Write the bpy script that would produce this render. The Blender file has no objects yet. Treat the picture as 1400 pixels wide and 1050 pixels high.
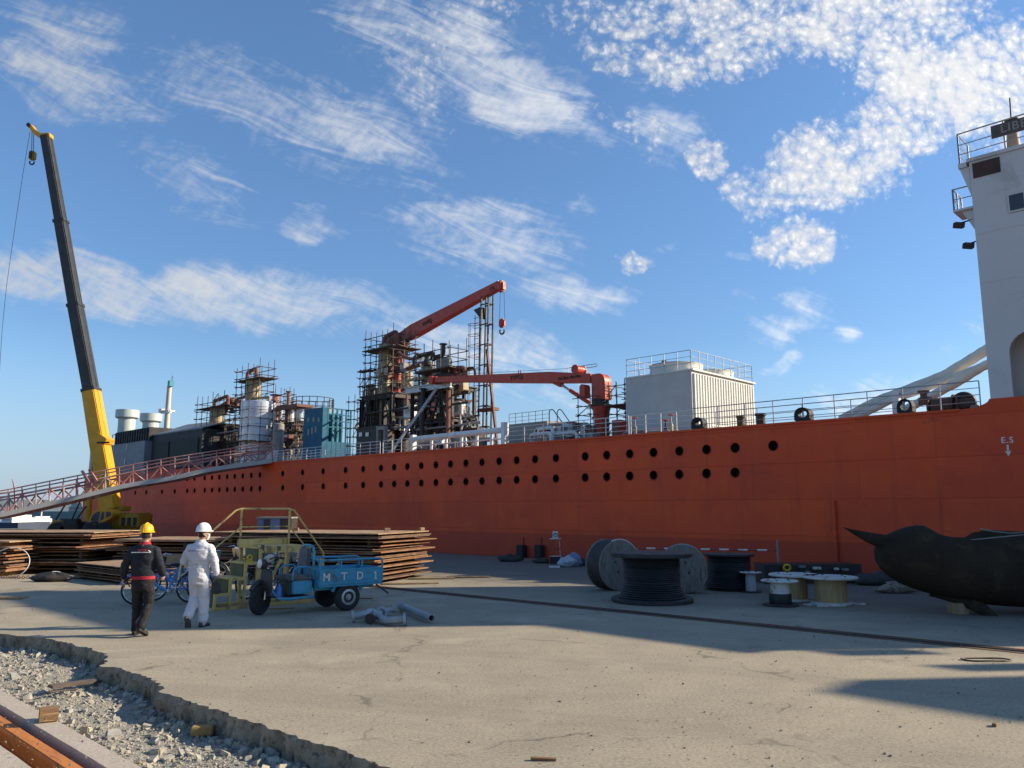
import bpy, bmesh, math, random
import numpy as np
from mathutils import Vector, Matrix, noise as mnoise
random.seed(7)
PI = math.pi
sc = bpy.context.scene
COL = sc.collection
R = math.radians
# ------------------------------------------------------------------ camera
F = 1100.0
HZ = 695.0
PITCH = math.atan((HZ - 525.0) / F)
CH = 1.95
cp, sp = math.cos(PITCH), math.sin(PITCH)
cam = bpy.data.cameras.new('camera'); cam_o = bpy.data.objects.new('camera', cam); COL.objects.link(cam_o)
cam.sensor_width = 36.0; cam.lens = 36.0 * F / 1400.0; cam.clip_end = 9000; cam.clip_start = 0.05
cam_o.location = (0, 0, CH); cam_o.rotation_euler = (PI / 2 + PITCH, 0, 0)
sc.camera = cam_o

def ray(px, py):
    a = px - 700.0; b = 525.0 - py
    return np.array((a, F * cp - b * sp, F * sp + b * cp))
def G(px, py, z=0.0):
    r = ray(px, py); k = (z - CH) / r[2]
    return (r[0] * k, r[1] * k, z)
def A(px, py, Y):
    r = ray(px, py); k = Y / r[1]
    return (r[0] * k, Y, CH + r[2] * k)
# ship frame: s along the hull (towards the right of the photo), t inboard, z up
P0 = np.array(G(1000, 777.6))
HX = np.array((0.7185, -0.6955, 0.0)); HX /= np.linalg.norm(HX)
HY = np.array((-HX[1], HX[0], 0.0))
SHROT = math.atan2(HX[1], HX[0])
ZD = 4.63                       # deck edge height
def L(px, py, t=0.0):
    r = ray(px, py); o = np.array((0, 0, CH)) - P0
    k = (t - o @ HY) / (r @ HY)
    p = o + r * k
    return (p @ HX, t, p[2])
def LG(px, py, z=0.0):          # ground pixel in ship frame
    p = np.array(G(px, py, z)) - P0
    return (p @ HX, p @ HY, z)
def s2w(p):
    return tuple(P0 + HX * p[0] + HY * p[1] + np.array((0, 0, p[2])))
def mpp(px, py, t):             # metres per photo pixel there
    return s2w(L(px, py, t))[1] / F

W, SH = 'W', 'S'
ORG = {}
# ------------------------------------------------------------------ materials
MATS = {}
def nd(nt, typ, **kw):
    n = nt.nodes.new(typ)
    for k, v in kw.items():
        if k == 'inp':
            for kk, vv in v.items(): n.inputs[kk].default_value = vv
        else: setattr(n, k, v)
    return n
def ramp(nt, fac, stops):
    n = nt.nodes.new('ShaderNodeValToRGB'); el = n.color_ramp.elements
    el[0].position, el[1].position = stops[0][0], stops[-1][0]
    for i, (p, c) in enumerate(stops):
        e = el[0] if i == 0 else (el[-1] if i == len(stops) - 1 else el.new(p))
        c = (c, c, c, 1) if isinstance(c, (int, float)) else (*c, 1)
        e.color = c
    nt.links.new(fac, n.inputs[0]); return n.outputs[0]
def mix(nt, fac, a, b, bt='MIX'):
    n = nt.nodes.new('ShaderNodeMix'); n.data_type = 'RGBA'; n.blend_type = bt
    for sock, v in ((n.inputs[0], fac), (n.inputs[6], a), (n.inputs[7], b)):
        if isinstance(v, (int, float)): sock.default_value = v
        elif isinstance(v, tuple): sock.default_value = (*v, 1)
        else: nt.links.new(v, sock)
    return n.outputs[2]
def noise(nt, vec, scale, detail=4, rough=.55, dist=0):
    n = nt.nodes.new('ShaderNodeTexNoise'); n.inputs['Scale'].default_value = scale
    n.inputs['Detail'].default_value = detail; n.inputs['Roughness'].default_value = rough
    n.inputs['Distortion'].default_value = dist
    nt.links.new(vec, n.inputs['Vector']); return n.outputs['Fac']
def mapped(nt, scale=(1, 1, 1), rot=(0, 0, 0), src='Object'):
    tc = nt.nodes.new('ShaderNodeTexCoord'); m = nt.nodes.new('ShaderNodeMapping')
    m.inputs['Scale'].default_value = scale; m.inputs['Rotation'].default_value = rot
    nt.links.new(tc.outputs[src], m.inputs[0]); return m.outputs[0]
def pm(name, c, c2=None, scale=3.0, rough=.6, metal=0.0, bump=.15, stretch=(1, 1, 1), wear=None, wamt=.45, wscale=None, fine=True, spec=.4):
    """painted / weathered surface: two close tones, fine grain, optional worn second colour"""
    if name in MATS: return MATS[name]
    m = bpy.data.materials.new(name); m.use_nodes = True; nt = m.node_tree
    b = nt.nodes['Principled BSDF']; b.inputs['Metallic'].default_value = metal
    b.inputs['Specular IOR Level'].default_value = spec
    if c2 is None: c2 = tuple(x * .72 for x in c)
    v = mapped(nt, stretch)
    n1 = noise(nt, v, scale, 5, .6)
    col = mix(nt, ramp(nt, n1, [(.35, 0.), (.68, 1.)]), c, c2)
    rn = noise(nt, v, scale * 2.3, 3, .6)
    if wear:
        n2 = noise(nt, v, wscale or scale * 1.7, 6, .68, .4)
        col = mix(nt, ramp(nt, n2, [(.62 - wamt * .28, 0.), (.70 - wamt * .2, 1.)]), col, wear)
    if fine:
        n3 = noise(nt, v, scale * 14, 3, .7)
        col = mix(nt, .35, col, mix(nt, 1., col, ramp(nt, n3, [(.3, .55), (.7, 1.25)]), 'MULTIPLY'))
    nt.links.new(col, b.inputs['Base Color'])
    mr = nt.nodes.new('ShaderNodeMapRange'); nt.links.new(rn, mr.inputs[0])
    mr.inputs[1].default_value = .3; mr.inputs[2].default_value = .7
    mr.inputs[3].default_value = max(.05, rough - .12); mr.inputs[4].default_value = min(1, rough + .15)
    nt.links.new(mr.outputs[0], b.inputs['Roughness'])
    if bump:
        bp = nt.nodes.new('ShaderNodeBump'); bp.inputs['Strength'].default_value = bump; bp.inputs['Distance'].default_value = .02
        nb = noise(nt, v, scale * 5, 5, .65)
        nt.links.new(nb, bp.inputs['Height']); nt.links.new(bp.outputs[0], b.inputs['Normal'])
    MATS[name] = m; return m

# ------------------------------------------------------------------ mesh builder
class MB:
    def __init__(self): self.v = []; self.f = []; self.m = []; self.mi = 0
    def add(self, vs, fs):
        o = len(self.v); self.v += [tuple(map(float, p)) for p in vs]
        for q in fs: self.f.append(tuple(i + o for i in q)); self.m.append(self.mi)
        return self
    def box(self, c, size, rz=0.0, rx=0.0, ry=0.0):
        h = [x / 2 for x in size]
        M = Matrix.Translation(c) @ Matrix.Rotation(rz, 4, 'Z') @ Matrix.Rotation(ry, 4, 'Y') @ Matrix.Rotation(rx, 4, 'X')
        vs = [M @ Vector((x * h[0], y * h[1], z * h[2])) for x in (-1, 1) for y in (-1, 1) for z in (-1, 1)]
        return self.add(vs, [(0, 1, 3, 2), (4, 6, 7, 5), (0, 4, 5, 1), (2, 3, 7, 6), (0, 2, 6, 4), (1, 5, 7, 3)])
    def bb(self, a, b):
        return self.box([(x + y) / 2 for x, y in zip(a, b)], [abs(y - x) for x, y in zip(a, b)])
    @staticmethod
    def frame(p0, p1, up=(0, 0, 1)):
        p0, p1 = Vector(p0), Vector(p1); d = (p1 - p0)
        if d.length < 1e-9: d = Vector((0, 0, 1))
        d.normalize(); u = Vector(up)
        if abs(d.dot(u)) > .98: u = Vector((1, 0, 0)) if abs(d.x) < .9 else Vector((0, 1, 0))
        x = d.cross(u).normalized(); y = x.cross(d).normalized()
        return p0, p1, d, x, y
    def beam(self, p0, p1, w, h, w2=None, h2=None):
        p0, p1, d, x, y = self.frame(p0, p1); w2 = w2 or w; h2 = h2 or h; vs = []
        for p, a, b in ((p0, w, h), (p1, w2, h2)):
            for sx, sy in ((-1, -1), (1, -1), (1, 1), (-1, 1)): vs.append(p + x * (sx * a / 2) + y * (sy * b / 2))
        return self.add(vs, [(3, 2, 1, 0), (4, 5, 6, 7), (0, 1, 5, 4), (1, 2, 6, 5), (2, 3, 7, 6), (3, 0, 4, 7)])
    def ibeam(self, p0, p1, w, h, th=.03):
        p0, p1, d, x, y = self.frame(p0, p1)
        for oy in (-h / 2 + th / 2, h / 2 - th / 2): self.beam(p0 + y * oy, p1 + y * oy, w, th)
        return self.beam(p0, p1, th, h - 2 * th)
    def tube(self, p0, p1, r, n=8, r2=None, caps=True):
        p0, p1, d, x, y = self.frame(p0, p1); r2 = r if r2 is None else r2; vs = []
        for p, q in ((p0, r), (p1, r2)):
            for k in range(n):
                a = 2 * PI * k / n; vs.append(p + x * (q * math.cos(a)) + y * (q * math.sin(a)))
        fs = [(k, k + n, (k + 1) % n + n, (k + 1) % n) for k in range(n)]
        if caps: fs += [tuple(range(n)), tuple(range(2 * n - 1, n - 1, -1))]
        return self.add(vs, fs)
    def path(self, pts, r, n=8, closed=False, caps=True):
        pts = [Vector(p) for p in pts]; N = len(pts); vs = []; up = None
        rs = r if isinstance(r, (list, tuple)) else [r] * N
        for i, p in enumerate(pts):
            a = pts[(i - 1) % N] if (i or closed) else p; b = pts[(i + 1) % N] if (i < N - 1 or closed) else p
            d = (b - a)
            if d.length < 1e-9: d = Vector((0, 0, 1))
            d.normalize()
            if up is None:
                up = Vector((0, 0, 1)) if abs(d.z) < .9 else Vector((1, 0, 0))
            x = d.cross(up)
            if x.length < 1e-6: x = d.cross(Vector((.3, .9, .1)))
            x.normalize(); y = x.cross(d).normalized(); up = y
            for k in range(n):
                an = 2 * PI * k / n; vs.append(p + x * (rs[i] * math.cos(an)) + y * (rs[i] * math.sin(an)))
        fs = []
        for i in range(N if closed else N - 1):
            j = (i + 1) % N
            for k in range(n): fs.append((i * n + k, j * n + k, j * n + (k + 1) % n, i * n + (k + 1) % n))
        if caps and not closed: fs += [tuple(range(n)), tuple(range(N * n - 1, (N - 1) * n - 1, -1))]
        return self.add(vs, fs)
    def lathe(self, prof, c=(0, 0, 0), ax=(0, 0, 1), n=24, caps=True):
        c = Vector(c); _, _, d, x, y = self.frame(c, c + Vector(ax)); vs = []
        for r, z in prof:
            for k in range(n):
                a = 2 * PI * k / n; vs.append(c + d * z + x * (r * math.cos(a)) + y * (r * math.sin(a)))
        fs = []
        for i in range(len(prof) - 1):
            for k in range(n): fs.append((i * n + k, (i + 1) * n + k, (i + 1) * n + (k + 1) % n, i * n + (k + 1) % n))
        if caps:
            N = len(prof); fs += [tuple(range(n)), tuple(range(N * n - 1, (N - 1) * n - 1, -1))]
        return self.add(vs, fs)
    def torus(self, c, Rr, r, ax=(0, 0, 1), n=28, m=8, a0=0, a1=2 * PI):
        c = Vector(c); _, _, d, x, y = self.frame(c, c + Vector(ax)); full = abs(a1 - a0 - 2 * PI) < 1e-6
        N = n if full else n + 1
        pts = [c + x * (Rr * math.cos(a0 + (a1 - a0) * i / n)) + y * (Rr * math.sin(a0 + (a1 - a0) * i / n)) for i in range(N)]
        return self.path(pts, r, m, closed=full)
    def prism(self, poly, p0, ax, d):
        """poly of 3-D points extruded by vector d"""
        n = len(poly); d = Vector(d); vs = [Vector(p) for p in poly] + [Vector(p) + d for p in poly]
        return self.add(vs, [tuple(range(n - 1, -1, -1)), tuple(range(n, 2 * n))] + [(k, (k + 1) % n, (k + 1) % n + n, k + n) for k in range(n)])
    def sphere(self, c, r, n=16, m=10, sc=(1, 1, 1)):
        prof = [(max(1e-4, math.sin(PI * i / m)), -math.cos(PI * i / m)) for i in range(m + 1)]
        o = len(self.v); self.lathe(prof, (0, 0, 0), (0, 0, 1), n)
        for i in range(o, len(self.v)):
            p = self.v[i]; self.v[i] = (c[0] + p[0] * r * sc[0], c[1] + p[1] * r * sc[1], c[2] + p[2] * r * sc[2])
        return self
    def loft(self, rings, caps=True):
        n = len(rings[0]); o = len(self.v); vs = [p for r in rings for p in r]; fs = []
        for i in range(len(rings) - 1):
            for k in range(n): fs.append((i * n + k, i * n + (k + 1) % n, (i + 1) * n + (k + 1) % n, (i + 1) * n + k))
        if caps: fs += [tuple(range(n - 1, -1, -1)), tuple(range((len(rings) - 1) * n, len(rings) * n))]
        return self.add(vs, fs)
    def xf(self, M):
        self.v = [tuple(M @ Vector(p)) for p in self.v]; return self
    def mesh(self, name, mats, org=(0, 0, 0), bevel=0, fixn=False, sharp=.6):
        me = bpy.data.meshes.new(name)
        vs = [(p[0] - org[0], p[1] - org[1], p[2] - org[2]) for p in self.v]
        me.from_pydata(vs, [], self.f)
        for mm in (mats if isinstance(mats, (list, tuple)) else [mats]): me.materials.append(mm)
        if max(self.m, default=0): me.polygons.foreach_set('material_index', self.m)
        bm = bmesh.new(); bm.from_mesh(me)
        bmesh.ops.recalc_face_normals(bm, faces=bm.faces)
        if bevel:
            bmesh.ops.bevel(bm, geom=[e for e in bm.edges if len(e.link_faces) == 2 and e.calc_face_angle(0) > .6], offset=bevel, segments=2, affect='EDGES', clamp_overlap=True)
        bm.to_mesh(me); bm.free()
        me.polygons.foreach_set('use_smooth', [True] * len(me.polygons))
        me.set_sharp_from_angle(angle=sharp); me.update()
        return me
    def build(self, name, mats, parent, bevel=0, label=None, **kw):
        o = bpy.data.objects.new(name, self.mesh(name, mats, ORG.get(parent.name, (0, 0, 0)), bevel, **kw))
        COL.objects.link(o); o.parent = parent; ORG[o.name] = ORG.get(parent.name, (0, 0, 0))
        if label: o['label'] = label
        return o
def place(o, org, frame, rz=0.0):
    if frame == SH: o.location = s2w(org); o.rotation_euler = (0, 0, SHROT + rz)
    else: o.location = org; o.rotation_euler = (0, 0, rz)
    ORG[o.name] = tuple(org)
def tag(o, label, cat, group=None, kind=None):
    if label: o['label'] = label
    if cat: o['category'] = cat
    if group: o['group'] = group
    if kind: o['kind'] = kind
    return o
def thing(name, label, cat, org=(0, 0, 0), frame=W, group=None, local=False, rz=0.0):
    """an Empty at the thing's base; with local=True its parts are built round (0,0,0) and the Empty carries place and turn"""
    o = bpy.data.objects.new(name, None); COL.objects.link(o); o.empty_display_size = .2
    place(o, org, frame, rz)
    if local: ORG[o.name] = (0, 0, 0)
    return tag(o, label, cat, group)
def solo(mb, name, label, cat, mats, org=(0, 0, 0), frame=W, group=None, kind=None, bevel=0, local=False, rz=0.0, **kw):
    o = bpy.data.objects.new(name, mb.mesh(name, mats, (0, 0, 0) if local else org, bevel, **kw)); COL.objects.link(o)
    place(o, org, frame, rz)
    return tag(o, label, cat, group, kind)
def dup(root, loc, rz, label, group=None):
    r = root.copy(); COL.objects.link(r); r.location = loc; r.rotation_euler = (0, 0, rz)
    if label: r['label'] = label
    if group: r['group'] = group
    for ch in list(root.children):
        c = ch.copy(); COL.objects.link(c); c.parent = r
        for g in list(ch.children):
            d = g.copy(); COL.objects.link(d); d.parent = c
    return r
def text_mesh(txt, size, depth=.006, bold=False, spacing=1.0):
    cu = bpy.data.curves.new('lettering', 'FONT'); cu.body = txt; cu.size = size; cu.extrude = depth / 2
    cu.align_x = 'CENTER'; cu.align_y = 'CENTER'; cu.space_character = spacing; cu.resolution_u = 3
    if bold: cu.offset = size * .018
    o = bpy.data.objects.new('lettering', cu); COL.objects.link(o)
    dg = bpy.context.evaluated_depsgraph_get(); me = bpy.data.meshes.new_from_object(o.evaluated_get(dg))
    bpy.data.objects.remove(o); bpy.data.curves.remove(cu)
    return me
def text_part(txt, size, mat, parent, M, name='lettering', depth=.006, bold=False, spacing=1.0):
    """M maps text plane (x right, y up, z out) into the parent's build coordinates"""
    me = text_mesh(txt, size, depth, bold, spacing); org = ORG.get(parent.name, (0, 0, 0))
    me.transform(Matrix.Translation([-x for x in org]) @ M); me.materials.clear(); me.materials.append(mat)
    o = bpy.data.objects.new(name, me); COL.objects.link(o); o.parent = parent; ORG[o.name] = org
    return o
def face_M(p, right, up):
    r = Vector(right).normalized(); u = Vector(up).normalized(); n = r.cross(u)
    return Matrix(((r.x, u.x, n.x, p[0]), (r.y, u.y, n.y, p[1]), (r.z, u.z, n.z, p[2]), (0, 0, 0, 1)))
def remeshed(mb, voxel, smooth=2, disp=None):
    """join overlapping closed shapes into one continuous skin"""
    me = mb.mesh('tmp', []); o = bpy.data.objects.new('tmp', me); COL.objects.link(o)
    md = o.modifiers.new('r', 'REMESH'); md.mode = 'VOXEL'; md.voxel_size = voxel
    if smooth:
        s = o.modifiers.new('s', 'SMOOTH'); s.iterations = smooth; s.factor = .5
    dg = bpy.context.evaluated_depsgraph_get(); r = bpy.data.meshes.new_from_object(o.evaluated_get(dg))
    bpy.data.objects.remove(o); bpy.data.meshes.remove(me)
    if disp:
        sc_, am = disp; r.update(); ns = [v.normal.copy() for v in r.vertices]
        for v, n in zip(r.vertices, ns):
            q = Vector((v.co.x * sc_, v.co.y * sc_, v.co.z * sc_ * 1.6)); v.co += n * (am * mnoise.noise(q) + am * .5 * mnoise.noise(q * 2.3))
    r.polygons.foreach_set('use_smooth', [True] * len(r.polygons)); r.update()
    return r
def mesh_part(me, name, mats, parent):
    me.materials.clear()
    for mm in (mats if isinstance(mats, (list, tuple)) else [mats]): me.materials.append(mm)
    o = bpy.data.objects.new(name, me); COL.objects.link(o); o.parent = parent; ORG[o.name] = ORG.get(parent.name, (0, 0, 0))
    return o
# ------------------------------------------------------------------ common paints
m_steel = pm('galvanised_steel', (.46, .46, .45), (.34, .34, .33), 6, .45, .6, .08)
m_tube = pm('scaffold_tube', (.085, .08, .078), (.05, .042, .035), 9, .5, .4, .1, wear=(.09, .04, .02))
m_plank = pm('scaffold_plank', (.13, .10, .075), (.07, .055, .045), 5, .85)
m_dark = pm('dark_steel', (.030, .029, .029), (.044, .036, .031), 4, .6, .1, wear=(.07, .036, .022), wamt=.32)
m_black = pm('black_rubber', (.018, .018, .019), (.03, .03, .03), 8, .75)
m_rust = pm('rusty_steel', (.20, .085, .04), (.11, .05, .03), 4, .9, .1, .3)
m_pipe_rust = pm('primer_pipe', (.22, .09, .06), (.14, .06, .045), 5, .7)
m_white = pm('white_paint', (.74, .73, .70), (.62, .61, .58), 3, .5, 0, .05, wear=(.40, .34, .28), wamt=.12)
m_grey = pm('grey_paint', (.36, .37, .37), (.29, .30, .30), 2, .55, 0, .06)
m_redcrane = pm('red_crane_paint', (.50, .055, .022), (.38, .045, .02), 2.5, .45, 0, .06, wear=(.22, .06, .04), wamt=.2)
m_yellow = pm('yellow_crane_paint', (.72, .36, .02), (.60, .29, .015), 2, .4, 0, .04)
m_tan = pm('tan_vessel_paint', (.42, .35, .22), (.34, .28, .18), 2, .55, 0, .06, wear=(.25, .16, .09), wamt=.25)
m_wood = pm('bare_timber', (.36, .25, .14), (.24, .16, .085), 4, .85, 0, .25, stretch=(1, 1, .2))
# ------------------------------------------------------------------ sun and sky
SUN_EL, SUN_AZ = R(25.0), math.atan2(1.0, 0.10)      # azimuth measured from +Y towards +X
sd = Vector((math.sin(SUN_AZ) * math.cos(SUN_EL), math.cos(SUN_AZ) * math.cos(SUN_EL), math.sin(SUN_EL)))
sun = bpy.data.lights.new('sun', 'SUN'); sun.energy = 5.0; sun.angle = R(.55); sun.color = (1.0, .85, .63)
sun_o = bpy.data.objects.new('sun', sun); COL.objects.link(sun_o)
sun_o.rotation_euler = (-sd).to_track_quat('-Z', 'Y').to_euler(); sun_o.location = (30, -5, 40)
wd = bpy.data.worlds.new('World'); sc.world = wd; wd.use_nodes = True; nt = wd.node_tree; nt.nodes.clear()
out = nt.nodes.new('ShaderNodeOutputWorld'); bg = nt.nodes.new('ShaderNodeBackground'); bg.inputs[1].default_value = .10
sky = nt.nodes.new('ShaderNodeTexSky'); sky.sky_type = 'NISHITA'; sky.sun_disc = False
sky.sun_elevation = SUN_EL; sky.sun_rotation = SUN_AZ; sky.air_density = 1.0; sky.dust_density = .25; sky.ozone_density = 3.2
tc = nt.nodes.new('ShaderNodeTexCoord'); sx = nt.nodes.new('ShaderNodeSeparateXYZ'); nt.links.new(tc.outputs['Generated'], sx.inputs[0])
def mth(op, a, b=None, c=None, clamp=False):
    n = nt.nodes.new('ShaderNodeMath'); n.operation = op; n.use_clamp = clamp
    for i, x in enumerate((a, b, c)):
        if x is None: continue
        if isinstance(x, (int, float)): n.inputs[i].default_value = x
        else: nt.links.new(x, n.inputs[i])
    return n.outputs[0]
yy = mth('MAXIMUM', sx.outputs[1], .08)
uu = mth('DIVIDE', sx.outputs[0], yy); vv = mth('DIVIDE', sx.outputs[2], yy)
cb = nt.nodes.new('ShaderNodeCombineXYZ'); nt.links.new(uu, cb.inputs[0]); nt.links.new(vv, cb.inputs[1])
UVv = cb.outputs[0]
def wnoise(vec, scale, detail, rough=.6, stretch=None, rot=0, dist=0, color=False):
    if stretch:
        mp = nt.nodes.new('ShaderNodeMapping'); mp.vector_type = 'TEXTURE'
        mp.inputs['Rotation'].default_value = (0, 0, rot); mp.inputs['Scale'].default_value = stretch
        nt.links.new(vec, mp.inputs[0]); vec = mp.outputs[0]
    n = nt.nodes.new('ShaderNodeTexNoise'); n.noise_dimensions = '2D'; n.inputs['Scale'].default_value = scale; n.inputs['Detail'].default_value = detail
    n.inputs['Roughness'].default_value = rough; n.inputs['Distortion'].default_value = dist
    nt.links.new(vec, n.inputs['Vector']); return n.outputs['Color' if color else 'Fac']
def UVp(px, py):
    r = ray(px, py); return r[0] / r[1], r[2] / r[1]
wz = wnoise(UVv, 5.0, 3, .6, color=True)
vs_ = nt.nodes.new('ShaderNodeVectorMath'); vs_.operation = 'MULTIPLY_ADD'
nt.links.new(wz, vs_.inputs[0]); vs_.inputs[1].default_value = (.11, .11, 0); vs_.inputs[2].default_value = (-.055, -.055, 0)
va = nt.nodes.new('ShaderNodeVectorMath'); va.operation = 'ADD'; nt.links.new(UVv, va.inputs[0]); nt.links.new(vs_.outputs[0], va.inputs[1])
UVw = va.outputs[0]
vf_ = nt.nodes.new('ShaderNodeVectorMath'); vf_.operation = 'MULTIPLY_ADD'; nt.links.new(wz, vf_.inputs[0]); vf_.inputs[1].default_value = (.022, .022, 0); nt.links.new(UVv, vf_.inputs[2]); UVf = vf_.outputs[0]
def blobs(lst, k=1.9):
    acc = None
    for x0, y0, x1, y1, wpx, st in lst:
        (u0, v0), (u1, v1) = UVp(x0, y0), UVp(x1, y1)
        mp = nt.nodes.new('ShaderNodeMapping'); mp.vector_type = 'TEXTURE'
        mp.inputs['Location'].default_value = ((u0 + u1) / 2, (v0 + v1) / 2, 0)
        mp.inputs['Rotation'].default_value = (0, 0, math.atan2(v1 - v0, u1 - u0))
        mp.inputs['Scale'].default_value = (math.hypot(u1 - u0, v1 - v0) / 2 + .8 * wpx / F, wpx * 1.55 / F, 1)
        nt.links.new(UVw, mp.inputs[0])
        ln = nt.nodes.new('ShaderNodeVectorMath'); ln.operation = 'LENGTH'; nt.links.new(mp.outputs[0], ln.inputs[0])
        d = mth('MULTIPLY', mth('MULTIPLY', mth('SUBTRACT', 1.0, ln.outputs['Value'], clamp=True), k, clamp=True), st)
        acc = d if acc is None else mth('MAXIMUM', acc, d)
    return acc
# high streaky cloud: (x0, y0, x1, y1 of the axis, half width, strength) as bearings read off the photograph
cir = blobs([(-160, 352, 330, 425, 44, 1.35), (60, 385, 640, 452, 44, 1.35), (380, 438, 900, 505, 32, 1.2), (160, 70, 420, 190, 62, .9), (330, 130, 620, 225, 62, .9),
             (-60, 10, 230, 60, 40, 1.0), (-60, 70, 240, 130, 44, 1.05), (-40, 120, 330, 170, 34, .9), (160, 190, 360, 290, 44, .95), (370, 285, 490, 318, 30, 1.1),
             (480, 290, 780, 345, 62, .85), (590, 330, 680, 362, 28, .6), (690, 402, 880, 408, 24, 1.05), (820, 160, 960, 205, 42, .95), (760, 190, 830, 210, 22, .7),
             (980, 420, 1050, 430, 24, .95), (1010, 470, 1150, 420, 42, 1.15), (1130, 484, 1200, 474, 12, 1.2), (1030, 516, 1110, 508, 14, 1.1), (560, 480, 900, 520, 46, .7),
             (880, 330, 950, 328, 14, .6), (760, 280, 800, 270, 22, .5), (640, 40, 790, 210, 60, 1.15), (420, 10, 700, 110, 70, 1.0), (520, 80, 620, 170, 44, .9), (600, -20, 720, 170, 46, 1.1), (1000, 345, 1060, 348, 16, .8), (1290, 500, 1420, 420, 30, .6),
             (1040, 560, 1340, 548, 22, .8), (700, 540, 900, 560, 30, .6), (840, 60, 880, 130, 30, .6)], 1.5)
cirS = mth('MINIMUM', cir, 1.25)
cn1 = wnoise(UVw, 8.0, 5, .6, (2.6, 1, 1), R(-14)); cn2 = wnoise(UVf, 34.0, 5, .68, (5.5, 1, 1), R(-20), .9); cn3 = wnoise(UVf, 75.0, 3, .6, (1.6, 1, 1), R(50))
cir_n = mth('ADD', mth('MULTIPLY', cn1, .46), mth('ADD', mth('MULTIPLY', cn2, .56), mth('MULTIPLY', cn3, .22)))
mr1 = nt.nodes.new('ShaderNodeMapRange'); mr1.interpolation_type = 'SMOOTHSTEP'; nt.links.new(mth('MULTIPLY_ADD', cirS, .30, mth('SUBTRACT', cir_n, .47)), mr1.inputs[0])
mr1.inputs[1].default_value = .26; mr1.inputs[2].default_value = .74; mr1.inputs[4].default_value = .82
cirA = mth('MULTIPLY', mr1.outputs[0], mth('MINIMUM', mth('MULTIPLY', cir, 2.2), 1.0))
# puffy cloud
cum = blobs([(870, 15, 1130, 50, 44, .95), (1040, 40, 1380, 30, 64, 1.05), (1170, 100, 1460, 140, 74, 1.15), (1330, 90, 1560, 180, 84, 1.15), (1040, 262, 1190, 205, 46, 1.1), (1100, 220, 1300, 150, 46, 1.05),
             (1130, 180, 1240, 215, 40, .9), (1010, 250, 1060, 250, 26, .7), (860, 85, 960, 95, 34, .95), (930, 85, 1070, 72, 28, .9), (770, 0, 900, 30, 36, .8), (790, 50, 850, 100, 26, .75),
             (520, 60, 620, 160, 40, .48), (560, 10, 690, 90, 44, .50), (815, 150, 900, 200, 30, .7), (950, 205, 1000, 225, 22, 1.0),
             (838, 345, 875, 362, 22, 1.0), (1055, 325, 1150, 345, 36, 1.05), (1085, 300, 1110, 312, 18, .8), (620, -20, 700, 20, 40, .42), (700, -60, 1400, -80, 120, .9), (1170, 130, 1230, 240, 40, .8)])
vo = nt.nodes.new('ShaderNodeTexVoronoi'); vo.voronoi_dimensions = '2D'; vo.feature = 'SMOOTH_F1'; vo.inputs['Scale'].default_value = 64; vo.inputs['Smoothness'].default_value = .35; vo.inputs['Detail'].default_value = 2.0; vo.inputs['Roughness'].default_value = .5; vo.inputs['Lacunarity'].default_value = 2.2
vw = nt.nodes.new('ShaderNodeVectorMath'); vw.operation = 'MULTIPLY_ADD'; nt.links.new(wnoise(UVv, 70, 3, .6, color=True), vw.inputs[0]); vw.inputs[1].default_value = (.010, .010, 0); nt.links.new(UVf, vw.inputs[2])
nt.links.new(vw.outputs[0], vo.inputs['Vector'])
puff = mth('SUBTRACT', 1.0, vo.outputs['Distance'])
cum_n = mth('ADD', mth('MULTIPLY', wnoise(UVw, 12, 5, .6), .62), mth('ADD', mth('MULTIPLY', wnoise(UVf, 60, 4, .6), .14), mth('MULTIPLY', puff, .31)))
cum_d = mth('MULTIPLY_ADD', cum, .95, mth('MULTIPLY_ADD', cum_n, 2.35, -1.34))
mr2 = nt.nodes.new('ShaderNodeMapRange'); mr2.interpolation_type = 'SMOOTHSTEP'; nt.links.new(cum_d, mr2.inputs[0])
mr2.inputs[1].default_value = .02; mr2.inputs[2].default_value = 1.15; mr2.inputs[4].default_value = .96
cumA = mth('MULTIPLY', mr2.outputs[0], mth('MINIMUM', mth('MULTIPLY', cum, 4.0), 1.0))
# cloud light: bright towards the sun side, greyer where thick
shade = nt.nodes.new('ShaderNodeMapRange'); nt.links.new(mth('ADD', mth('MULTIPLY', puff, .6), mth('MULTIPLY', wnoise(UVf, 34, 4, .6), .55)), shade.inputs[0])
shade.inputs[1].default_value = .55; shade.inputs[2].default_value = .84; shade.inputs[3].default_value = .78; shade.inputs[4].default_value = 1.0
rt = nt.nodes.new('ShaderNodeMapRange'); nt.links.new(uu, rt.inputs[0]); rt.inputs[1].default_value = -.6; rt.inputs[2].default_value = .6; rt.inputs[3].default_value = 4.3; rt.inputs[4].default_value = 7.2
cl = nt.nodes.new('ShaderNodeVectorMath'); cl.operation = 'SCALE'; cl.inputs[0].default_value = (.985, .99, 1.0); nt.links.new(mth('MULTIPLY', shade.outputs[0], rt.outputs[0]), cl.inputs['Scale'])
cl2 = nt.nodes.new('ShaderNodeVectorMath'); cl2.operation = 'SCALE'; cl2.inputs[0].default_value = (.98, .99, 1.0); nt.links.new(mth('MULTIPLY', rt.outputs[0], .95), cl2.inputs['Scale'])
hs = nt.nodes.new('ShaderNodeHueSaturation'); hs.inputs['Saturation'].default_value = 1.08; hs.inputs['Hue'].default_value = .500; hs.inputs['Value'].default_value = 1.16; nt.links.new(sky.outputs[0], hs.inputs['Color'])
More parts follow.
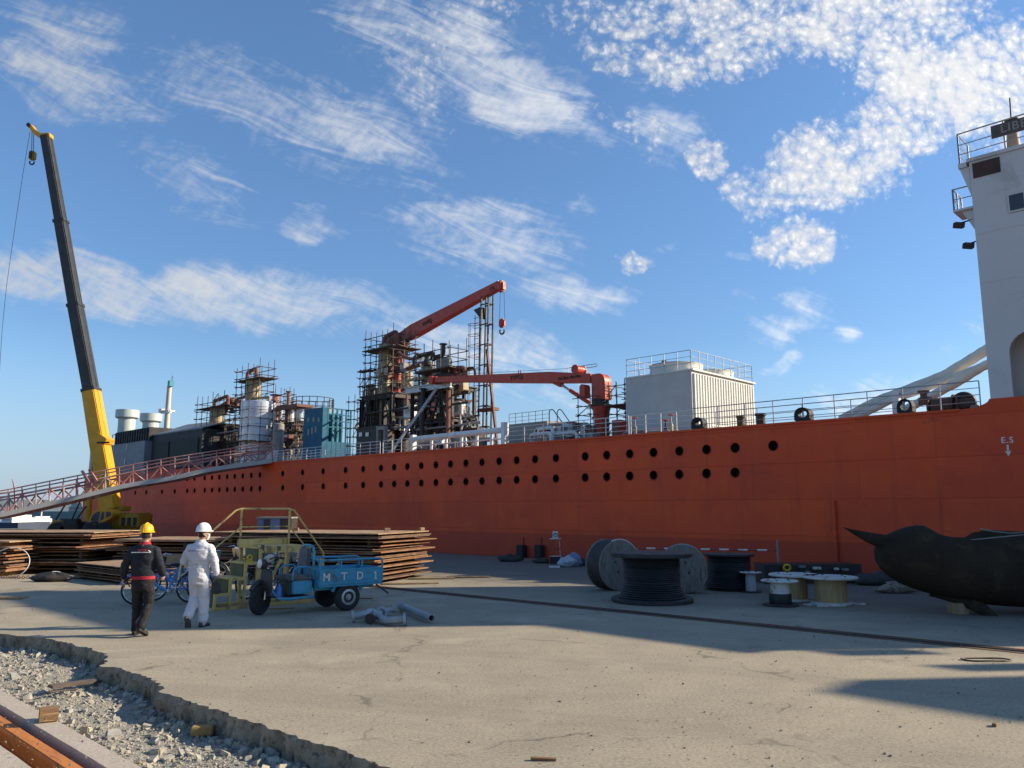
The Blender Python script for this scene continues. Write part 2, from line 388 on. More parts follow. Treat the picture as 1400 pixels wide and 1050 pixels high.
hz = nt.nodes.new('ShaderNodeMapRange'); hz.interpolation_type = 'SMOOTHSTEP'; nt.links.new(sx.outputs[2], hz.inputs[0]); hz.inputs[1].default_value = -.02; hz.inputs[2].default_value = .20; hz.inputs[3].default_value = .8; hz.inputs[4].default_value = 0
tn = ramp(nt, sx.outputs[2], [(0., (.93, .96, 1.)), (.08, (.82, .85, .90)), (.20, (.72, .77, .84)), (.36, (.84, .87, .92)), (.6, (1., 1., 1.))])
skt = mix(nt, 1., hs.outputs[0], tn, 'MULTIPLY')
skyc = mix(nt, hz.outputs[0], skt, (1.75, 2.55, 3.95))
c1 = mix(nt, cirA, skyc, cl2.outputs[0]); c2 = mix(nt, cumA, c1, cl.outputs[0])
nt.links.new(c2, bg.inputs[0]); nt.links.new(bg.outputs[0], out.inputs[0])
wd.cycles.sampling_method = 'MANUAL'; wd.cycles.sample_map_resolution = 512
sc.view_settings.view_transform = 'Standard'; sc.view_settings.look = 'None'; sc.view_settings.gamma = 1.0
sc.view_settings.exposure = 0.72; sc.view_settings.use_curve_mapping = False
sc.cycles.max_bounces = 6; sc.cycles.use_denoising = True
# ------------------------------------------------------------------ ground
def concrete_mat(name, c, c2, c3, stain=.5, agg=1.0):
    m = bpy.data.materials.new(name); m.use_nodes = True; nt = m.node_tree; b = nt.nodes['Principled BSDF']
    v = mapped(nt)
    big = noise(nt, v, .16, 5, .6, .6); mid = noise(nt, v, 1.1, 6, .65, .3); fin = noise(nt, v, 30, 5, .8); gr = noise(nt, v, 95, 2, .7)
    col = mix(nt, ramp(nt, mid, [(.3, 0.), (.7, 1.)]), c, c2)
    vs = mapped(nt, (.35, 2.2, 1))                       # traffic marks run along the quay
    tr = noise(nt, vs, .8, 6, .7, .5)
    col = mix(nt, mix(nt, 1., ramp(nt, big, [(.42, 0.), (.66, stain)]), ramp(nt, tr, [(.35, .25), (.7, 1.)]), 'MULTIPLY'), col, c3)
    sp = noise(nt, v, 5.5, 6, .75, .2)
    col = mix(nt, ramp(nt, sp, [(.60, 0.), (.72, stain * .9)]), col, c3)
    col = mix(nt, .75 * agg, col, mix(nt, 1., col, ramp(nt, fin, [(.3, .45), (.5, 1.), (.7, 1.5)]), 'MULTIPLY'))
    col = mix(nt, ramp(nt, gr, [(.60, 0.), (.68, .7 * agg)]), col, tuple(x * .45 for x in c2))
    if name == 'yard_concrete':     # cracks, poured bays and paler patches
        vc = nt.nodes.new('ShaderNodeTexVoronoi'); vc.feature = 'DISTANCE_TO_EDGE'; vc.inputs['Scale'].default_value = .21
        wv = nt.nodes.new('ShaderNodeVectorMath'); wv.operation = 'MULTIPLY_ADD'; n4 = nt.nodes.new('ShaderNodeTexNoise'); n4.inputs['Scale'].default_value = .9; n4.inputs['Detail'].default_value = 6; nt.links.new(v, n4.inputs['Vector'])
        nt.links.new(n4.outputs['Color'], wv.inputs[0]); wv.inputs[1].default_value = (2.2, 2.2, 0); nt.links.new(v, wv.inputs[2]); nt.links.new(wv.outputs[0], vc.inputs['Vector'])
        ck = ramp(nt, vc.outputs['Distance'], [(.0, .75), (.0035, .5), (.007, 0.)]); brk = ramp(nt, mid, [(.45, 0.), (.6, 1.)])
        col = mix(nt, mix(nt, 1., ck, brk, 'MULTIPLY'), col, (.10, .09, .07))
        pt = noise(nt, v, .55, 6, .62, .8); col = mix(nt, ramp(nt, pt, [(.56, 0.), (.66, .45)]), col, (.44, .39, .29))
        tyv = mapped(nt, (1, 1, 1), (0, 0, .35)); ty = nt.nodes.new('ShaderNodeTexWave'); ty.wave_type = 'BANDS'; ty.bands_direction = 'Y'; ty.inputs['Scale'].default_value = .11; ty.inputs['Distortion'].default_value = 5.0; ty.inputs['Detail'].default_value = 3; ty.inputs['Detail Scale'].default_value = .35; nt.links.new(tyv, ty.inputs['Vector'])
        col = mix(nt, mix(nt, 1., ramp(nt, ty.outputs['Fac'], [(.90, 0.), (.97, .20), (1., .14)]), ramp(nt, fin, [(.35, .3), (.6, 1.)]), 'MULTIPLY'), col, (.16, .145, .12))
    if name == 'yard_concrete':     # shade band along the quay, darkened into the concrete colour, ragged edge
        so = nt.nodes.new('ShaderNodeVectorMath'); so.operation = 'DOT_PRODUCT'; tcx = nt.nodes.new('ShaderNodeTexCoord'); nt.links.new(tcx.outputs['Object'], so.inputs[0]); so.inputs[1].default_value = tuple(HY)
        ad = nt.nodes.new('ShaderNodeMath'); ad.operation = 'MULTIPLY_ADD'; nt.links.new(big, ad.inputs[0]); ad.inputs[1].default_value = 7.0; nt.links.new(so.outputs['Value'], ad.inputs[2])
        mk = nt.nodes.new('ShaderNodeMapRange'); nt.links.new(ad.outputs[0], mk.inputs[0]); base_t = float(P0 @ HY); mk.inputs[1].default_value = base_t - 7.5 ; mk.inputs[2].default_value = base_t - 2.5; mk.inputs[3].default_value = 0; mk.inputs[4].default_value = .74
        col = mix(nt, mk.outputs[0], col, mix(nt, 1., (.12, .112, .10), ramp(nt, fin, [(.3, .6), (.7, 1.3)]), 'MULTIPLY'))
    nt.links.new(col, b.inputs['Base Color']); b.inputs['Roughness'].default_value = .93; b.inputs['Specular IOR Level'].default_value = .25
    bp = nt.nodes.new('ShaderNodeBump'); bp.inputs['Strength'].default_value = .55; bp.inputs['Distance'].default_value = .012
    ht = mix(nt, .5, fin, mid); ht = mix(nt, .35, ht, gr)
    nt.links.new(ht, bp.inputs['Height']); nt.links.new(bp.outputs[0], b.inputs['Normal'])
    MATS[name] = m; return m
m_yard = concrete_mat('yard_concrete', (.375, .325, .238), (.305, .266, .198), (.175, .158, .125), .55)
m_beam = concrete_mat('beam_concrete', (.46, .40, .33), (.40, .35, .28), (.27, .23, .18), .35, .6)
m_gravel = pm('crushed_stone', (.36, .34, .285), (.24, .23, .195), 9, .95, 0, 1., wear=(.37, .33, .26), wamt=.5, wscale=18)
m_broken = pm('broken_slab_edge', (.36, .29, .20), (.22, .18, .13), 7, .95, 0, 1.0, wear=(.12, .10, .08), wamt=.35)

EDGE_PX = [(-90, 858), (0, 866), (26, 869), (59, 873), (86, 877), (112, 884), (128, 889), (147, 894), (141, 905), (137, 911), (158, 913), (177, 917), (196, 924), (212, 931),
           (218, 937), (226, 939), (219, 945), (236, 951), (262, 960), (279, 966), (303, 972), (329, 982), (360, 992), (394, 1004), (428, 1013), (460, 1023), (500, 1037), (545, 1053), (640, 1088)]
def fine_edge():
    pts = [np.array(G(*p)[:2]) for p in EDGE_PX]; outp = []
    for a, b in zip(pts, pts[1:]):
        n = max(2, int(np.linalg.norm(b - a) / .035))
        for i in range(n): outp.append(a + (b - a) * i / n)
    res = []
    for i, p in enumerate(outp):
        a = outp[max(0, i - 1)]; b = outp[min(len(outp) - 1, i + 1)]; d = (b - a) / (np.linalg.norm(b - a) + 1e-9); nn = np.array((d[1], -d[0]))
        q = Vector((p[0] * 3.1, p[1] * 3.1, 1.3)); k = .06 * mnoise.noise(q) + .05 * mnoise.noise(q * 3.7) + .012 * mnoise.noise(q * 9)
        res.append(p + nn * k)
    return res
EDGE = fine_edge()
def lp(s, t): return np.array(s2w((s, t, 0)))[:2]
QT = -.45                                                  # quay edge, just clear of the hull
far_l, far_r = -78, 60
poly = [tuple(p) for p in EDGE]
poly += [tuple(p) for p in (np.array((9.0, 1.0)), lp(40, -38), lp(far_r, -38), lp(far_r, QT), lp(far_l, QT), lp(far_l, -60))]
lastL = EDGE[0] - HX[:2] * 40
poly.append(tuple(lastL))
from mathutils.geometry import delaunay_2d_cdt
def cdt_mesh(name, poly, z):
    r = delaunay_2d_cdt([Vector((p[0], p[1])) for p in poly], [], [list(range(len(poly)))], 1, 1e-5)
    me = bpy.data.meshes.new(name); me.from_pydata([(v.x, v.y, z) for v in r[0]], [], [tuple(f) for f in r[2]])
    bm = bmesh.new(); bm.from_mesh(me)
    for f in bm.faces:
        if f.normal.z < 0: f.normal_flip()
    bm.to_mesh(me); bm.free(); me.update(); return me
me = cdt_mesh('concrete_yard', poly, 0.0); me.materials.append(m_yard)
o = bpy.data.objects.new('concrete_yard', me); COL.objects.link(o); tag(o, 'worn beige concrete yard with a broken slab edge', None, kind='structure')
# broken face of the slab
mb = MB(); rows = 7; E2 = [lastL] + list(EDGE)
for i, p in enumerate(E2):
    a = E2[max(0, i - 1)]; b = E2[min(len(E2) - 1, i + 1)]; d = (b - a) / (np.linalg.norm(b - a) + 1e-9); nn = np.array((d[1], -d[0]))
    for r in range(rows):
        z = -.36 * r / (rows - 1); q = Vector((p[0] * 5, p[1] * 5, z * 9))
        k = 0 if r == 0 else (.055 * mnoise.noise(q) + .05 * mnoise.noise(q * 2.7) + .022 * mnoise.noise(q * 6) + .008 * r)
        mb.v.append((p[0] + nn[0] * k, p[1] + nn[1] * k, z))
n = len(E2)
for i in range(n - 1):
    for r in range(rows - 1): mb.f.append((i * rows + r, i * rows + r + 1, (i + 1) * rows + r + 1, (i + 1) * rows + r)); mb.m.append(0)
solo(mb, 'slab_edge', 'broken edge of the concrete yard slab above the gravel', None, m_broken, kind='structure', sharp=.9)
# quay wall under the yard, far ground, water
mb = MB(); a, b = lp(far_l, QT), lp(far_r, QT)
mb.add([(*a, -.003), (*b, -.003), (*b, -4), (*a, -4)], [(0, 1, 2, 3)])
a2 = lp(far_l, -60); mb.add([(*a, -.003), (*a2, -.003), (*a2, -4), (*a, -4)], [(0, 1, 2, 3)])
solo(mb, 'quay_wall', 'concrete quay wall beside the ship', None, m_beam, kind='structure')
m_ground = concrete_mat('far_ground', (.30, .27, .22), (.25, .23, .19), (.18, .16, .14), .5)
g = MB(); q = [lp(-78.5, -24), lp(60, -24), lp(400, -300), lp(-200, -400), lp(-300, -60), lp(-79, -60)]
me = cdt_mesh('ground', q, -.42)
me.materials.append(m_ground)
o = bpy.data.objects.new('ground', me); COL.objects.link(o); tag(o, 'bare yard ground beyond the slab', None, kind='structure')
mw = bpy.data.materials.new('harbour_water'); mw.use_nodes = True; wn = mw.node_tree; wb = wn.nodes['Principled BSDF']
wb.inputs['Base Color'].default_value = (.03, .05, .06, 1); wb.inputs['Roughness'].default_value = .12
wbp = wn.nodes.new('ShaderNodeBump'); wbp.inputs['Strength'].default_value = .5; wbp.inputs['Distance'].default_value = .1
wn.links.new(noise(wn, mapped(wn), .5, 5, .6), wbp.inputs['Height']); wn.links.new(wbp.outputs[0], wb.inputs['Normal'])
w = MB(); K = 4000; w.add([(-K, -K, -2.4), (K, -K, -2.4), (K, K, -2.4), (-K, K, -2.4)], [(0, 1, 2, 3)])
solo(w, 'water', 'dark harbour water', None, mw, kind='structure')

# track trough: two light concrete beams with a rusty rail between them, parallel to the quay
ZB, ZR = -.10, -.13
def tavg(pxs, z): return sum(LG(*p, z)[1] for p in pxs) / len(pxs)
tb1 = tavg([(0, 945), (200, 1050)], ZB); tb2 = tavg([(0, 965), (152, 1050)], ZB); tr1 = tavg([(0, 979), (119, 1050)], ZR); tr2 = tavg([(0, 995), (94, 1050)], ZR); tb3 = tavg([(0, 1018), (43, 1050)], ZB)
S0, S1 = -22, 22
def wavy_beam(ta, tb, z0, z1):
    m = MB(); N = 150; ring = []
    for i in range(N + 1):
        s = S0 + (S1 - S0) * i / N; j = lambda k: .007 * mnoise.noise(Vector((s * 2.2, k, 0)))
        ring.append([(s, ta + j(1), z0), (s, ta + j(2), z1), (s, tb + j(3), z1 + j(5) * .4), (s, tb + j(4), z0)])
    return m.loft(ring)
solo(wavy_beam(tb1, tb2, -.42, ZB), 'track_beam', 'pale concrete track beam between the gravel and the rusty rail', 'beam', m_beam, (0, (tb1 + tb2) / 2, -.42), SH)
solo(wavy_beam(tb3, tb3 - 1.6, -.42, ZB), 'track_beam', 'pale concrete track beam on the far side of the rusty rail from the gravel, in the corner', 'beam', m_beam, (0, tb3 - .8, -.42), SH)
m_rail = pm('orange_rail_rust', (.55, .20, .05), (.40, .13, .035), 3, .85, .1, .25, wear=(.22, .10, .05), wamt=.25, stretch=(.4, 3, 1))
mb = MB(); hw = abs(tr1 - tr2) / 2; tc_ = (tr1 + tr2) / 2
mb.bb((S0, tc_ - hw, ZR - .05), (S1, tc_ + hw, ZR)); mb.bb((S0, tc_ - hw * .3, ZR - .19), (S1, tc_ + hw * .3, ZR - .05)); mb.bb((S0, tc_ - hw * 1.6, ZR - .21), (S1, tc_ + hw * 1.6, ZR - .19))
rl = thing('track_rail', 'orange rusted crane rail lying in the trough between two pale concrete beams', 'rail', (0, tc_, ZR - .21), SH)
mb.build('rail_bar', m_rail, rl, bevel=.006)
for k in range(-9, 6):
    c = MB(); s = k * .62 + .2; c.box((s, tc_ - hw * 1.9, ZR - .17), (.09, .06, .06)); c.tube((s, tc_ - hw * 1.9, ZR - .14), (s, tc_ - hw * 1.9, ZR - .10), .014, 6); c.build('rail_clip', m_steel, rl, bevel=.008)
# gravel bed between beam and slab
def gz(x, y):
    q = Vector((x, y, 0)); return -.215 + .05 * mnoise.noise(q * .9) + .022 * mnoise.noise(q * 3.1) + .014 * mnoise.noise(q * 9.0) + .009 * mnoise.noise(q * 23)
mb = MB(); ds = .05; s_a, s_b = -16, 20; t_a, t_b = tb1 - .02, tb1 + 5.6; ns, ntt = int((s_b - s_a) / ds), int((t_b - t_a) / ds)
for j in range(ntt + 1):
    for i in range(ns + 1):
        s, t = s_a + i * ds, t_a + j * ds; x, y = lp(s, t); z = gz(x, y)
        if j == 0: z = min(z, -.16)
        mb.v.append((x, y, z))
for j in range(ntt):
    for i in range(ns): k = j * (ns + 1) + i; mb.f.append((k, k + 1, k + ns + 2, k + ns + 1)); mb.m.append(0)
solo(mb, 'gravel_bed', 'grey crushed stone filling the trench beside the slab', None, m_gravel, kind='stuff', sharp=2)
rng = np.random.default_rng(3)
def stone(mb, c, r, flat=.6):
    a = rng.uniform(0, 2 * PI); vs = []
    base = [(-1, -1, -1), (1, -1, -1), (1, 1, -1), (-1, 1, -1), (-1, -1, 1), (1, -1, 1), (1, 1, 1), (-1, 1, 1)]
    e = rng.uniform(.55, 1.15, 3) * np.array((1, .8, flat)); ca, sa = math.cos(a), math.sin(a); tl = rng.uniform(-.5, .5, 2)
    for p in base:
        q = np.array(p) * e * rng.uniform(.45, 1.0, 3) * r
        x, y, z = q[0] * ca - q[1] * sa, q[0] * sa + q[1] * ca, q[2] + q[0] * tl[0] + q[1] * tl[1]
        vs.append((c[0] + x, c[1] + y, c[2] + z))
    mb.add(vs, [(3, 2, 1, 0), (4, 5, 6, 7), (0, 1, 5, 4), (1, 2, 6, 5), (2, 3, 7, 6), (3, 0, 4, 7)])
EP = np.array(EDGE)
def in_trench(x, y):
    p = np.array((x, y)); i = np.argmin(((EP - p) ** 2).sum(1)); d = EP[i] - p
    t = (np.array((x, y)) - P0[:2]) @ HY[:2]
    a, b = EP[max(0, i - 2)], EP[min(len(EP) - 1, i + 2)]; tn = b - a; side = tn[0] * (y - a[1]) - tn[1] * (x - a[0])
    return side < 0 and t > tb1 + .02
mb = MB(); cnt = 0
for _ in range(180000):
    s = rng.uniform(-9.5, 12); t = tb1 + rng.uniform(.03, 5.2); x, y = lp(s, t)
    if y < 3.2 or y > 14 or not in_trench(x, y): continue
    r = min(.045, .0055 * (1 + rng.pareto(2.5))) * (1.1 if y > 7 else .8); stone(mb, (x, y, gz(x, y) + r * .25), r); cnt += 1
    if cnt > 32000: break
for i_ in range(260):
    p = EDGE[int(rng.integers(20, len(EDGE) - 20))]; x, y = p[0] - rng.uniform(.02, .3) * .6, p[1] - rng.uniform(.02, .3) * .8
    if in_trench(x, y): r = rng.uniform(.018, .06); stone(mb, (x, y, gz(x, y) + r * .3), r, .8)
solo(mb, 'gravel', 'loose broken stones scattered over the trench', None, pm('loose_stone', (.41, .39, .33), (.25, .24, .21), 13, .9, 0, .5, wear=(.42, .37, .29), wamt=.45, wscale=5), kind='stuff', sharp=.3)
mb = MB()
for _ in range(7000):
    y = 4.2 + 12 * rng.random() ** 1.6; x = rng.uniform(-.75, .75) * y
    if in_trench(x, y): continue
    r = .0035 + .003 * rng.pareto(2.8); r = min(r, .016); stone(mb, (x, y, r * .3), r)
solo(mb, 'grit', 'small pebbles and grit lying on the concrete', None, pm('dark_grit', (.16, .14, .11), (.27, .235, .175), 30, .9), kind='stuff', sharp=.3)
# lumps: timber blocks, planks
def block(px, py, z, size, rz, label, mat, name='wood_block', ry=0.0):
    p = G(px, py, z); mb = MB(); mb.box((0, 0, size[2] / 2), size, 0, 0, ry)
    return solo(mb, name, label, 'timber block', mat, p, W, bevel=.008, local=True, rz=rz)
m_blk = pm('brown_timber', (.26, .15, .075), (.15, .09, .05), 6, .85, 0, .4, stretch=(.3, 2, 2), wear=(.40, .25, .12), wamt=.3)
block(66, 985, ZB + .004, (.17, .17, .12), .5, 'brown timber block sitting on the pale track beam', m_blk)
block(209, 952, -.2, (.17, .13, .11), .3, 'brown timber block tucked under the broken slab edge', m_blk)
block(277, 1004, -.2, (.20, .13, .08), .15, 'ochre timber block lying out in the gravel in the slab shadow', pm('ochre_timber', (.42, .26, .09), (.25, .15, .06), 6, .85, 0, .4, stretch=(.3, 2, 2)))
p = G(103, 938, -.16); solo(MB().box((0, 0, .03), (.62, .10, .03), 0, .15, .06), 'wood_plank', 'grey weathered plank leaning in the gravel below the slab edge', 'plank', m_plank, p, W, local=True, rz=1.05, bevel=.004)
p = G(86, 948, -.17); solo(MB().box((0, 0, .03), (.30, .06, .02), 0, -.2, .05), 'wood_plank', 'short dark splintered plank in the gravel beside the longer grey plank', 'plank', m_plank, p, W, local=True, rz=.75, bevel=.004)
p = G(743, 1040, 0); solo(MB().box((0, 0, .014), (.20, .035, .02), 0, .1, .03), 'wood_chip', 'dark splinter of wood lying on the concrete at the bottom edge of the view', 'wood chip', m_blk, p, W, local=True, rz=-.05, bevel=.003)
p = G(1360, 993, 0); solo(MB().box((0, 0, .016), (.075, .035, .03), .3), 'wood_chip', 'small brown wood chip on the concrete beside the shadow patch', 'wood chip', m_blk, p, W, local=True, rz=.6, bevel=.004)
for k, (px, py, r, lab) in enumerate([(38, 955, .085, 'pale flat rock half buried beside the track beam'), (20, 930, .09, 'grey angular rock in the trench at the frame edge'), (118, 998, .09, 'small pale rock beside the timber block on the beam'), (155, 1012, .10, 'jagged pale rock near the beam'),
                                       (215, 1028, .09, 'jagged dark-sided rock among pebbles near the corner of the beam'), (372, 1032, .09, 'tall grey lump of broken concrete under the slab'), (395, 1026, .06, 'smaller grey lump of broken concrete leaning under the slab'), (58, 900, .07, 'rounded pale rock under the far slab shadow')]):
    m = MB(); stone(m, (0, 0, r * .45), r, .75); p = G(px, py, -.2)
    solo(m, 'rock', lab, 'rock', MATS['loose_stone'], (p[0], p[1], gz(p[0], p[1]) - .02), W, local=True, bevel=.012)
# crane rail let into the yard
m_groove = pm('rail_groove_dirt', (.05, .045, .04), (.08, .07, .06), 5, .95)
l0, l1 = LG(520, 803), LG(1400, 891); d_ = np.array((l1[0] - l0[0], l1[1] - l0[1])); d_ /= np.linalg.norm(d_); nn_ = np.array((-d_[1], d_[0]))
r0 = np.array(l0[:2]) - d_ * 22; r1 = np.array(l1[:2]) + d_ * 12
cr = thing('yard_rail', 'dark crane rail set flush in the concrete between the cable reels and the open yard', 'rail', (*r0, 0), SH)
def strip(a, b, w0, w1, z0, z1):
    m = MB(); q = [(*(a + nn_ * w0), 0), (*(b + nn_ * w0), 0), (*(b + nn_ * w1), 0), (*(a + nn_ * w1), 0)]
    return m.prism([(x, y, z0) for x, y, _ in q], None, None, (0, 0, z1 - z0))
strip(r0, r1, -.12, .12, -.01, .003).build('groove', m_groove, cr)
strip(r0, r1, -.04, .04, -.01, .016).build('rail_head', m_dark, cr)
strip(r0, r1, -.20, -.14, -.01, .008).build('edge_angle', m_rust, cr); strip(r0, r1, .14, .20, -.01, .008).build('edge_angle', m_rust, cr)
# ------------------------------------------------------------------ the ship
def hull_mat():
    m = bpy.data.materials.new('hull_paint'); m.use_nodes = True; nt = m.node_tree; b = nt.nodes['Principled BSDF']
    v = mapped(nt); big = noise(nt, v, .22, 4, .55, .3); mid = noise(nt, v, 1.3, 6, .6, .3)
    c = mix(nt, ramp(nt, big, [(.36, 0.), (.64, 1.)]), (.74, .082, .018), (.58, .064, .022))
    c = mix(nt, ramp(nt, mid, [(.42, 0.), (.72, .45)]), c, (.78, .115, .024))
    st = noise(nt, mapped(nt, (2.2, 1, .12)), 1.6, 5, .65)
    c = mix(nt, ramp(nt, st, [(.55, 0.), (.75, .35)]), c, (.26, .042, .026))
    # plating: rectangular strakes
    br = nt.nodes.new('ShaderNodeTexBrick'); mp = mapped(nt, (1, 1, 1), (PI / 2, 0, 0)); nt.links.new(mp, br.inputs['Vector'])
    br.inputs['Scale'].default_value = 1.0; br.inputs['Brick Width'].default_value = 4.3; br.inputs['Row Height'].default_value = 1.12; br.inputs['Mortar Size'].default_value = .018; br.inputs['Mortar Smooth'].default_value = .8
    br.inputs['Color1'].default_value = (.86, .86, .86, 1); br.inputs['Color2'].default_value = (1.06, 1.06, 1.06, 1); br.inputs['Mortar'].default_value = (.82, .82, .82, 1)
    c = mix(nt, .8, c, mix(nt, 1., c, br.outputs['Color'], 'MULTIPLY'))
    sz = nt.nodes.new('ShaderNodeSeparateXYZ'); tc = nt.nodes.new('ShaderNodeTexCoord'); nt.links.new(tc.outputs['Object'], sz.inputs[0])
    c = mix(nt, ramp(nt, sz.outputs[2], [(.0, .55), (.22, .55), (.225, 0.), (1., 0.)]) if False else 0.0, c, c)
    mrr = nt.nodes.new('ShaderNodeMapRange'); nt.links.new(sz.outputs[2], mrr.inputs[0]); mrr.inputs[1].default_value = .93; mrr.inputs[2].default_value = .97; mrr.inputs[3].default_value = .5; mrr.inputs[4].default_value = 0
    c = mix(nt, mrr.outputs[0], c, (.30, .036, .022))
    sc_ = noise(nt, v, 3.3, 7, .72, .5); sc_ = noise(nt, mapped(nt, (.5, 1, 1.6)), 2.6, 8, .72, .6); c = mix(nt, ramp(nt, sc_, [(.61, 0.), (.69, .55)]), c, (.17, .05, .035))
    nt.links.new(c, b.inputs['Base Color']); b.inputs['Roughness'].default_value = .62; b.inputs['Specular IOR Level'].default_value = .3
    bp = nt.nodes.new('ShaderNodeBump'); bp.inputs['Strength'].default_value = .35; bp.inputs['Distance'].default_value = .05
    hh = mix(nt, .35, br.outputs['Fac'], big); nt.links.new(hh, bp.inputs['Height']); nt.links.new(bp.outputs[0], b.inputs['Normal'])
    MATS['hull_paint'] = m; return m
m_hull = hull_mat()
ship = thing('ship', 'long red-orange ship hull with two rows of round portholes moored along the quay', 'ship', (0, 0, 0), SH)
UP = [1057, 1005, 966, 928.7, 893.5, 861, 829.5, 800, 760, 731.6, 706.4, 682.5, 659, 637, 616, 596, 576, 557, 539, 521, 496.6, 472.6, 442, 413.7, 386.6, 355.5, 343.7, 332, 321, 310.7, 300, 290, 280, 266, 256, 239, 221.5]
LO = UP[1:] + [200, 185]
SLEFT = L(112, 700)[0]; SRIGHT = 34.0
zU, zL_, PR = 3.93, 3.12, .164
sT = L(1352, 545)[0]                      # where the bulwark steps up to the superstructure
zT = L(1356, 545)[2]
cells = {}
for row, xs, zc in (('u', UP, zU), ('l', LO, zL_)):
    cells[row] = sorted([L(x, 695 - (.0577 if row == 'u' else .0343) * (x + 450))[0] for x in xs])
mb = MB(); NA = 20
def cell_band(ss, zc, z0, z1):
    cur = SLEFT; hw = .26
    for i, s in enumerate(ss):
        w0 = min(hw, (s - ss[i - 1]) / 2) if i else hw; w1 = min(hw, (ss[i + 1] - s) / 2) if i < len(ss) - 1 else hw
        if s - w0 > cur + 1e-6: mb.add([(cur, 0, z0), (s - w0, 0, z0), (s - w0, 0, z1), (cur, 0, z1)], [(0, 1, 2, 3)])
        x0, x1 = s - w0, s + w1; cor = [(x1, z0), (x1, z1), (x0, z1), (x0, z0)]
        for q in range(4):
            a0 = -PI / 4 + q * PI / 2; arc = [(s + PR * math.cos(a0 + PI / 2 * k / 5), zc + PR * math.sin(a0 + PI / 2 * k / 5)) for k in range(6)]
            pl = [cor[q], cor[(q + 1) % 4]] + arc[::-1]; mb.add([(p[0], 0, p[1]) for p in pl], [tuple(range(len(pl)))])
        cur = x1
    mb.add([(cur, 0, z0), (SRIGHT, 0, z0), (SRIGHT, 0, z1), (cur, 0, z1)], [(0, 1, 2, 3)])
zb = [-3.2, zL_ - .3, (zL_ + zU) / 2, zU + .3, ZD]
mb.add([(SLEFT, 0, zb[0]), (SRIGHT, 0, zb[0]), (SRIGHT, 0, zb[1]), (SLEFT, 0, zb[1])], [(0, 1, 2, 3)])
cell_band(cells['l'], zL_, zb[1], zb[2]); cell_band(cells['u'], zU, zb[2], zb[3])
mb.add([(SLEFT, 0, zb[3]), (SRIGHT, 0, zb[3]), (SRIGHT, 0, zb[4]), (SLEFT, 0, zb[4])], [(0, 1, 2, 3)])
BW = 20.0
mb.add([(SLEFT, 0, -3.2), (SLEFT - 2.5, 3, -3.2), (SLEFT - 2.5, BW, -3.2), (SRIGHT, BW, -3.2), (SRIGHT + 4, 4, -3.2), (SRIGHT, 0, -3.2),
        (SLEFT, 0, ZD), (SLEFT - 2.5, 3, ZD), (SLEFT - 2.5, BW, ZD), (SRIGHT, BW, ZD), (SRIGHT + 4, 4, ZD), (SRIGHT, 0, ZD)],
       [(0, 1, 7, 6), (1, 2, 8, 7), (2, 3, 9, 8), (3, 4, 10, 9), (4, 5, 11, 10)])
# gunwale bar and the bulwark sweep up at the superstructure
pl = [(sT - .75, 0, ZD + .001)] + [(sT - .75 + .75 * math.sin(a), 0, ZD + (zT - ZD) * (1 - math.cos(a))) for a in [PI / 2 * k / 8 for k in range(1, 9)]] + [(SRIGHT, 0, zT), (SRIGHT, 0, ZD + .001)]
mb.prism(pl, None, None, (0, .05, 0))
mb.build('hull', m_hull, ship, sharp=.5)
m_deck = pm('deck_paint', (.14, .06, .045), (.10, .05, .04), 2, .8)
MB().add([(SLEFT, .02, ZD - .03), (SRIGHT, .02, ZD - .03), (SRIGHT, BW, ZD - .03), (SLEFT, BW, ZD - .03)], [(0, 1, 2, 3)]).build('deck', m_deck, ship)
g = MB(); g.bb((SLEFT, -.045, ZD - .05), (sT - .75, .06, ZD + .02)); g.build('gunwale', m_hull, ship)
m_void = pm('porthole_inside', (.012, .011, .011), (.02, .017, .015), 3, .9)
ptube = MB(); ring = MB()
ptube.lathe([(PR, 0), (PR, .3), (.001, .3)], (0, 0, 0), (0, 1, 0), NA, caps=False)
ring.torus((0, -.004, 0), PR + .008, .014, (0, 1, 0), 20, 6)
pm_t = ptube.mesh('porthole', m_void); pm_r = ring.mesh('rim', m_hull)
for row, zc in (('u', zU), ('l', zL_)):
    for s in cells[row]:
        o = bpy.data.objects.new('porthole', pm_t); COL.objects.link(o); o.parent = ship; o.location = (s, .001, zc)
        r_ = bpy.data.objects.new('rim', pm_r); COL.objects.link(r_); r_.parent = o
# E.S mark with an arrow
m_mark = pm('white_marking', (.72, .68, .63), (.6, .55, .5), 8, .7)
a_ = L(1377, 602); k_ = mpp(1377, 602, 0)
text_part('E.S', 11.5 * k_, m_mark, ship, face_M((a_[0], -.006, a_[2]), (1, 0, 0), (0, 0, 1)), 'lettering', .006, True, 1.15)
mb = MB(); ar = lambda dx, dz: (a_[0] + dx * k_, -.003, a_[2] + dz * k_)
mb.prism([ar(*p) for p in ((-1.3, -6), (1.3, -6), (1.3, -15), (4, -14), (0, -22), (-4, -14), (-1.3, -15))], None, None, (0, -.006, 0)); mb.build('arrow_mark', m_mark, ship)
# pipe standing against the hull
q0, q1 = L(1139, 684, -.08), L(1142, 770, -.08)
MB().tube((q0[0], -.07, q0[2]), (q0[0], -.07, q1[2]), .05, 10).build('drain_pipe', m_hull, ship)
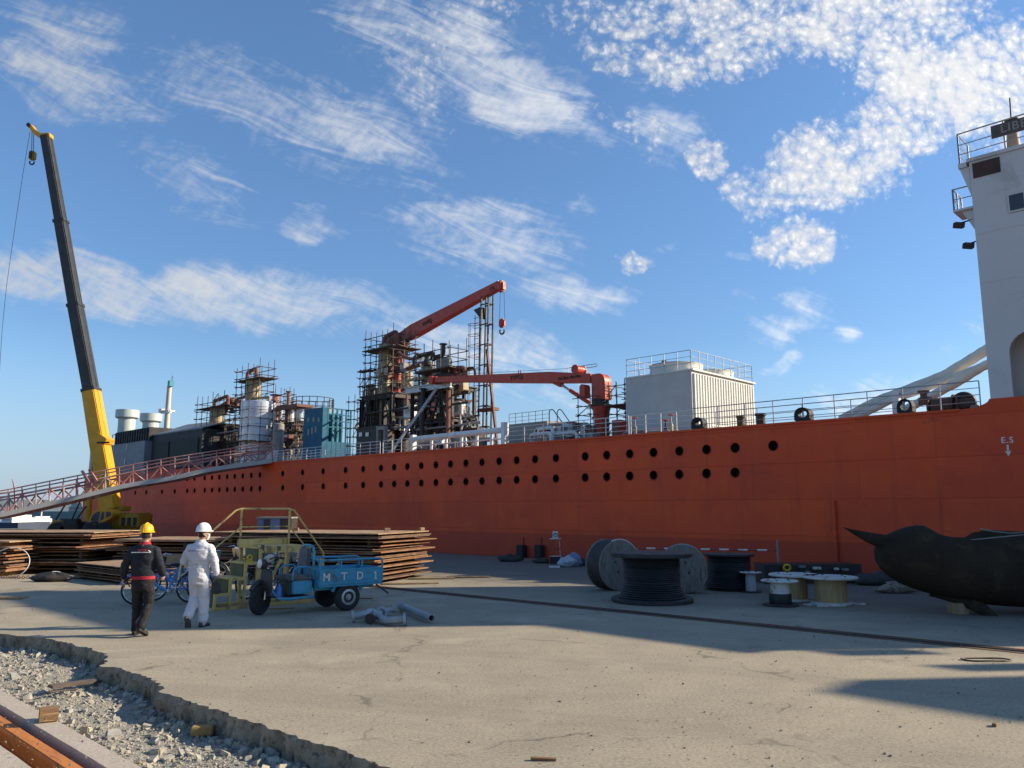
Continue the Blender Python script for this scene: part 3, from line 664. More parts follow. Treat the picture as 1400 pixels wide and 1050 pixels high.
# superstructure -------------------------------------------------------------------------------------
m_super = pm('superstructure_paint', (.60, .56, .54), (.55, .515, .495), .5, .6, 0, .05, wear=(.45, .42, .40), wamt=.14, wscale=.5, fine=False)
m_glass = pm('dark_glass', (.02, .022, .025), (.03, .03, .03), 3, .12, 0, 0, spec=.6)
zTop = L(1322, 222)[2]; sL = sT + .03
oA = L(1381, 500); oz = L(1400, 452)[2]; sB = 15.9      # right end of the tall block
s_op0, s_op1 = oA[0], oA[0] + 3.6
arch = []
for k in range(9):
    a = PI - PI / 2 * k / 8; arch.append((s_op0 + .55 + .55 * math.cos(a), oz - .55 + .55 * math.sin(a)))
for k in range(9):
    a = PI / 2 - PI / 2 * k / 8; arch.append((s_op1 - .55 + .55 * math.cos(a), oz - .55 + .55 * math.sin(a)))
out_ = [(sL, zT), (sL, zTop), (sB, zTop), (sB, zT), (s_op1, zT)] + arch[::-1] + [(s_op0, zT)]
su = MB(); su.prism([(p[0], .03, p[1]) for p in out_], None, None, (0, .14, 0))
sM = sL + 2.3; su.bb((sL, .171, zT), (sL + .14, 1.1, zTop)); su.bb((sB - .14, .171, zT), (sB, 3.3, zTop)); su.bb((sL + .141, 1.0, zT), (sM, 1.1, zTop - .1)); su.bb((sM + .001, 1.0, zT), (sM + .12, 3.3, zTop - .1)); su.bb((sM + .121, 3.2, zT), (sB - .141, 3.3, zTop - .1)); su.bb((sL - .06, -.02, zTop), (sM, 1.15, zTop + .1)); su.bb((sM + .001, -.02, zTop), (sB, 3.35, zTop + .1))
su.bb((sL + .141, .171, oz + .12), (sM - .01, .99, oz + .2)); su.bb((sM + .121, .171, oz + .12), (sB - .141, 3.19, oz + .2))
supo = su.build('superstructure', m_super, ship)
b2 = MB(); H2 = 8.4; sC = 19.6; b2.bb((sB + .004, .1, zT), (sC, 6, H2)); b2.bb((sB + .004, 0, H2), (sC + .1, 6.1, H2 + .12)); b2.build('shadow_aft_house', m_super, ship)  # added out of view; height and length set by the shadow it casts
for k in range(4): MB().bb((sB + .7 + k * 1.5, .06, 7.4), (sB + 1.3 + k * 1.5, .098, 8.1)).build('window', m_glass, ship, bevel=.02)
gy0, gy1, gs = .9, 3.0, 24.0
def shp(Yw, Xoff=0): return None
gp_ = MB(); gp_.bb((gs - .4, 1.1, ZD), (gs + .4, 1.7, 8.3)); gp_.bb((gs + 1.2, 1.2, ZD), (gs + 1.5, 1.6, 8.3)); gp_.bb((gs - .5, .9, 8.301), (gs + 1.4, 1.8, 10.05)); gp_.build('shadow_goalpost', m_super, ship, bevel=.04)  # added unseen mast, shaped to throw a shadow patch on the yard
# dark louvre, window, platforms, mast and name board on the tall block
lv = MB(); c0, c1 = L(1324, 246), L(1368, 220)
lv.bb((sL + .08, .012, L(1326, 245)[2]), (L(1368, 235)[0], .029, L(1324, 225)[2])); lvo = lv.build('louvre', pm('louvre_dark', (.05, .035, .03), (.09, .04, .035), 2, .8), ship)
w0, w1 = L(1378, 292), L(1402, 259); wm = MB(); wm.bb((w0[0], -.0, w0[2]), (w1[0], .028, w1[2])); wfo = wm.build('window', m_super, ship, bevel=.05)
wp = MB(); wp.bb((w0[0] + .06, -.012, w0[2] + .06), (w1[0] - .06, -.001, w1[2] - .06)); wp.build('pane', m_glass, wfo, bevel=.004)
for k in range(1, 5):
    x0_ = w0[0] + k * 1.45
    if x0_ + .6 < sB - .2:
        fo = MB().bb((x0_, 0, w0[2]), (x0_ + (w1[0] - w0[0]), .028, w1[2])).build('window', m_super, ship, bevel=.05); MB().bb((x0_ + .06, -.012, w0[2] + .06), (x0_ + (w1[0] - w0[0]) - .06, -.001, w1[2] - .06)).build('pane', m_glass, fo, bevel=.004)
m_sm = MB()
for zz in (zT + 3.2, zT + 4.6): m_sm.bb((sL + .02, .022, zz), (sB - .02, .0295, zz + .03))
for xx in (sL + 1.9, sL + 4.1): m_sm.bb((xx, .021, zT + 3.24), (xx + .03, .0296, zTop - .9))
m_sm.build('weld_seam', m_super, ship)
def rail_run(pts, h, posts, bars, r=.02, rp=.025):
    m = MB()
    for a, b in zip(pts, pts[1:]):
        for k in bars: m.tube((a[0], a[1], a[2] + h * k), (b[0], b[1], b[2] + h * k), r if k == 1 else r * .7, 6)
        Ln = math.dist(a, b); n = max(1, round(Ln / posts))
        for i in range(n + 1):
            p = [x + (y - x) * i / n for x, y in zip(a, b)]; m.tube(p, (p[0], p[1], p[2] + h), rp, 6)
    return m
pf = L(1309, 220); s_p = pf[0]
m_ = MB(); m_.bb((s_p, .0, zTop - .12), (sL - .061, 1.1, zTop + .02)); m_.prism([(s_p + .02, .05, zTop - .12), (sL - .01, .05, zTop - .12), (sL - .01, .05, zTop - 1.0)], None, None, (0, .09, 0)); m_.build('bridge_wing', m_super, ship)
rail_run([(sL + 3.2, .05, zTop + .1), (s_p + .04, .05, zTop + .03), (s_p + .04, 1.05, zTop + .03)], L(1310, 184)[2] - zTop, 1.0, (1, .62, .3)).build('bridge_railing', m_steel, ship)
p2 = L(1299, 290, .3); z2 = p2[2]
m_ = MB(); m_.bb((p2[0] + .1, .2, z2 - .06), (sL - .002, 1.1, z2)); m_.prism([(p2[0] + .3, .3, z2 - .06), (sL - .003, .3, z2 - .06), (sL - .003, .3, z2 - .8)], None, None, (0, .7, 0)); m_.build('side_platform', m_super, ship)
rail_run([(sL - .02, .25, z2), (p2[0] + .12, .25, z2), (p2[0] + .12, 1.05, z2)], .62, .5, (1, .5)).build('side_railing', m_steel, ship)
for px, py in ((1311, 308), (1324, 336)):
    q = L(px, py, .3); fl = MB(); fl.box((q[0], .3, q[2]), (.26, .2, .16), 0, .4, .3); fl.tube((q[0], .3, q[2] + .05), (sL, .32, q[2] + .1), .025, 6); fl.build('floodlight', m_dark, ship, bevel=.015)
qm = L(1386, 200, .7); mm = MB(); zm = L(1386, 172, .7)[2]
mm.lathe([(.19, 0), (.12, zm - zTop - .1)], (qm[0], .7, zTop + .1), (0, 0, 1), 14); mast = mm.build('radar_mast', pm('mast_buff', (.38, .30, .24), (.30, .24, .19), 3, .7), ship)
m2 = MB(); m2.lathe([(.12, 0), (.20, .10), (.21, .19), (.06, .2)], (qm[0], .7, zm - .02), (0, 0, 1), 18); m2.tube((qm[0], .7, zm + .2), (qm[0] + .02, .7, zm + .85), .02, 6); m2.build('mast_cap', m_dark, mast)
nb0, nb1 = L(1356, 190, .0), L(1356, 173, .0); nb = MB(); NBW = 3.4; nb.bb((nb0[0], -.03, nb0[2]), (nb0[0] + NBW, .02, nb1[2])); nbo = nb.build('name_board', pm('name_board_brown', (.13, .095, .08), (.09, .07, .06), 3, .7), ship)
text_part('LIBERT', (nb1[2] - nb0[2]) * .92, pm('board_letters', (.30, .27, .25), (.24, .22, .2), 4, .7), nbo, face_M((nb0[0] + .76, -.036, (nb0[2] + nb1[2]) / 2), (1, 0, 0), (0, 0, 1)), 'lettering', .01, True, 1.1)
# deck-edge railings
def edge_rail(x0, x1, t, h, step, name, mat, bars=(1, .75, .5, .25), r=.016, rp=.018):
    a, b = L(x0, 600, t)[0], L(x1, 600, t)[0]
    rail_run([(a, t, ZD), (b, t, ZD)], h, step, bars, r, rp).build(name, mat, ship)
edge_rail(378, 520, .12, .66, .82, 'railing', m_white); edge_rail(378, 480, .9, .60, .5, 'inner_railing', m_white)
edge_rail(524, 562, .12, .66, .8, 'railing', m_white); edge_rail(692, 860, .12, .72, 1.05, 'railing', m_white)
edge_rail(863, 948, .12, .72, .62, 'railing', m_white); edge_rail(948, 1345, .12, .76, 1.05, 'railing', m_steel); edge_rail(980, 1240, 1.1, .70, 1.6, 'inner_railing', m_steel, (1, .66, .33))
# broad white pipe rail on its stanchions
wr = MB(); a, b = L(567, 600, .25), L(688, 600, .25); zt0 = L(630, 594, .25)[2]
wr.tube((a[0], .25, zt0 - .02), (b[0], .25, zt0 + .02), .13, 14); wr.tube((a[0], .25, ZD + .28), (b[0], .25, ZD + .28), .03, 8); wro = wr.build('pipe_rail', m_white, ship)
for px, w, top in ((565, .20, .82), (690, .24, .98)):
    s = L(px, 600, .25)[0]; MB().bb((s - w / 2, .12, ZD - .02), (s + w / 2, .40, ZD + top)).build('stanchion', m_white, ship, bevel=.02)
for px in (590, 610, 631, 652, 672):
    s = L(px, 600, .25)[0]; MB().tube((s, .25, ZD - .02), (s, .25, zt0 - .09), .075, 10).build('stanchion', m_white, ship)
# fairleads and bollards
def fairlead(px, w, h, hole, name='fairlead'):
    s = L(px, 575, .2)[0]; ring = []; N = 24
    m = MB(); outr = []; inn = []
    for k in range(N):
        a = 2 * PI * k / N; ox = w / 2 * math.cos(a); oz_ = h / 2 * math.sin(a)
        if oz_ < 0: ox = w / 2 * (1 if math.cos(a) > 0 else -1) * min(1, abs(math.cos(a)) * 1.6 + .0); 
        outr.append((s + ox, h / 2 + oz_ + ZD)); inn.append((s + hole[0] / 2 * math.cos(a), ZD + h * .55 + hole[1] / 2 * math.sin(a)))
    rings = []
    for (rr, t) in ((inn, .10), (outr, .06), (outr, .38), (inn, .34)): rings.append([(p[0], t, p[1]) for p in rr])
    m.loft(rings + [rings[0]], caps=False)
    return m.build(name, m_black, ship)
fairlead(955.5, .46, .44, (.24, .17)); fairlead(1099, .50, .46, (.30, .22)); fairlead(1240, .42, .44, (.26, .28))
for px, w, h, mm_ in ((1012.5, .24, .42, pm('bollard_brown', (.12, .09, .05), (.08, .06, .04), 4, .8)), (1040, .30, .44, m_dark)):
    s = L(px, 575, .5)[0]; m = MB(); m.lathe([(w / 2, 0), (w / 2, h * .8), (w * .62, h * .82), (w * .62, h * .98), (.02, h)], (s, .5, ZD), (0, 0, 1), 18); m.build('bollard', mm_, ship)
# ------------------------------------------------------------------ things standing on the deck (all in the ship frame)
def LX(px, t): return L(px, 600, t)[0]
def LZ(px, py, t): return L(px, py, t)[2]
rs = random.Random(11)
def scaffold(name, label, s0, s1, t0, t1, ztop, planks=(), lift=.62, bay=.75, base=ZD, group='tube scaffolds round the process towers', over=.5, r=.021, rail=True):
    th = thing(name, label, 'scaffold', ((s0 + s1) / 2, (t0 + t1) / 2, base), SH, group)
    nx = max(2, round((s1 - s0) / bay) + 1); ny = max(2, round((t1 - t0) / (bay * 1.4)) + 1)
    xs = [s0 + (s1 - s0) * i / (nx - 1) for i in range(nx)]; ys = [t0 + (t1 - t0) * i / (ny - 1) for i in range(ny)]
    cols = [(x, y) for x in xs for y in ys if y in (ys[0], ys[-1]) or x in (xs[0], xs[-1])]
    for x, y in cols:
        m = MB(); h = ztop + rs.uniform(.05, over); dx, dy = rs.uniform(-.04, .04), rs.uniform(-.04, .04)
        m.tube((x, y, base), (x + dx, y + dy, h), r, 6)
        z = base + lift
        while z < ztop + .05: m.box((x + dx * .6, y + dy * .6 - .02, z), (.06, .07, .06)); z += lift
        m.build('upright', m_tube, th)
    z = base + lift; lv = 0
    while z < ztop + .05:
        m = MB(); j = lambda: rs.uniform(.03, .30)
        for y in (ys[0], ys[-1]): m.tube((s0 - j(), y - .03, z + rs.uniform(-.03, .03)), (s1 + j(), y - .03, z + rs.uniform(-.03, .03)), r, 6)
        for x in (xs[0], xs[-1]): m.tube((x + .03, t0 - j(), z + .05), (x + .03, t1 + j(), z + .05), r, 6)
        if lv % 2 == 0:
            for y in (ys[0], ys[-1]):
                if rs.random() < .7 and z + lift < ztop + .1:
                    k = rs.randrange(nx - 1); m.tube((xs[k], y - .06, z), (xs[k + 1], y - .06, z + lift), r, 6)
        m.build('ledger', m_tube, th); z += lift; lv += 1
    for zp in planks:
        m = MB(); y = t0 - .12
        while y < t1 + .1:
            x = s0 - rs.uniform(.1, .3)
            m.bb((x, y, zp + rs.uniform(0, .02)), (s1 + rs.uniform(.1, .35), y + .21, zp + .05)); y += .235
        m.build('plank_deck', m_plank, th)
    return th
def vessel(name, label, cat, px0, px1, ytop, ybot, t, mat, base=None, dome=.12, bands=3, topname='top_head', group=None, bandmat=None):
    pc = (px0 + px1) / 2; c = L(pc, (ytop + ybot) / 2, t); r = (px1 - px0) / 2 * mpp(pc, (ytop + ybot) / 2, t)
    z0 = ZD - .03 if base is None else base; z1 = LZ(pc, ytop, t)
    th = thing(name, label, cat, (c[0], t, z0), SH, group)
    MB().lathe([(r, 0), (r, z1 - z0)], (c[0], t, z0), (0, 0, 1), 28).build('shell', mat, th)
    MB().lathe([(r, 0), (r * .97, dome * .4), (r * .75, dome * .8), (r * .3, dome), (.02, dome)], (c[0], t, z1 + .002), (0, 0, 1), 28).build(topname, mat, th)
    for k in range(bands):
        z = z0 + (z1 - z0) * (k + .7) / bands; MB().lathe([(r + .002, -.03), (r + .03, -.02), (r + .03, .02), (r + .002, .03)], (c[0], t, z), (0, 0, 1), 28, caps=False).build('band', bandmat or mat, th)
    return th, c, r, z1
def steel_frame(name, label, s0, s1, t0, t1, levels, mat, nx=3, ny=2, braces=(), base=ZD, beam=.16, railh=0, cat='steel tower'):
    th = thing(name, label, cat, ((s0 + s1) / 2, (t0 + t1) / 2, base), SH)
    xs = [s0 + (s1 - s0) * i / (nx - 1) for i in range(nx)]; ys = [t0 + (t1 - t0) * i / (ny - 1) for i in range(ny)]; top = levels[-1]
    for x in xs:
        for y in ys: MB().ibeam((x, y, base), (x, y, top - .001), beam, beam, .03).build('column', mat, th)
    for z in levels:
        m = MB()
        for y in ys: m.ibeam((s0 - .1, y, z), (s1 + .1, y, z), beam, beam * 1.2, .03)
        for x in xs: m.beam((x, t0, z - .01), (x, t1, z - .01), beam * .8, beam)
        m.build('floor_beam', mat, th)
        g = MB(); g.bb((s0 - .15, t0 - .15, z + beam * .61), (s1 + .15, t1 + .15, z + beam * .61 + .05)); g.build('grating', m_dark, th)
        if railh and z == top: rail_run([(s0 - .1, t1, z + .15), (s0 - .1, t0 - .1, z + .15), (s1 + .1, t0 - .1, z + .15), (s1 + .1, t1, z + .15)], railh, .6, (1, .5), .016, .018).build('railing', m_tube, th)
    for (i, za, k, zb_) in braces: MB().beam((xs[i], ys[0] - .03, za), (xs[k], ys[0] - .03, zb_), .1, .1).build('brace', mat, th)
    return th
def bent_pipe(pts, rad, fil=.25):
    pts = [Vector(p) for p in pts]; out_ = [pts[0]]
    for a, b, c in zip(pts, pts[1:], pts[2:]):
        u, v = (a - b), (c - b); f = min(fil, u.length * .45, v.length * .45); u.normalize(); v.normalize(); p, q = b + u * f, b + v * f
        for k in range(7):
            w = k / 6; out_.append(p * (1 - w) ** 2 + b * 2 * w * (1 - w) + q * w * w)
    out_.append(pts[-1]); return MB().path(out_, rad, 8)
def pipe_thing(label, pts, rad, mat=None, fil=.25, flanges=True, group='pipes on the process towers'):
    th = thing('process_pipe', label, 'pipe', pts[0], SH, group)
    bent_pipe(pts, rad, fil).build('pipe_run', mat or m_pipe_rust, th)
    if flanges:
        for a, b in ((pts[0], pts[1]), (pts[-1], pts[-2])):
            d = (Vector(b) - Vector(a)).normalized(); MB().tube(a, Vector(a) + d * .05, rad * 1.7, 10).build('flange', m_dark, th)
    return th
LL = lambda px, py, t: L(px, py, t)
m_bluebox = pm('blue_house_paint', (.018, .125, .21), (.014, .10, .175), 1.5, .6, 0, .05, spec=.2)
m_teal = pm('teal_paint', (.05, .30, .36), (.04, .24, .30), 2, .5)
m_silver = pm('insulation_cladding', (.62, .65, .70), (.5, .53, .58), 2, .35, .35, .08)
m_greyv = pm('grey_vessel_paint', (.25, .245, .23), (.19, .185, .175), 2, .6)
m_hose = pm('white_hose_fabric', (.66, .65, .58), (.55, .54, .48), 3, .9, 0, .2)
# ---- stern house with its two vents and mast (left)
t = 3.0; a = L(148, 620, t); b = L(197, 620, t); ztop = LZ(172, 606, t); m_sg = pm('stern_house_grey', (.20, .225, .245), (.16, .185, .2), .8, .6); m_sk = pm('stern_black', (.028, .03, .033), (.04, .042, .045), 1.5, .7)
sh = thing('stern_house', 'grey and black deckhouse at the far stern, topped by two round vents', 'deckhouse', (a[0], t, ZD), SH)
MB().bb((a[0], t, ZD - .03), (b[0], t + 8, ztop)).build('wall', m_sg, sh)
cz = LZ(172, 588, t); m = MB(); m.bb((a[0] + .6, t + .35, ztop), (b[0] + .02, t + 7, cz))
for k in range(15):
    x = a[0] + .65 + (b[0] - a[0] - .7) * k / 14; m.bb((x, t + .25, ztop + .05), (x + .22, t + .349, cz - .06))
m.build('corrugated_casing', m_sk, sh)
e = L(276, 600, t + .6); zr = LZ(236, 600, t + .6) ; zr2 = LZ(240, 591, t + .6)
m = MB(); m.bb((b[0] + .04, t + .6, ZD), (e[0], t + 8, zr2)); m.build('dark_casing', m_sk, sh)
for x0, x1 in ((.12, .38), (.46, .95)):
    w = e[0] - b[0]; MB().bb((b[0] + w * x0, t + .50, ZD + .5), (b[0] + w * x1, t + .598, zr2 - .7)).build('louvre_bank', pm('stern_louvre', (.045, .05, .045), (.03, .035, .03), 6, .8), sh)
m = MB(); m.prism([(b[0] + .04, t + .6, zr2 + .002), (e[0], t + .6, zr2 + .002), (e[0], t + 3.5, zr2 + .9), (b[0] + .04, t + 3.5, zr2 + 1.1)], None, None, (0, 0, .08)); m.build('sloped_roof', m_sg, sh)
for (px, py, w, h) in ((156, 614, 3, 7), (174, 611, 3.5, 8), (171, 631, 4.5, 9)):
    q = L(px, py, t); k = mpp(px, py, t); MB().bb((q[0] - w * k / 2, t - .03, q[2] - h * k / 2), (q[0] + w * k / 2, t - .002, q[2] + h * k / 2)).build('window', m_glass, sh)
rail_run([(a[0] - .1, t + .3, ztop), (a[0] + .6, t + .3, ztop)], 1.0, .7, (1, .5), .04, .04).build('railing', m_tube, sh)
for nm, px, y0, y1, wn, wc, yb, tt in (('round vent with flat cap on the stern house nearest the mobile crane boom', 174.5, 561, 573, 22, 30, 592, 5.5), ('round vent with flat cap on the stern house beside the mast', 207, 566, 578, 21, 28, 592, 6.5), ('short wide vent peeping over the dark casing of the stern house', 268, 586, 589, 20, 21, 600, 7)):
    k = mpp(px, y0, tt); c = L(px, y0, tt); zb_ = LZ(px, yb, tt); th = thing('roof_vent', nm, 'vent', (c[0], tt, zb_), SH)
    mv = pm('vent_pale_green', (.50, .55, .52), (.42, .47, .44), 1.5, .5)
    MB().tube((c[0], tt, zb_ - 1.2), (c[0], tt, LZ(px, y1, tt)), wn * k / 2, 28).build('neck', mv, th)
    MB().lathe([(wn * k / 2 + .02, 0), (wc * k / 2, .15), (wc * k / 2, c[2] - LZ(px, y1, tt)), (.05, c[2] - LZ(px, y1, tt) + .1)], (c[0], tt, LZ(px, y1, tt) + .003), (0, 0, 1), 28).build('cap', mv, th)
tt = 5.0; c = L(229, 560, tt); k = mpp(229, 560, tt); th = thing('stern_mast', 'slim cream signal mast with a crosstree behind the stern house', 'mast', (c[0], tt, ZD), SH)
MB().lathe([(4.6 * k, 0), (3.0 * k, LZ(231, 528, tt) - ZD), (.02, LZ(231, 526, tt) - ZD)], (c[0], tt, ZD), (.012, 0, 1), 14).build('mast_pole', pm('mast_cream', (.55, .5, .4), (.46, .41, .32), 3, .6), th)
m = MB(); m.beam((c[0] - 14 * k, tt - .1, LZ(229, 562, tt)), (c[0] + 15 * k, tt - .1, LZ(229, 564, tt)), .2, .3); m.box((c[0] - 11 * k, tt, LZ(229, 561, tt)), (7 * k, .8, 5 * k)); m.box((c[0] + 12 * k, tt, LZ(229, 563, tt)), (5 * k, .6, 2.5 * k)); m.build('crosstree', m_white, th)
MB().tube((c[0] + .5, tt, LZ(231, 528, tt)), (c[0] + .55, tt, LZ(231, 515, tt)), .03, 6).build('aerial', m_dark, th)
MB().box((c[0] + .35, tt, LZ(231, 525, tt)), (.4, .4, .5)).build('lamp', m_teal, th)
# ---- left process group
t = 5.0
s0, s1 = LX(270, t), LX(330, t + 1.4); zA, zB2 = LZ(300, 583, t), LZ(300, 556, t)
steel_frame('process_tower', 'dark steel frame with two platforms below the left-hand scaffold, next to the stern house', s0, s1, t, t + 1.4, [LZ(300, 606, t), zA], m_dark, 4, 2, [(0, ZD, 1, zA), (3, ZD, 2, zA)], beam=.2)
scaffold('tube_scaffold', 'low scaffold round the small tan vessel on the left-hand process frame', s0, s1, t - .2, t + 1.3, zB2 + .9, (zB2,), base=zA + .18, lift=.6, bay=.9, r=.03)
vessel('small_tank', 'small tan tank inside the low scaffold at the left end of the process towers', 'tank', 287, 306, 558, 580, t + .6, m_tan, base=zA + .2)
s0, s1 = LX(319, t + .3), LX(371, t + 1.5); zt_ = LZ(345, 500, t + .3)
scaffold('tube_scaffold', 'tall square scaffold cage round the tan column with a brown cap', s0, s1, t + .3, t + 1.5, zt_, (LZ(345, 518, t + .3), LZ(345, 553, t + .3)), lift=.6, bay=.85, r=.03)
th, c, r, z1 = vessel('column_vessel', 'tan column vessel with a brown cap, in the tall scaffold above the silver tank', 'column', 335, 355, 520, 600, t + .9, m_tan, bands=5)
pipe_thing('rusty pipe arching over the top of the tan column on the left', [(c[0] - r - .5, t + .9, z1 - 1.2), (c[0] - r - .5, t + .9, z1 + .7), (c[0] + r * .6, t + .9, z1 + .9), (c[0] + r * .6, t + .9, z1)], .15)
for k, (xa, ya, xb, yb) in enumerate(((294, 548, 312, 541), (300, 556, 318, 546), (310, 552, 330, 548))):
    p, q = LL(xa, ya, t + .4 + k * .4), LL(xb, yb, t + .4 + k * .4); pipe_thing(['rusty red pipe loop above the small tan tank', 'rusty red pipe bend behind the first loop over the small tan tank', 'dark red pipe running from the small tan tank to the tall cage'][k], [(p[0], p[1], p[2] - .9), p, q, (q[0], q[1], q[2] - 1.1)], .14)
th, c, r, z1 = vessel('clad_tank', 'large silver clad tank wrapped in scaffold tubes below the tan column', 'tank', 329, 376, 551, 612, t - .4, m_silver, dome=.1, bands=4)
scaffold('tube_scaffold', 'scaffold wrapped close round the large silver clad tank', c[0] - r - .15, c[0] + r + .15, t - .4 - r - .25, t - .4 + r * .3, z1 - .3, (LZ(350, 607, t),), lift=.6, bay=.8, over=.4, r=.026)
s0, s1 = LX(374, t + .8), LX(400, t + 1.5)
scaffold('tube_scaffold', 'small scaffold with a red valve stack just right of the tan column', s0, s1, t + .8, t + 1.5, LZ(385, 535, t + 1), (LZ(385, 556, t + 1),), lift=.5, bay=.6, r=.028)
p = LL(377, 548, t + .8); pipe_thing('pinkish red upright pipe stub beside the small scaffold', [(p[0], p[1], p[2] - 1.5), (p[0], p[1], p[2] + .45)], .26, pm('faded_red', (.48, .19, .14), (.38, .12, .09), 4, .7))
p = LL(394, 552, t + .8); pipe_thing('thin dark red upright pipe at the right end of the small scaffold', [(p[0], p[1], p[2] - 1.5), (p[0], p[1], p[2] + .9)], .12)
for k, (x0, x1, lab) in enumerate(((377, 388, 'first short silver drum under the brown slab, next to the clad tank'), (390, 402, 'middle short silver drum under the brown slab'), (404, 416, 'last short silver drum under the brown slab, next to the blue house'))):
    vessel('silver_drum', lab, 'tank', x0, x1, 560, 580, t + 1.2, m_silver, base=LZ(390, 578, t + 1.2), bands=1, group='silver drums under the brown slab')
a, b = LL(378, 558, t + .4), LL(428, 555, t + 1.7); sl = MB(); sl.bb((a[0], t + .4, a[2] - .10), (b[0], t + 1.7, a[2] + .10)); sl.bb((a[0] + .1, t + .38, a[2] - .22), (b[0] - .2, t + .5, a[2] - .101))
solo(sl, 'roof_slab', 'brown roof slab over the three silver drums', 'roof slab', pm('brown_slab', (.20, .10, .08), (.14, .075, .06), 3, .8), (a[0], t + .4, a[2] - .10), SH)
steel_frame('drum_stand', 'dark steel frame carrying the three silver drums', LX(374, t + .8), LX(418, t + 1.8), t + .8, t + 1.8, [LZ(390, 604, t + .8), LZ(390, 581, t + .8)], m_dark, 5, 2, [(0, ZD, 1, LZ(390, 581, t + .8)), (4, ZD, 3, LZ(390, 581, t + .8))], beam=.18)
vessel('grey_column', 'plain grey column standing in front of the drum frame', 'column', 373, 388, 581, 615, t - 1.5, m_greyv, bands=2)
vessel('railed_tank', 'wide dark tank with a railed round top beside the blue house', 'tank', 398, 456, 561, 600, t + 5, m_greyv, bands=2)
tk = bpy.data.objects['railed_tank']; c = L(427, 560, t + 5); k = mpp(427, 560, t + 5); rr = 28.5 * k; zz = LZ(427, 561, t + 5)
rail_run([(c[0] + rr * math.cos(q), t + 5 + rr * math.sin(q), zz + .05) for q in [PI * 2 * i / 18 for i in range(19)]], .85, 1.2, (1, .55, .2), .03, .035).build('railing', m_tube, tk)
scaffold('tube_scaffold', 'low scaffold in front of the silver drums, between the clad tank and the blue house', LX(378, t + .3), LX(413, t + .7), t + .2, t + .7, LZ(395, 566, t), (LZ(395, 590, t),), lift=.5, bay=.6, over=.35, r=.026)
# blue house with an open lattice bay
t = 4.2; a, b = LL(415, 580, t), LL(441, 580, t); zt_ = LZ(441, 556.5, t)
bh = thing('blue_house', 'dark blue deck house with an open lattice end, between the drums and the tall scaffold', 'deckhouse', (a[0], t, ZD), SH)
MB().bb((a[0], t, ZD - .02), (b[0], t + .35, zt_)).build('wall', m_bluebox, bh)
for k in range(3):
    q = LL(422 + k * 7, 574, t); MB().bb((q[0] - .12, t - .02, q[2] - .14), (q[0] + .12, t - .003, q[2] + .14)).build('window', m_glass, bh); q = LL(422 + k * 5, 591 - k * 2, t); MB().bb((q[0] - .1, t - .02, q[2] - .2), (q[0] + .1, t - .003, q[2] + .2)).build('vent_slot', m_glass, bh)
tf = t
while L(481, 580, tf)[0] > b[0] and tf < t + 9: tf += .05
tz = ZD + (zt_ - ZD) * .42
MB().bb((a[0] + .1, t + .352, ZD), (b[0] - .02, tf, tz)).build('lower_bay', m_bluebox, bh)
MB().bb((a[0] + .1, t + .352, tz + .001), (a[0] + .2, tf, zt_ - .02)).build('back_wall', m_teal, bh)
MB().bb((b[0] - 1.5, t + (tf - t) * .45, tz + .001), (b[0] - .3, tf - .5, zt_ - .3)).build('teal_unit', m_teal, bh)
m = MB()
for k in range(6): y = t + .42 + (tf - t - .5) * k / 5; m.beam((b[0] - .05, y, ZD + .1), (b[0] - .05, y, zt_ - .06), .09, .09)
for z in (zt_ - .04, zt_ - .42, zt_ - .85, zt_ - 1.25): m.beam((b[0] - .02, t + .36, z), (b[0] - .02, tf, z), .06, .07)
m.build('lattice', m_bluebox, bh)
# ---- tall scaffold tower with the raised crane
t = 4.6; s0, s1 = LX(494, t), LX(568, t + 1.8); zM = LZ(530, 541, t)
steel_frame('steel_tower', 'black steel tower frame under the tallest scaffold and tan column', s0, s1, t, t + 1.8, [LZ(530, 585, t), zM], m_dark, 5, 2, [(0, ZD, 1, zM), (1, zM, 0, LZ(530, 585, t)), (3, ZD, 4, zM), (2, ZD, 1, zM), (4, LZ(530, 585, t), 3, zM)], beam=.22, railh=.7)
scaffold('tube_scaffold', 'tallest scaffold, round the tan column at the foot of the raised red boom', LX(498, t), LX(566, t + 1.6), t - .1, t + 1.6, LZ(530, 456, t), (LZ(530, 475, t),), base=zM + .2, lift=.5, bay=.62, over=.55, r=.026)
scaffold('tube_scaffold', 'narrow half-height scaffold hanging on the left side of the tallest scaffold', LX(497, t), LX(512, t), t - .4, t - .15, LZ(503, 505, t - .3), (LZ(503, 508, t - .3),), base=zM + .2, lift=.5, bay=.6, over=.2, group='tube scaffolds round the process towers')
scaffold('tube_scaffold', 'low outrigger scaffold between the blue house and the tallest scaffold', LX(479, t), LX(494, t), t - .2, t + 1.2, LZ(487, 545, t), (), lift=.55, bay=.5, over=.3)
th, c, r, z1 = vessel('column_vessel', 'tall tan column inside the tallest scaffold, beside the foot of the raised red boom', 'column', 516, 534, 473, 600, t + .8, m_tan, bands=7)
p = LL(506, 460, t + .4)
pipe_thing('rusty pipe bundle curling over the top of the tall tan column', [(c[0] - .1, t + .8, z1), (c[0] - .1, t + .8, z1 + .55), (c[0] + 1.0, t + .9, z1 + .8), (c[0] + 1.1, t + .9, z1 - 1.2), (c[0] + 1.7, t + 1, z1 - 1.7), (c[0] + 3.4, t + 1, z1 - 1.55)], .13)
pipe_thing('second rusty pipe beside the bundle over the tall tan column', [(c[0] + .2, t + 1, z1), (c[0] + .2, t + 1, z1 + .4), (c[0] + 1.3, t + 1.2, z1 + .5), (c[0] + 1.35, t + 1.2, z1 - .9)], .10)
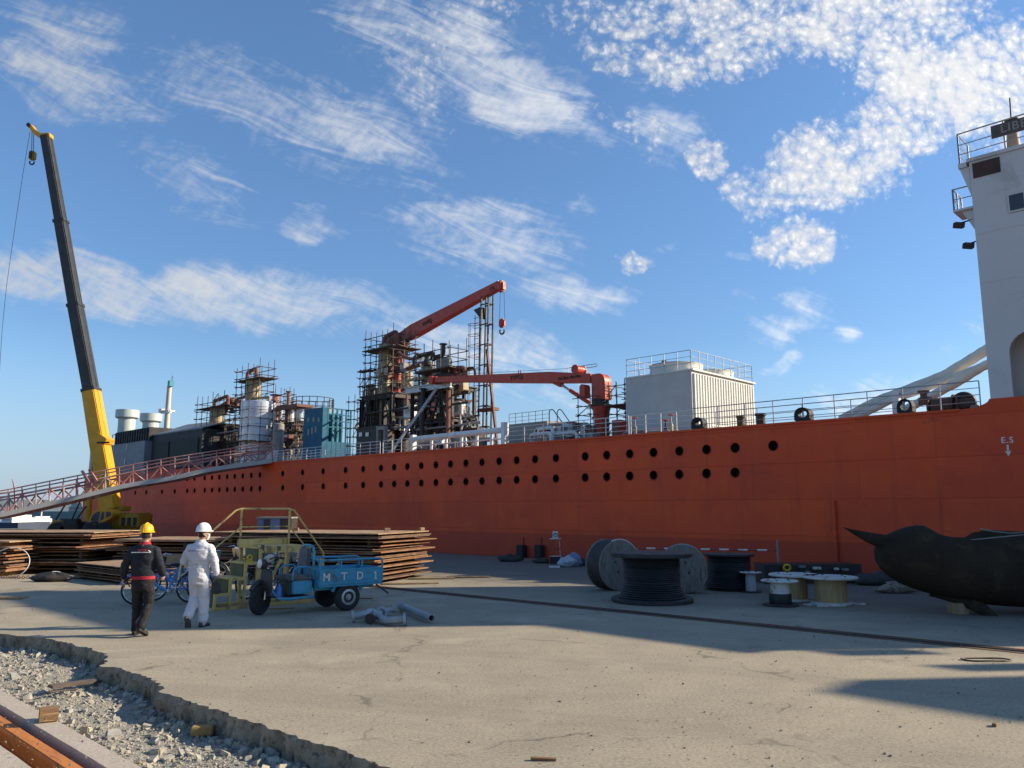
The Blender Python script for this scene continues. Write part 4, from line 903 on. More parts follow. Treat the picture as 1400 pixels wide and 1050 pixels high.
vessel('column_vessel', 'short pale tan drum right of the tall tan column, at platform level', 'column', 548, 564, 511, 541, t + 1.4, m_tan, base=zM + .2, bands=2)
a, b = LL(531, 503, t + 1.9), LL(560, 503, t + 1.9); dm = thing('red_drum', 'horizontal rust red drum beside the tall tan column', 'tank', a, SH)
MB().tube(a, b, 6.5 * mpp(545, 503, t + 1.9), 20).build('shell', m_pipe_rust, dm); MB().tube((a[0] - .06, a[1], a[2]), (a[0] - .002, a[1], a[2]), 7.4 * mpp(545, 503, t + 1.9), 20).build('flange', m_redcrane, dm)
# raised crane
tc1 = t + 2.2; pb = LL(546, 464, tc1); ptip = LL(684.5, 389.5, tc1)
k1 = mpp(600, 430, tc1)
c1 = thing('deck_crane', 'deck crane with its red boom raised and a hook hanging from the tip', 'crane', (pb[0], tc1, ZD), SH)
MB().lathe([(.55, 0), (.5, pb[2] - ZD - .5), (.75, pb[2] - ZD - .45), (.75, pb[2] - ZD - .1)], (pb[0] - .3, tc1, ZD), (0, 0, 1), 22).build('pedestal', m_redcrane, c1)
MB().box((pb[0] - .1, tc1, pb[2] - .05), (1.5, .9, .75)).build('slewing_house', m_pipe_rust, c1, bevel=.08)
p1_ = LL(566, 453.2, tc1)
def boxboom(m, p, q, h0, h1, w0, w1):
    m.beam(p, q, w0, h0, w1, h1)
bm_ = MB(); boxboom(bm_, pb, p1_, 12 * k1, 20 * k1, .5, .5); boxboom(bm_, p1_, ptip, 20 * k1, 11 * k1, .5, .36); bo = bm_.build('boom', m_redcrane, c1, bevel=.02)
MB().box((ptip[0] + .05, tc1, ptip[2] - .1), (.5, .42, .62)).build('boom_head', m_redcrane, c1, bevel=.1)
for dx in (-.22, .22): MB().tube((ptip[0] + .12 + dx * .6, tc1, ptip[2] - .2), (ptip[0] + .12 + dx, tc1, LZ(684, 440, tc1)), .014, 5).build('hoist_rope', m_dark, c1)
hkz = LZ(684, 440, tc1); hk = MB(); hk.box((ptip[0] + .12, tc1, hkz - .1), (.42, .26, .5)); hb = hk.build('hook_block', m_redcrane, c1, bevel=.08)
MB().path([(ptip[0] + .12 + .17 * math.sin(a), tc1, hkz - .55 - .17 * math.cos(a) + .0) for a in [-2.2 + 4.2 * i / 12 for i in range(13)]], .05, 6).build('hook', m_dark, hb)
d_b = (Vector(ptip) - Vector(pb)).normalized(); up_b = Vector((-d_b.z, 0, d_b.x))
def boom_text(txt, px, py, tt, size, par, thick, d, u):
    q = L(px, py, tt); text_part(txt, size, m_dark, par, face_M((q[0], tt - thick, q[2]), d, u), 'lettering', .01, True)
boom_text('YWGJ', 588, 442, tc1, .34, bo, .262, d_b, up_b)
boom_text('15t', 676, 395.5, tc1, .30, bo, .2, d_b, up_b)
pa = LL(560, 478, tc1); MB().tube((pb[0] + .3, tc1 - .2, pb[2] - .7), (p1_[0], tc1 - .2, p1_[2] - .4), .12, 10).build('luffing_cylinder', m_dark, c1)
# boom-rest lattice tower
t2 = 6.2; k = mpp(662, 500, t2); sA = LX(655.5, t2); sB2 = LX(666, t2); zt_ = LZ(662, 404, t2)
rt_ = thing('boom_rest', 'tall thin lattice tower with a caged ladder under the raised boom', 'lattice tower', (sA, t2, ZD), SH)
wt = (sB2 - sA) * .6
for x, y, dx in ((sA, t2, .25), (sB2, t2, .15), (sA, t2 + wt, .25), (sB2, t2 + wt, .15)): MB().beam((x - dx * .6, y, ZD), (x + dx * .4, y, zt_), .075, .075).build('leg', m_dark, rt_)
z = ZD + .6; q = 0
while z < zt_:
    m = MB(); m.beam((sA, t2, z), (sB2, t2, z), .06, .06); m.beam((sB2, t2, z), (sB2, t2 + wt, z), .06, .06); m.beam((sA, t2 + wt, z), (sB2, t2 + wt, z), .06, .06)
    m.build('cross_frame', m_dark, rt_); z += 1.15
MB().beam((sB2 - .05, t2, LZ(664, 478, t2)), (LX(681, t2), t2, ZD + .3), .12, .12).build('raking_leg', m_pipe_rust, rt_); MB().bb((LX(654, t2), t2 - .1, LZ(664, 562, t2)), (LX(676, t2), t2 + wt, LZ(664, 558, t2))).build('landing', m_pipe_rust, rt_)
MB().prism([(LX(646, t2), t2, LZ(650, 423, t2)), (sA, t2, LZ(650, 421, t2)), (sA, t2, LZ(650, 437, t2))], None, None, (0, .5, 0)).build('bracket', m_dark, rt_)
m = MB(); zz = ZD + .5; xl = sA - .42
m.tube((xl - .2, t2 + .1, ZD), (xl - .1, t2 + .1, LZ(650, 430, t2)), .022, 6); m.tube((xl + .18, t2 + .1, ZD), (xl + .26, t2 + .1, LZ(650, 430, t2)), .022, 6)
while zz < LZ(650, 432, t2): m.tube((xl - .2, t2 + .1, zz), (xl + .2, t2 + .1, zz), .016, 5); zz += .3
m.build('ladder', m_tube, rt_)
m = MB(); zz = ZD + 2
while zz < LZ(650, 432, t2): m.torus((xl, t2 - .12, zz), .32, .016, (0, 0, 1), 14, 5); zz += .62
for an in (-2.6, -1.57, -.6): m.tube((xl + .32 * math.cos(an), t2 - .12 + .32 * math.sin(an), ZD + 2), (xl + .32 * math.cos(an) + .08, t2 - .12 + .32 * math.sin(an), zz - .6), .014, 5)
m.build('ladder_cage', m_tube, rt_)
# ---- hopper tower
t = 3.6; s0, s1 = LX(563, t), LX(648, t + 1.6); zM = LZ(606, 531, t)
steel_frame('hopper_tower', 'dark steel frame carrying the grey hopper in front of the lattice tower', s0, s1, t, t + 1.6, [LZ(606, 575, t), zM], m_dark, 5, 2, [(0, ZD, 1, zM), (4, ZD, 3, zM), (2, LZ(606, 575, t), 3, zM), (1, ZD, 0, LZ(606, 575, t)), (3, LZ(606, 575, t), 2, ZD)], beam=.16)
m = MB(); m.ibeam((s0 - .25, t - .3, zM + .1), (s1 + .25, t - .3, zM + .1), .2, .34, .04); solo(m, 'edge_girder', 'pale grey girder along the front of the hopper platform', 'girder', m_steel, (s0, t - .3, zM), SH)
scaffold('tube_scaffold', 'broad scaffold over the grey hopper, right of the tallest scaffold', s0 + .05, LX(637, t + 1.5), t + .2, t + 1.5, LZ(606, 474, t), (LZ(606, 503, t),), base=zM + .2, lift=.5, bay=.7, over=.7, r=.025)
vessel('grey_column', 'grey ribbed column inside the broad scaffold, directly above the hopper cone', 'column', 596, 618, 492, 531, t + 1.2, m_greyv, base=zM + .18, bands=4)
vessel('grey_column', 'darker grey column left of the ribbed one inside the broad scaffold', 'column', 576, 595, 497, 531, t + 1.5, m_greyv, base=zM + .18, bands=2)
c = L(601, 545, t + 1); k = mpp(601, 545, t + 1); hp = thing('hopper', 'grey cone hopper hanging under the platform, with a small red placard', 'hopper', (c[0], t + 1, LZ(601, 560, t)), SH)
MB().lathe([(8 * k, LZ(601, 560, t + 1)), (15 * k, LZ(601, 550, t + 1)), (16 * k, zM - .15)], (c[0], t + 1, 0), (0, 0, 1), 24).build('cone', m_greyv, hp)
q = LL(592, 556, t - .2); MB().box((q[0], t - .2, q[2]), (.30, .03, .42), 0, 0, .35).build('placard', pm('red_placard', (.55, .06, .06), (.5, .3, .3), 14, .6), hp)
for k2, pts in enumerate(([(584, 500), (584, 484), (592, 482), (592, 492)], [(592, 489), (606, 486), (606, 470)], [(622, 528), (622, 503), (636, 503), (636, 527)], [(566, 500), (566, 488), (583, 485)], [(626, 528), (626, 510), (633, 507)], [(545, 483), (560, 491), (575, 489)])):
    pipe_thing(['black pipe hoop on top of the darker grey column', 'dark upright pipe elbow on top of the ribbed grey column', 'rusty pipe bend at the right end of the broad scaffold', 'dark pipe running from the tall tan column to the grey columns', 'thin rusty pipe bend inside the right end of the broad scaffold', 'sagging rusty pipe below the foot of the raised boom'][k2], [LL(px, py, t + .8) for px, py in pts], .13 if k2 < 3 else .10, [m_dark, m_dark, m_pipe_rust, m_dark, m_pipe_rust, m_pipe_rust][k2])
p, q = LL(532, 606, 1.0), LL(597, 531, t - .4); pb_ = thing('pipe_brace', 'pale raking pipe brace propped against the hopper platform', 'brace', (p[0], 1.0, ZD), SH); MB().tube((p[0], 1.0, ZD), q, .085, 10).build('brace_pipe', m_steel, pb_); MB().box((p[0], 1.0, ZD + .03), (.3, .3, .06)).build('foot_plate', m_steel, pb_)
for px, mt, lab in ((613, m_pipe_rust, 'brown upright pipe in front of the hopper frame'), (578, m_dark, 'black upright pipe at the left of the hopper cone')):
    p = LL(px, 540, t - .5); pipe_thing(lab, [(p[0], p[1], ZD), (p[0], p[1], LZ(px, 531, t - .5))], .12, mt)
# small gear and pipes filling the frames
def clutter(n, x0, x1, y0, y1, t0, t1, mats, seed, what):
    r_ = random.Random(seed)
    for i in range(n):
        px, tt = r_.uniform(x0, x1), r_.uniform(t0, t1); z1 = LZ(px, r_.uniform(y0, y1), tt); s = LX(px, tt); mt = r_.choice(mats); kd = r_.random()
        if kd < .45:
            w = r_.uniform(.5, 1.8) * r_.choice((-1, 1)); z0 = max(ZD, z1 - r_.uniform(.4, 1.3)); pts = [(s, tt, z0), (s, tt, z1), (s + w, tt + r_.uniform(-.1, .5), z1)]
            if r_.random() < .6: pts.append((s + w, tt + .3, max(ZD, z1 - r_.uniform(.3, .9))))
            th = thing('process_pipe', None, 'pipe', pts[0], SH, what[0]); th['label'] = what[1]; bent_pipe(pts, r_.uniform(.05, .1), .2).build('pipe_run', mt, th)
        elif kd < .75:
            h = r_.uniform(.3, .8); w = r_.uniform(.2, .45); z0 = max(ZD, z1 - h); th = thing('valve', None, 'valve', (s, tt, z0), SH, what[2]); th['label'] = what[3]
            MB().lathe([(w * .5, 0), (w * .5, .05), (w * .25, .07), (w * .3, h * .5), (w * .12, h * .6), (w * .12, h)], (s, tt, z0), (0, 0, 1), 12).build('valve_body', mt, th); MB().torus((s, tt, z0 + h), w * .4, .018, (0, 0, 1), 14, 5).build('handwheel', m_redcrane, th)
        else:
            w, d, h = r_.uniform(.3, .9), r_.uniform(.3, .6), r_.uniform(.3, .8); z0 = max(ZD, z1 - h); th = thing('equipment_box', None, 'equipment box', (s, tt, z0), SH, what[4]); th['label'] = what[5]
            MB().bb((s - w / 2, tt, z0), (s + w / 2, tt + d, z0 + h)).build('cabinet', mt, th, bevel=.02); MB().bb((s - w * .3, tt - .02, z0 + h * .3), (s + w * .3, tt - .002, z0 + h * .8)).build('cover', m_steel, th)
G1 = ('pipes crowded inside the process frames', 'thin process pipe crowded inside the dark frames above the ship rail', 'valves crowded inside the process frames', 'small hand wheel valve crowded inside the dark frames above the ship rail', 'equipment boxes crowded inside the process frames', 'small equipment box crowded inside the dark frames above the ship rail')
mt_ = [m_dark, m_greyv, m_pipe_rust, m_tan, m_steel, m_dark, m_greyv, m_white]
clutter(34, 272, 332, 585, 612, 5.1, 6.4, [m_dark, m_dark, m_greyv, m_pipe_rust], 1, G1)
clutter(38, 350, 420, 580, 612, 4.6, 6.2, mt_, 2, G1)
clutter(44, 496, 568, 548, 604, 4.8, 6.3, mt_, 3, G1)
clutter(62, 566, 645, 538, 600, 3.7, 5.1, mt_, 4, G1)
for k, (x0, x1, y0, y1, tt, lab) in enumerate(((570, 590, 541, 600, 4.6, 'dark upright tank deep inside the hopper frame, at its left'), (618, 638, 548, 600, 4.7, 'dark upright tank deep inside the hopper frame, at its right'), (499, 512, 548, 600, 5.6, 'dark upright tank deep inside the black tower frame, at its left'), (541, 560, 546, 600, 5.7, 'dark upright tank deep inside the black tower frame, at its right'))): vessel('dark_tank', lab, 'tank', x0, x1, y0, y1, tt, m_dark, bands=3)
for k, (px, py, tt, ln) in enumerate(((500, 566, 4.4, 60), (500, 590, 4.4, 60), (568, 560, 3.4, 74), (568, 588, 3.4, 74), (568, 548, 3.5, 74), (274, 596, 4.8, 54))):
    p = LL(px, py, tt); q = LL(px + ln, py, tt); pipe_thing('long dark horizontal pipe run across the front of the frames', [(p[0], tt, p[2]), (q[0], tt, p[2] + .02)], .06, [m_dark, m_greyv][k % 2], group='long pipe runs across the frames')
clutter(14, 500, 560, 480, 535, 4.8, 6, [m_pipe_rust, m_dark, m_tan, m_greyv], 5, G1)
clutter(22, 570, 636, 500, 528, 3.9, 5, [m_pipe_rust, m_dark, m_tan, m_greyv], 6, G1)
clutter(10, 300, 372, 545, 556, 5.2, 6.2, [m_pipe_rust, m_pipe_rust, m_tan], 8, G1)
G2 = ('pipes at the deck edge', 'pale pipe among the deck fittings between the white pipe rail and the red crane pedestal', 'valves at the deck edge', 'small hand wheel valve among the deck fittings beside the red crane pedestal', 'equipment boxes at the deck edge', 'small equipment box among the deck fittings beside the red crane pedestal')
clutter(34, 742, 806, 576, 596, 1.0, 3.5, [m_steel, m_white, m_greyv, m_steel, m_redcrane], 7, G2)
clutter(14, 570, 690, 590, 604, .8, 2.0, [m_greyv, m_dark, m_steel, m_teal], 9, ('pipes behind the white pipe rail', 'grey pipe low behind the white pipe rail', 'valves behind the white pipe rail', 'small valve low behind the white pipe rail', 'equipment boxes behind the white pipe rail', 'small equipment box low behind the white pipe rail'))
clutter(8, 865, 945, 588, 594, .6, 1.4, [m_dark, m_greyv, m_tan], 10, ('pipes before the cooling tower', 'small pipe on the deck in front of the grey cooling tower', 'valves before the cooling tower', 'small valve on the deck in front of the grey cooling tower', 'equipment boxes before the cooling tower', 'small box on the deck in front of the grey cooling tower'))
# grey pipe-deck box with rail behind the white pipe rail
t = 2.6; a, b = LL(688, 590, t), LL(748, 590, t); gb = thing('grey_skid', 'long low grey skid with a railing on top, behind the white pipe rail', 'equipment skid', (a[0], t, ZD), SH)
MB().bb((a[0], t, ZD + .2), (b[0], t + 1.6, LZ(720, 578, t))).build('body', m_greyv, gb); MB().bb((a[0] - .1, t + .1, ZD - .03), (b[0] + .1, t + 1.5, ZD + .198)).build('base_frame', m_dark, gb)
rail_run([(a[0], t + .4, LZ(720, 578, t)), (b[0] - .2, t + .4, LZ(720, 578, t))], .55, .42, (1, .66, .33), .012, .014).build('railing', m_tube, gb)
# two inclined ladders with looped handrails
for i, px in enumerate((751, 762)):
    t = 2.0 + i * .5; p = LL(px, 583, t); q = LL(px + 22, 597, t); zt_ = LZ(px, 560, t)
    st = thing('inclined_ladder', ['inclined ladder with a looped handrail beside the grey skid', 'inclined ladder with a looped handrail nearer the crane pedestal'][i], 'ladder', (q[0], t, ZD), SH)
    MB().path([(p[0], t, ZD + .1), (p[0], t, zt_ - .12), (p[0] + .06, t, zt_ - .02), (p[0] + .16, t, zt_), (p[0] + .26, t, zt_ - .06), (q[0] + .5, t, ZD + .2)], .022, 6).build('handrail', m_tube, st)
    m = MB()
    for k in range(4): w = k / 4; m.bb((p[0] + .2 + w * (q[0] - p[0]), t, ZD + .62 - w * .55), (p[0] + .42 + w * (q[0] - p[0]), t + .5, ZD + .65 - w * .55))
    m.beam((p[0] + .15, t + .25, ZD + .7), (q[0] + .3, t + .25, ZD + .03), .04, .1); m.build('treads', m_steel, st)
# ---- crane with the level boom
t = 3.0; k = mpp(822, 550, t); c = L(822, 550, t); sc_ = c[0]
c2 = thing('deck_crane', 'deck crane with its red boom lowered level over the deck, on a round pedestal', 'crane', (sc_, t, ZD), SH)
z55, z52 = LZ(822, 556, t), LZ(822, 549, t)
MB().lathe([(10.3 * k, 0), (10.3 * k, z55 - ZD - .45), (12.4 * k, z55 - ZD - .1), (13.0 * k, z55 - ZD - .1), (13.0 * k, z55 - ZD)], (sc_, t, ZD), (0, 0, 1), 28).build('pedestal', m_redcrane, c2)
MB().lathe([(15 * k, 0), (15 * k, .07), (12 * k, .08), (12 * k, z52 - z55 + .1)], (sc_ - .05, t, z55 + .002), (0, 0, 1), 28).build('slewing_ring', m_dark, c2)
ztop = LZ(822, 511.5, t); zb_ = LZ(822, 524, t); hw = 11 * k
pl = [(sc_ - hw * .95, z52 + .05), (sc_ - hw * .95, zb_), (sc_ - hw * 1.0, ztop)] + [(sc_ + hw * .2 + hw * .95 * math.sin(a), ztop - hw * 1.2 + hw * 1.2 * math.cos(a)) for a in [PI / 2 * i / 8 for i in range(9)]] + [(sc_ + hw * 1.15, z52 + .05)]
MB().prism([(p[0], t - .27, p[1]) for p in pl], None, None, (0, .54, 0)).build('slewing_column', m_redcrane, c2, bevel=.03)
f = lambda px, py: LL(px, py, t)
up_pts = [(600, 516), (640, 514), (700, 511.5), (755, 509), (812, 511.5)]; lo_pts = [(812, 523.5), (760, 523.8), (700, 523.5), (640, 522.5), (600, 523)]
m = MB(); poly = [f(*p) for p in up_pts + lo_pts]; m.prism([(p[0], t - .25, p[2]) for p in poly], None, None, (0, .5, 0)); bo = m.build('boom', m_redcrane, c2, bevel=.015)
hd = f(594, 520); m = MB(); m.tube((hd[0], t - .3, hd[2]), (hd[0], t + .3, hd[2]), 6.8 * k, 18); m.box((hd[0] + .1, t, hd[2]), (.5, .4, .3)); m.build('boom_head', m_redcrane, c2)
a, b = f(766, 525), f(806, 551); m = MB(); m.tube(a, ((a[0] + b[0]) / 2, t, (a[2] + b[2]) / 2), .055, 10); m.build('ram_rod', m_steel, c2); m = MB(); m.tube((a[0] * .65 + b[0] * .35, t, a[2] * .65 + b[2] * .35), b, .095, 12); m.build('ram', m_redcrane, c2)
m = MB(); q = f(763, 525); m.prism([(q[0] - .3, t - .12, q[2] + .06), (q[0] + .3, t - .12, q[2] + .06), (q[0] + .15, t - .12, q[2] - .16)], None, None, (0, .24, 0)); m.build('ram_lug', m_redcrane, c2)
a = f(805.5, 536); m = MB(); w = 4.6 * k; hh = 9.5 * k
pl = [(a[0] - w, a[2] - hh), (a[0] + w, a[2] - hh), (a[0] + w, a[2] + hh - w)] + [(a[0] + w * math.cos(x), a[2] + hh - w + w * math.sin(x)) for x in [PI * i / 8 for i in range(1, 8)]] + [(a[0] - w, a[2] + hh - w)]
m.prism([(p[0], t - .5, p[1]) for p in pl], None, None, (0, .4, 0)); m.build('cabin', m_redcrane, c2)
wn_ = f(791.5, 505.5); m = MB(); m.tube((wn_[0], t - .25, wn_[2]), (wn_[0], t + .25, wn_[2]), 5.6 * k, 18); m.lathe([(6.4 * k, 0), (6.4 * k, .04)], (wn_[0], t - .3, wn_[2]), (0, 1, 0), 18); m.lathe([(6.4 * k, 0), (6.4 * k, .04)], (wn_[0], t + .26, wn_[2]), (0, 1, 0), 18); m.build('winch_drum', m_redcrane, c2)
p, q = f(780, 509), f(819, 509); h = LZ(800, 501, t) - p[2]; m = MB(); m.path([(p[0], t - .2, p[2] + h), (q[0], t - .2, p[2] + h), (q[0] + .08, t - .2, p[2] + h * .6), (q[0], t - .2, p[2] + h * .25), (f(804, 508)[0], t - .2, p[2] + h * .25)], .016, 6); m.tube((f(804, 508)[0], t - .2, p[2] - .05), (f(804, 508)[0], t - .2, p[2] + h), .016, 6); m.tube((p[0], t - .2, p[2] - .05), (p[0], t - .2, p[2] + h + .05), .016, 6); m.build('top_handrail', m_steel, c2)
MB().tube((p[0], t - .2, p[2] + h * .9), (f(602, 514)[0], t - .2, f(602, 514)[2]), .009, 5).build('guy_rope', m_dark, c2)
for px in (709, 712): q = f(px, 511); MB().tube((q[0], t, q[2] - .05), (q[0], t, q[2] + .17), .025, 6).build('lamp_post', m_dark, c2)
text_part('YWGJ', .30, m_dark, bo, face_M((f(711, 517)[0], t - .262, f(711, 517)[2]), (1, 0, .03), (-.03, 0, 1)), 'lettering', .01, True, 1.1)
text_part('15t-20m 30t-10m', .19, m_dark, bo, face_M((f(783, 517)[0], t - .262, f(783, 517)[2]), (1, 0, 0), (0, 0, 1)), 'lettering', .01, True, 1.0)
scaffold('tube_scaffold', 'scaffold with a round cage top standing right of the round crane pedestal', LX(833, t - .3), LX(856, t - .3), t - .3, t + .9, LZ(845, 525, t), (LZ(845, 556, t),), lift=.4, bay=.5, over=.2, r=.018, group='tube scaffolds round the level crane')
scaffold('tube_scaffold', 'low open scaffold standing left of the round crane pedestal', LX(791, t - .8), LX(808, t - .8), t - .8, t + .2, LZ(800, 548, t), (), lift=.4, bay=.6, over=.3, r=.018, group='tube scaffolds round the level crane')
q = LL(842, 583, 2.0); rb = thing('red_cabinet', 'red control cabinet beside the round crane pedestal', 'cabinet', (q[0], 2.0, ZD), SH); MB().bb((q[0] - .22, 2.0, ZD), (q[0] + .22, 2.4, LZ(842, 574, 2.0))).build('cabinet_body', m_redcrane, rb, bevel=.02); MB().bb((q[0] - .17, 1.975, ZD + .1), (q[0] + .17, 1.998, LZ(842, 577, 2.0))).build('door', m_pipe_rust, rb)
# ---- cooling tower
t = 2.4; a, b = LL(855, 517, t), LL(945, 506, t); zt_ = b[2]
# depth so that the far corner falls where the photograph has it
tf = t
while L(1030, 533, tf)[0] > b[0]: tf += .05
m_ct = pm('cooling_tower_grey', (.50, .51, .49), (.43, .44, .42), 1.2, .6, 0, .05); m_ctl = pm('cooling_tower_cladding', (.66, .66, .60), (.58, .58, .53), 2, .55, 0, .05)
ct = thing('cooling_tower', 'big pale grey cooling tower with ribbed end wall and two fan stacks', 'cooling tower', (a[0], t, ZD), SH)
MB().bb((a[0], t, ZD + .01), (b[0], tf, zt_)).build('casing', m_ct, ct)
m = MB(); n = 24
for i in range(n):
    y = t + .06 + (tf - t - .12) * i / n; w = (tf - t - .12) / n
    m.prism([(b[0] + .003, y, ZD + .02), (b[0] + .003, y + w * .98, ZD + .02), (b[0] + .07, y + w * .72, ZD + .02), (b[0] + .07, y + w * .28, ZD + .02)], None, None, (0, 0, zt_ - ZD - .14))
m.build('ribbed_wall', m_ctl, ct)
MB().bb((a[0] - .03, t - .03, zt_ + .001), (b[0] + .09, tf + .03, zt_ + .06)).build('top_plate', m_ctl, ct)
sm = (a[0] + b[0]) / 2; rad = min((b[0] - a[0]) * .47, (tf - t) * .22)
for i, fy in enumerate((.25, .75)):
    yc = t + (tf - t) * fy; hst = .42
    fs = MB().lathe([(rad * 1.03, 0), (rad * .97, hst * .6), (rad, hst), (rad * .96, hst), (rad * .93, hst * .6), (rad * .95, .03)], (sm + .1, yc, zt_ + .063), (0, 0, 1), 40, caps=False).build('fan_stack', m_ctl, ct)
    m = MB(); m.torus((sm + .1, yc, zt_ + .063 + hst), rad * .98, .03, (0, 0, 1), 40, 6); m.build('rim', m_ct, fs)
    m = MB(); m.tube((sm + .1, yc, zt_ + .05), (sm + .1, yc, zt_ + .36), .12, 12)
    for q in range(6):
        an = q * PI / 3; m.beam((sm + .1, yc, zt_ + .3), (sm + .1 + rad * .9 * math.cos(an), yc + rad * .9 * math.sin(an), zt_ + .3), .18, .02)
    m.build('fan', m_dark, fs)
MB().sphere((sm + .15, t + .3, zt_ + .063 + .46), .11, 12, 8).build('motor', m_dark, ct)
rail_run([(a[0] + .05, tf - .05, zt_ + .06), (a[0] + .05, t + .03, zt_ + .06), (b[0] - .02, t + .03, zt_ + .06), (b[0] - .02, tf - .05, zt_ + .06), (a[0] + .05, tf - .05, zt_ + .06)], .74, .62, (1, .66, .33), .013, .016).build('railing', m_steel, ct)
m = MB()
for i in range(6):
    y0 = t + .8 + i * .75; m.beam((b[0] + .5, y0, ZD + .3), (b[0] + .5, y0 + .7, ZD + .02), .04, .03)
m.beam((b[0] + .5, t + .5, ZD + .45), (b[0] + .5, t + 4.6, ZD + .5), .05, .05); m.build('side_pipework', m_white, ct)
# ---- winch and hoses near the superstructure
t = 1.4; wn0, wn1 = LX(1262, t), LX(1328, t)
wi = thing('mooring_winch', 'rusty brown mooring winch on deck next to the white tower', 'winch', (wn0, t, ZD), SH); m_wr = pm('winch_brown', (.13, .075, .05), (.08, .05, .04), 4, .8)
MB().bb((wn0, t, ZD), (wn1, t + .9, ZD + .1)).build('bed', m_wr, wi)
MB().tube((wn0 + .2, t + .45, ZD + .33), (wn0 + .75, t + .45, ZD + .33), .26, 20).build('drum', m_wr, wi); MB().tube((wn0 + .95, t + .45, ZD + .36), (wn0 + 1.35, t + .45, ZD + .36), .22, 20).build('drum', m_wr, wi)
for x in (wn0 + .12, wn0 + .78, wn0 + .92): MB().lathe([(.33, 0), (.33, .05)], (x, t + .45, ZD + .34), (1, 0, 0), 22).build('flange', m_wr, wi)
q0 = LX(1318, t); MB().torus((q0 - .02, t + .35, ZD + .36), .28, .075, (0, 1, 0), 22, 8).build('gear_ring', m_dark, wi)
MB().lathe([(.16, 0), (.16, .2), (.1, .22), (.1, .34), (.17, .36), (.17, .42)], (LX(1263, t), t + .3, ZD + .42), (0, 0, 1), 14).build('brake_post', m_pipe_rust, wi)
MB().bb((LX(1330, t), t, ZD), (LX(1342, t), t + .5, ZD + .26)).build('motor_box', m_greyv, wi, bevel=.02)
q = LL(1223, 555, .8); ps = thing('guide_post', 'white post with a stay wire beside the winch', 'post', (q[0], .8, ZD), SH); MB().bb((q[0] - .07, .8, ZD), (q[0] + .13, 1.0, LZ(1223, 534, .8))).build('post_body', m_white, ps); MB().tube((q[0] + .13, .9, LZ(1224, 537, .8)), (LX(1248, .9), .9, ZD + .4), .012, 5).build('stay_wire', m_dark, ps)
for i, (pts, rpx, lab) in enumerate((([(1150, 574), (1200, 548), (1235, 535), (1290, 514), (1330, 490), (1352, 476)], 7.0, 'upper pale fabric duct rising from the deck to the white tower'), ([(1165, 574), (1215, 549), (1262, 532), (1310, 513), (1352, 498)], 5.0, 'thin pale fabric duct between the two thicker ones'), ([(1235, 562), (1276, 540), (1312, 521), (1340, 503), (1356, 495)], 6.0, 'lower pale fabric duct passing behind the winch'))):
    tt = 3.2 - i * .25; P = [LL(px, py, tt) for px, py in pts]
    dn = []; 
    for a_, b_ in zip(P, P[1:]):
        for w in range(6): dn.append(tuple(x + (y - x) * w / 6 for x, y in zip(a_, b_)))
    dn.append(P[-1]); dn[0] = (dn[0][0], dn[0][1], max(ZD, dn[0][2])); rd = [rpx * mpp(1250, 530, tt) * (1 + .05 * math.sin(j * 1.9)) for j in range(len(dn))]
    solo(MB().path(dn, rd, 12), 'fabric_duct', lab, 'duct', m_hose, P[0], SH, 'fabric ducts to the white tower', sharp=1.0)
for px, lab in ((493, 'small white notice board on the black cabin under the tall scaffold, nearer the blue house'), (502, 'small white notice board on the black cabin under the tall scaffold, nearer the brace')):
    q = LL(px, 594, 3.0); m = MB(); k = mpp(px, 594, 3.0); m.box((q[0], 3.0, q[2]), (7 * k, .03, 5.5 * k)); solo(m, 'notice_board', lab, 'sign', m_white, (q[0], 3.0, q[2] - .1), SH)
cb0, cb1 = LX(487, 3.05), LX(514, 3.05); cbm = thing('black_cabin', 'low black cabin at the rail under the tall scaffold, with two white boards', 'cabin', (cb0, 3.05, ZD), SH); MB().bb((cb0, 3.05, ZD), (cb1, 4.2, LZ(500, 586, 3.05))).build('wall', m_dark, cbm, bevel=.02); MB().bb((cb0 - .05, 3.0, LZ(500, 586, 3.05) + .002), (cb1 + .05, 4.25, LZ(500, 586, 3.05) + .05)).build('roof', m_dark, cbm)
q = LL(520, 600, 1.6); k = mpp(520, 600, 1.6); gf = thing('gantry_frame', 'pale grey portal frame at the rail left of the white pipe rail', 'frame', (q[0], 1.6, ZD), SH)
for dx in (-8, 8): MB().bb((q[0] + dx * k - .07, 1.6, ZD), (q[0] + dx * k + .07, 1.8, LZ(520, 588, 1.6))).build('leg', m_greyv, gf)
MB().bb((q[0] - 9.5 * k, 1.58, LZ(520, 588, 1.6) + .002), (q[0] + 9.5 * k, 1.82, LZ(520, 583, 1.6))).build('crossbeam', m_greyv, gf)
# ------------------------------------------------------------------ yard: plates, reels, vehicles
ORD = ['topmost', 'second from the top', 'third from the top', 'fourth from the top', 'fifth from the top', 'sixth from the top', 'seventh from the top', 'eighth from the top', 'ninth from the top', 'tenth from the top', 'eleventh from the top', 'twelfth from the top', 'thirteenth from the top', 'fourteenth from the top', 'fifteenth from the top', 'sixteenth from the top', 'seventeenth from the top', 'eighteenth from the top']
def plate_mat(name, c, c2, w):
    return pm(name, c, c2, 1.1, .85, 0, .25, wear=w, wamt=.45, wscale=2.2)
m_pl = [plate_mat('plate_rust_a', (.25, .115, .052), (.17, .075, .036), (.30, .18, .10)), plate_mat('plate_rust_b', (.30, .165, .085), (.21, .105, .055), (.15, .07, .04)), plate_mat('plate_mill', (.15, .09, .06), (.10, .06, .042), (.26, .15, .085))]
m_pltop = plate_mat('plate_dusty', (.38, .26, .155), (.30, .19, .105), (.22, .125, .07))
rp = random.Random(5)
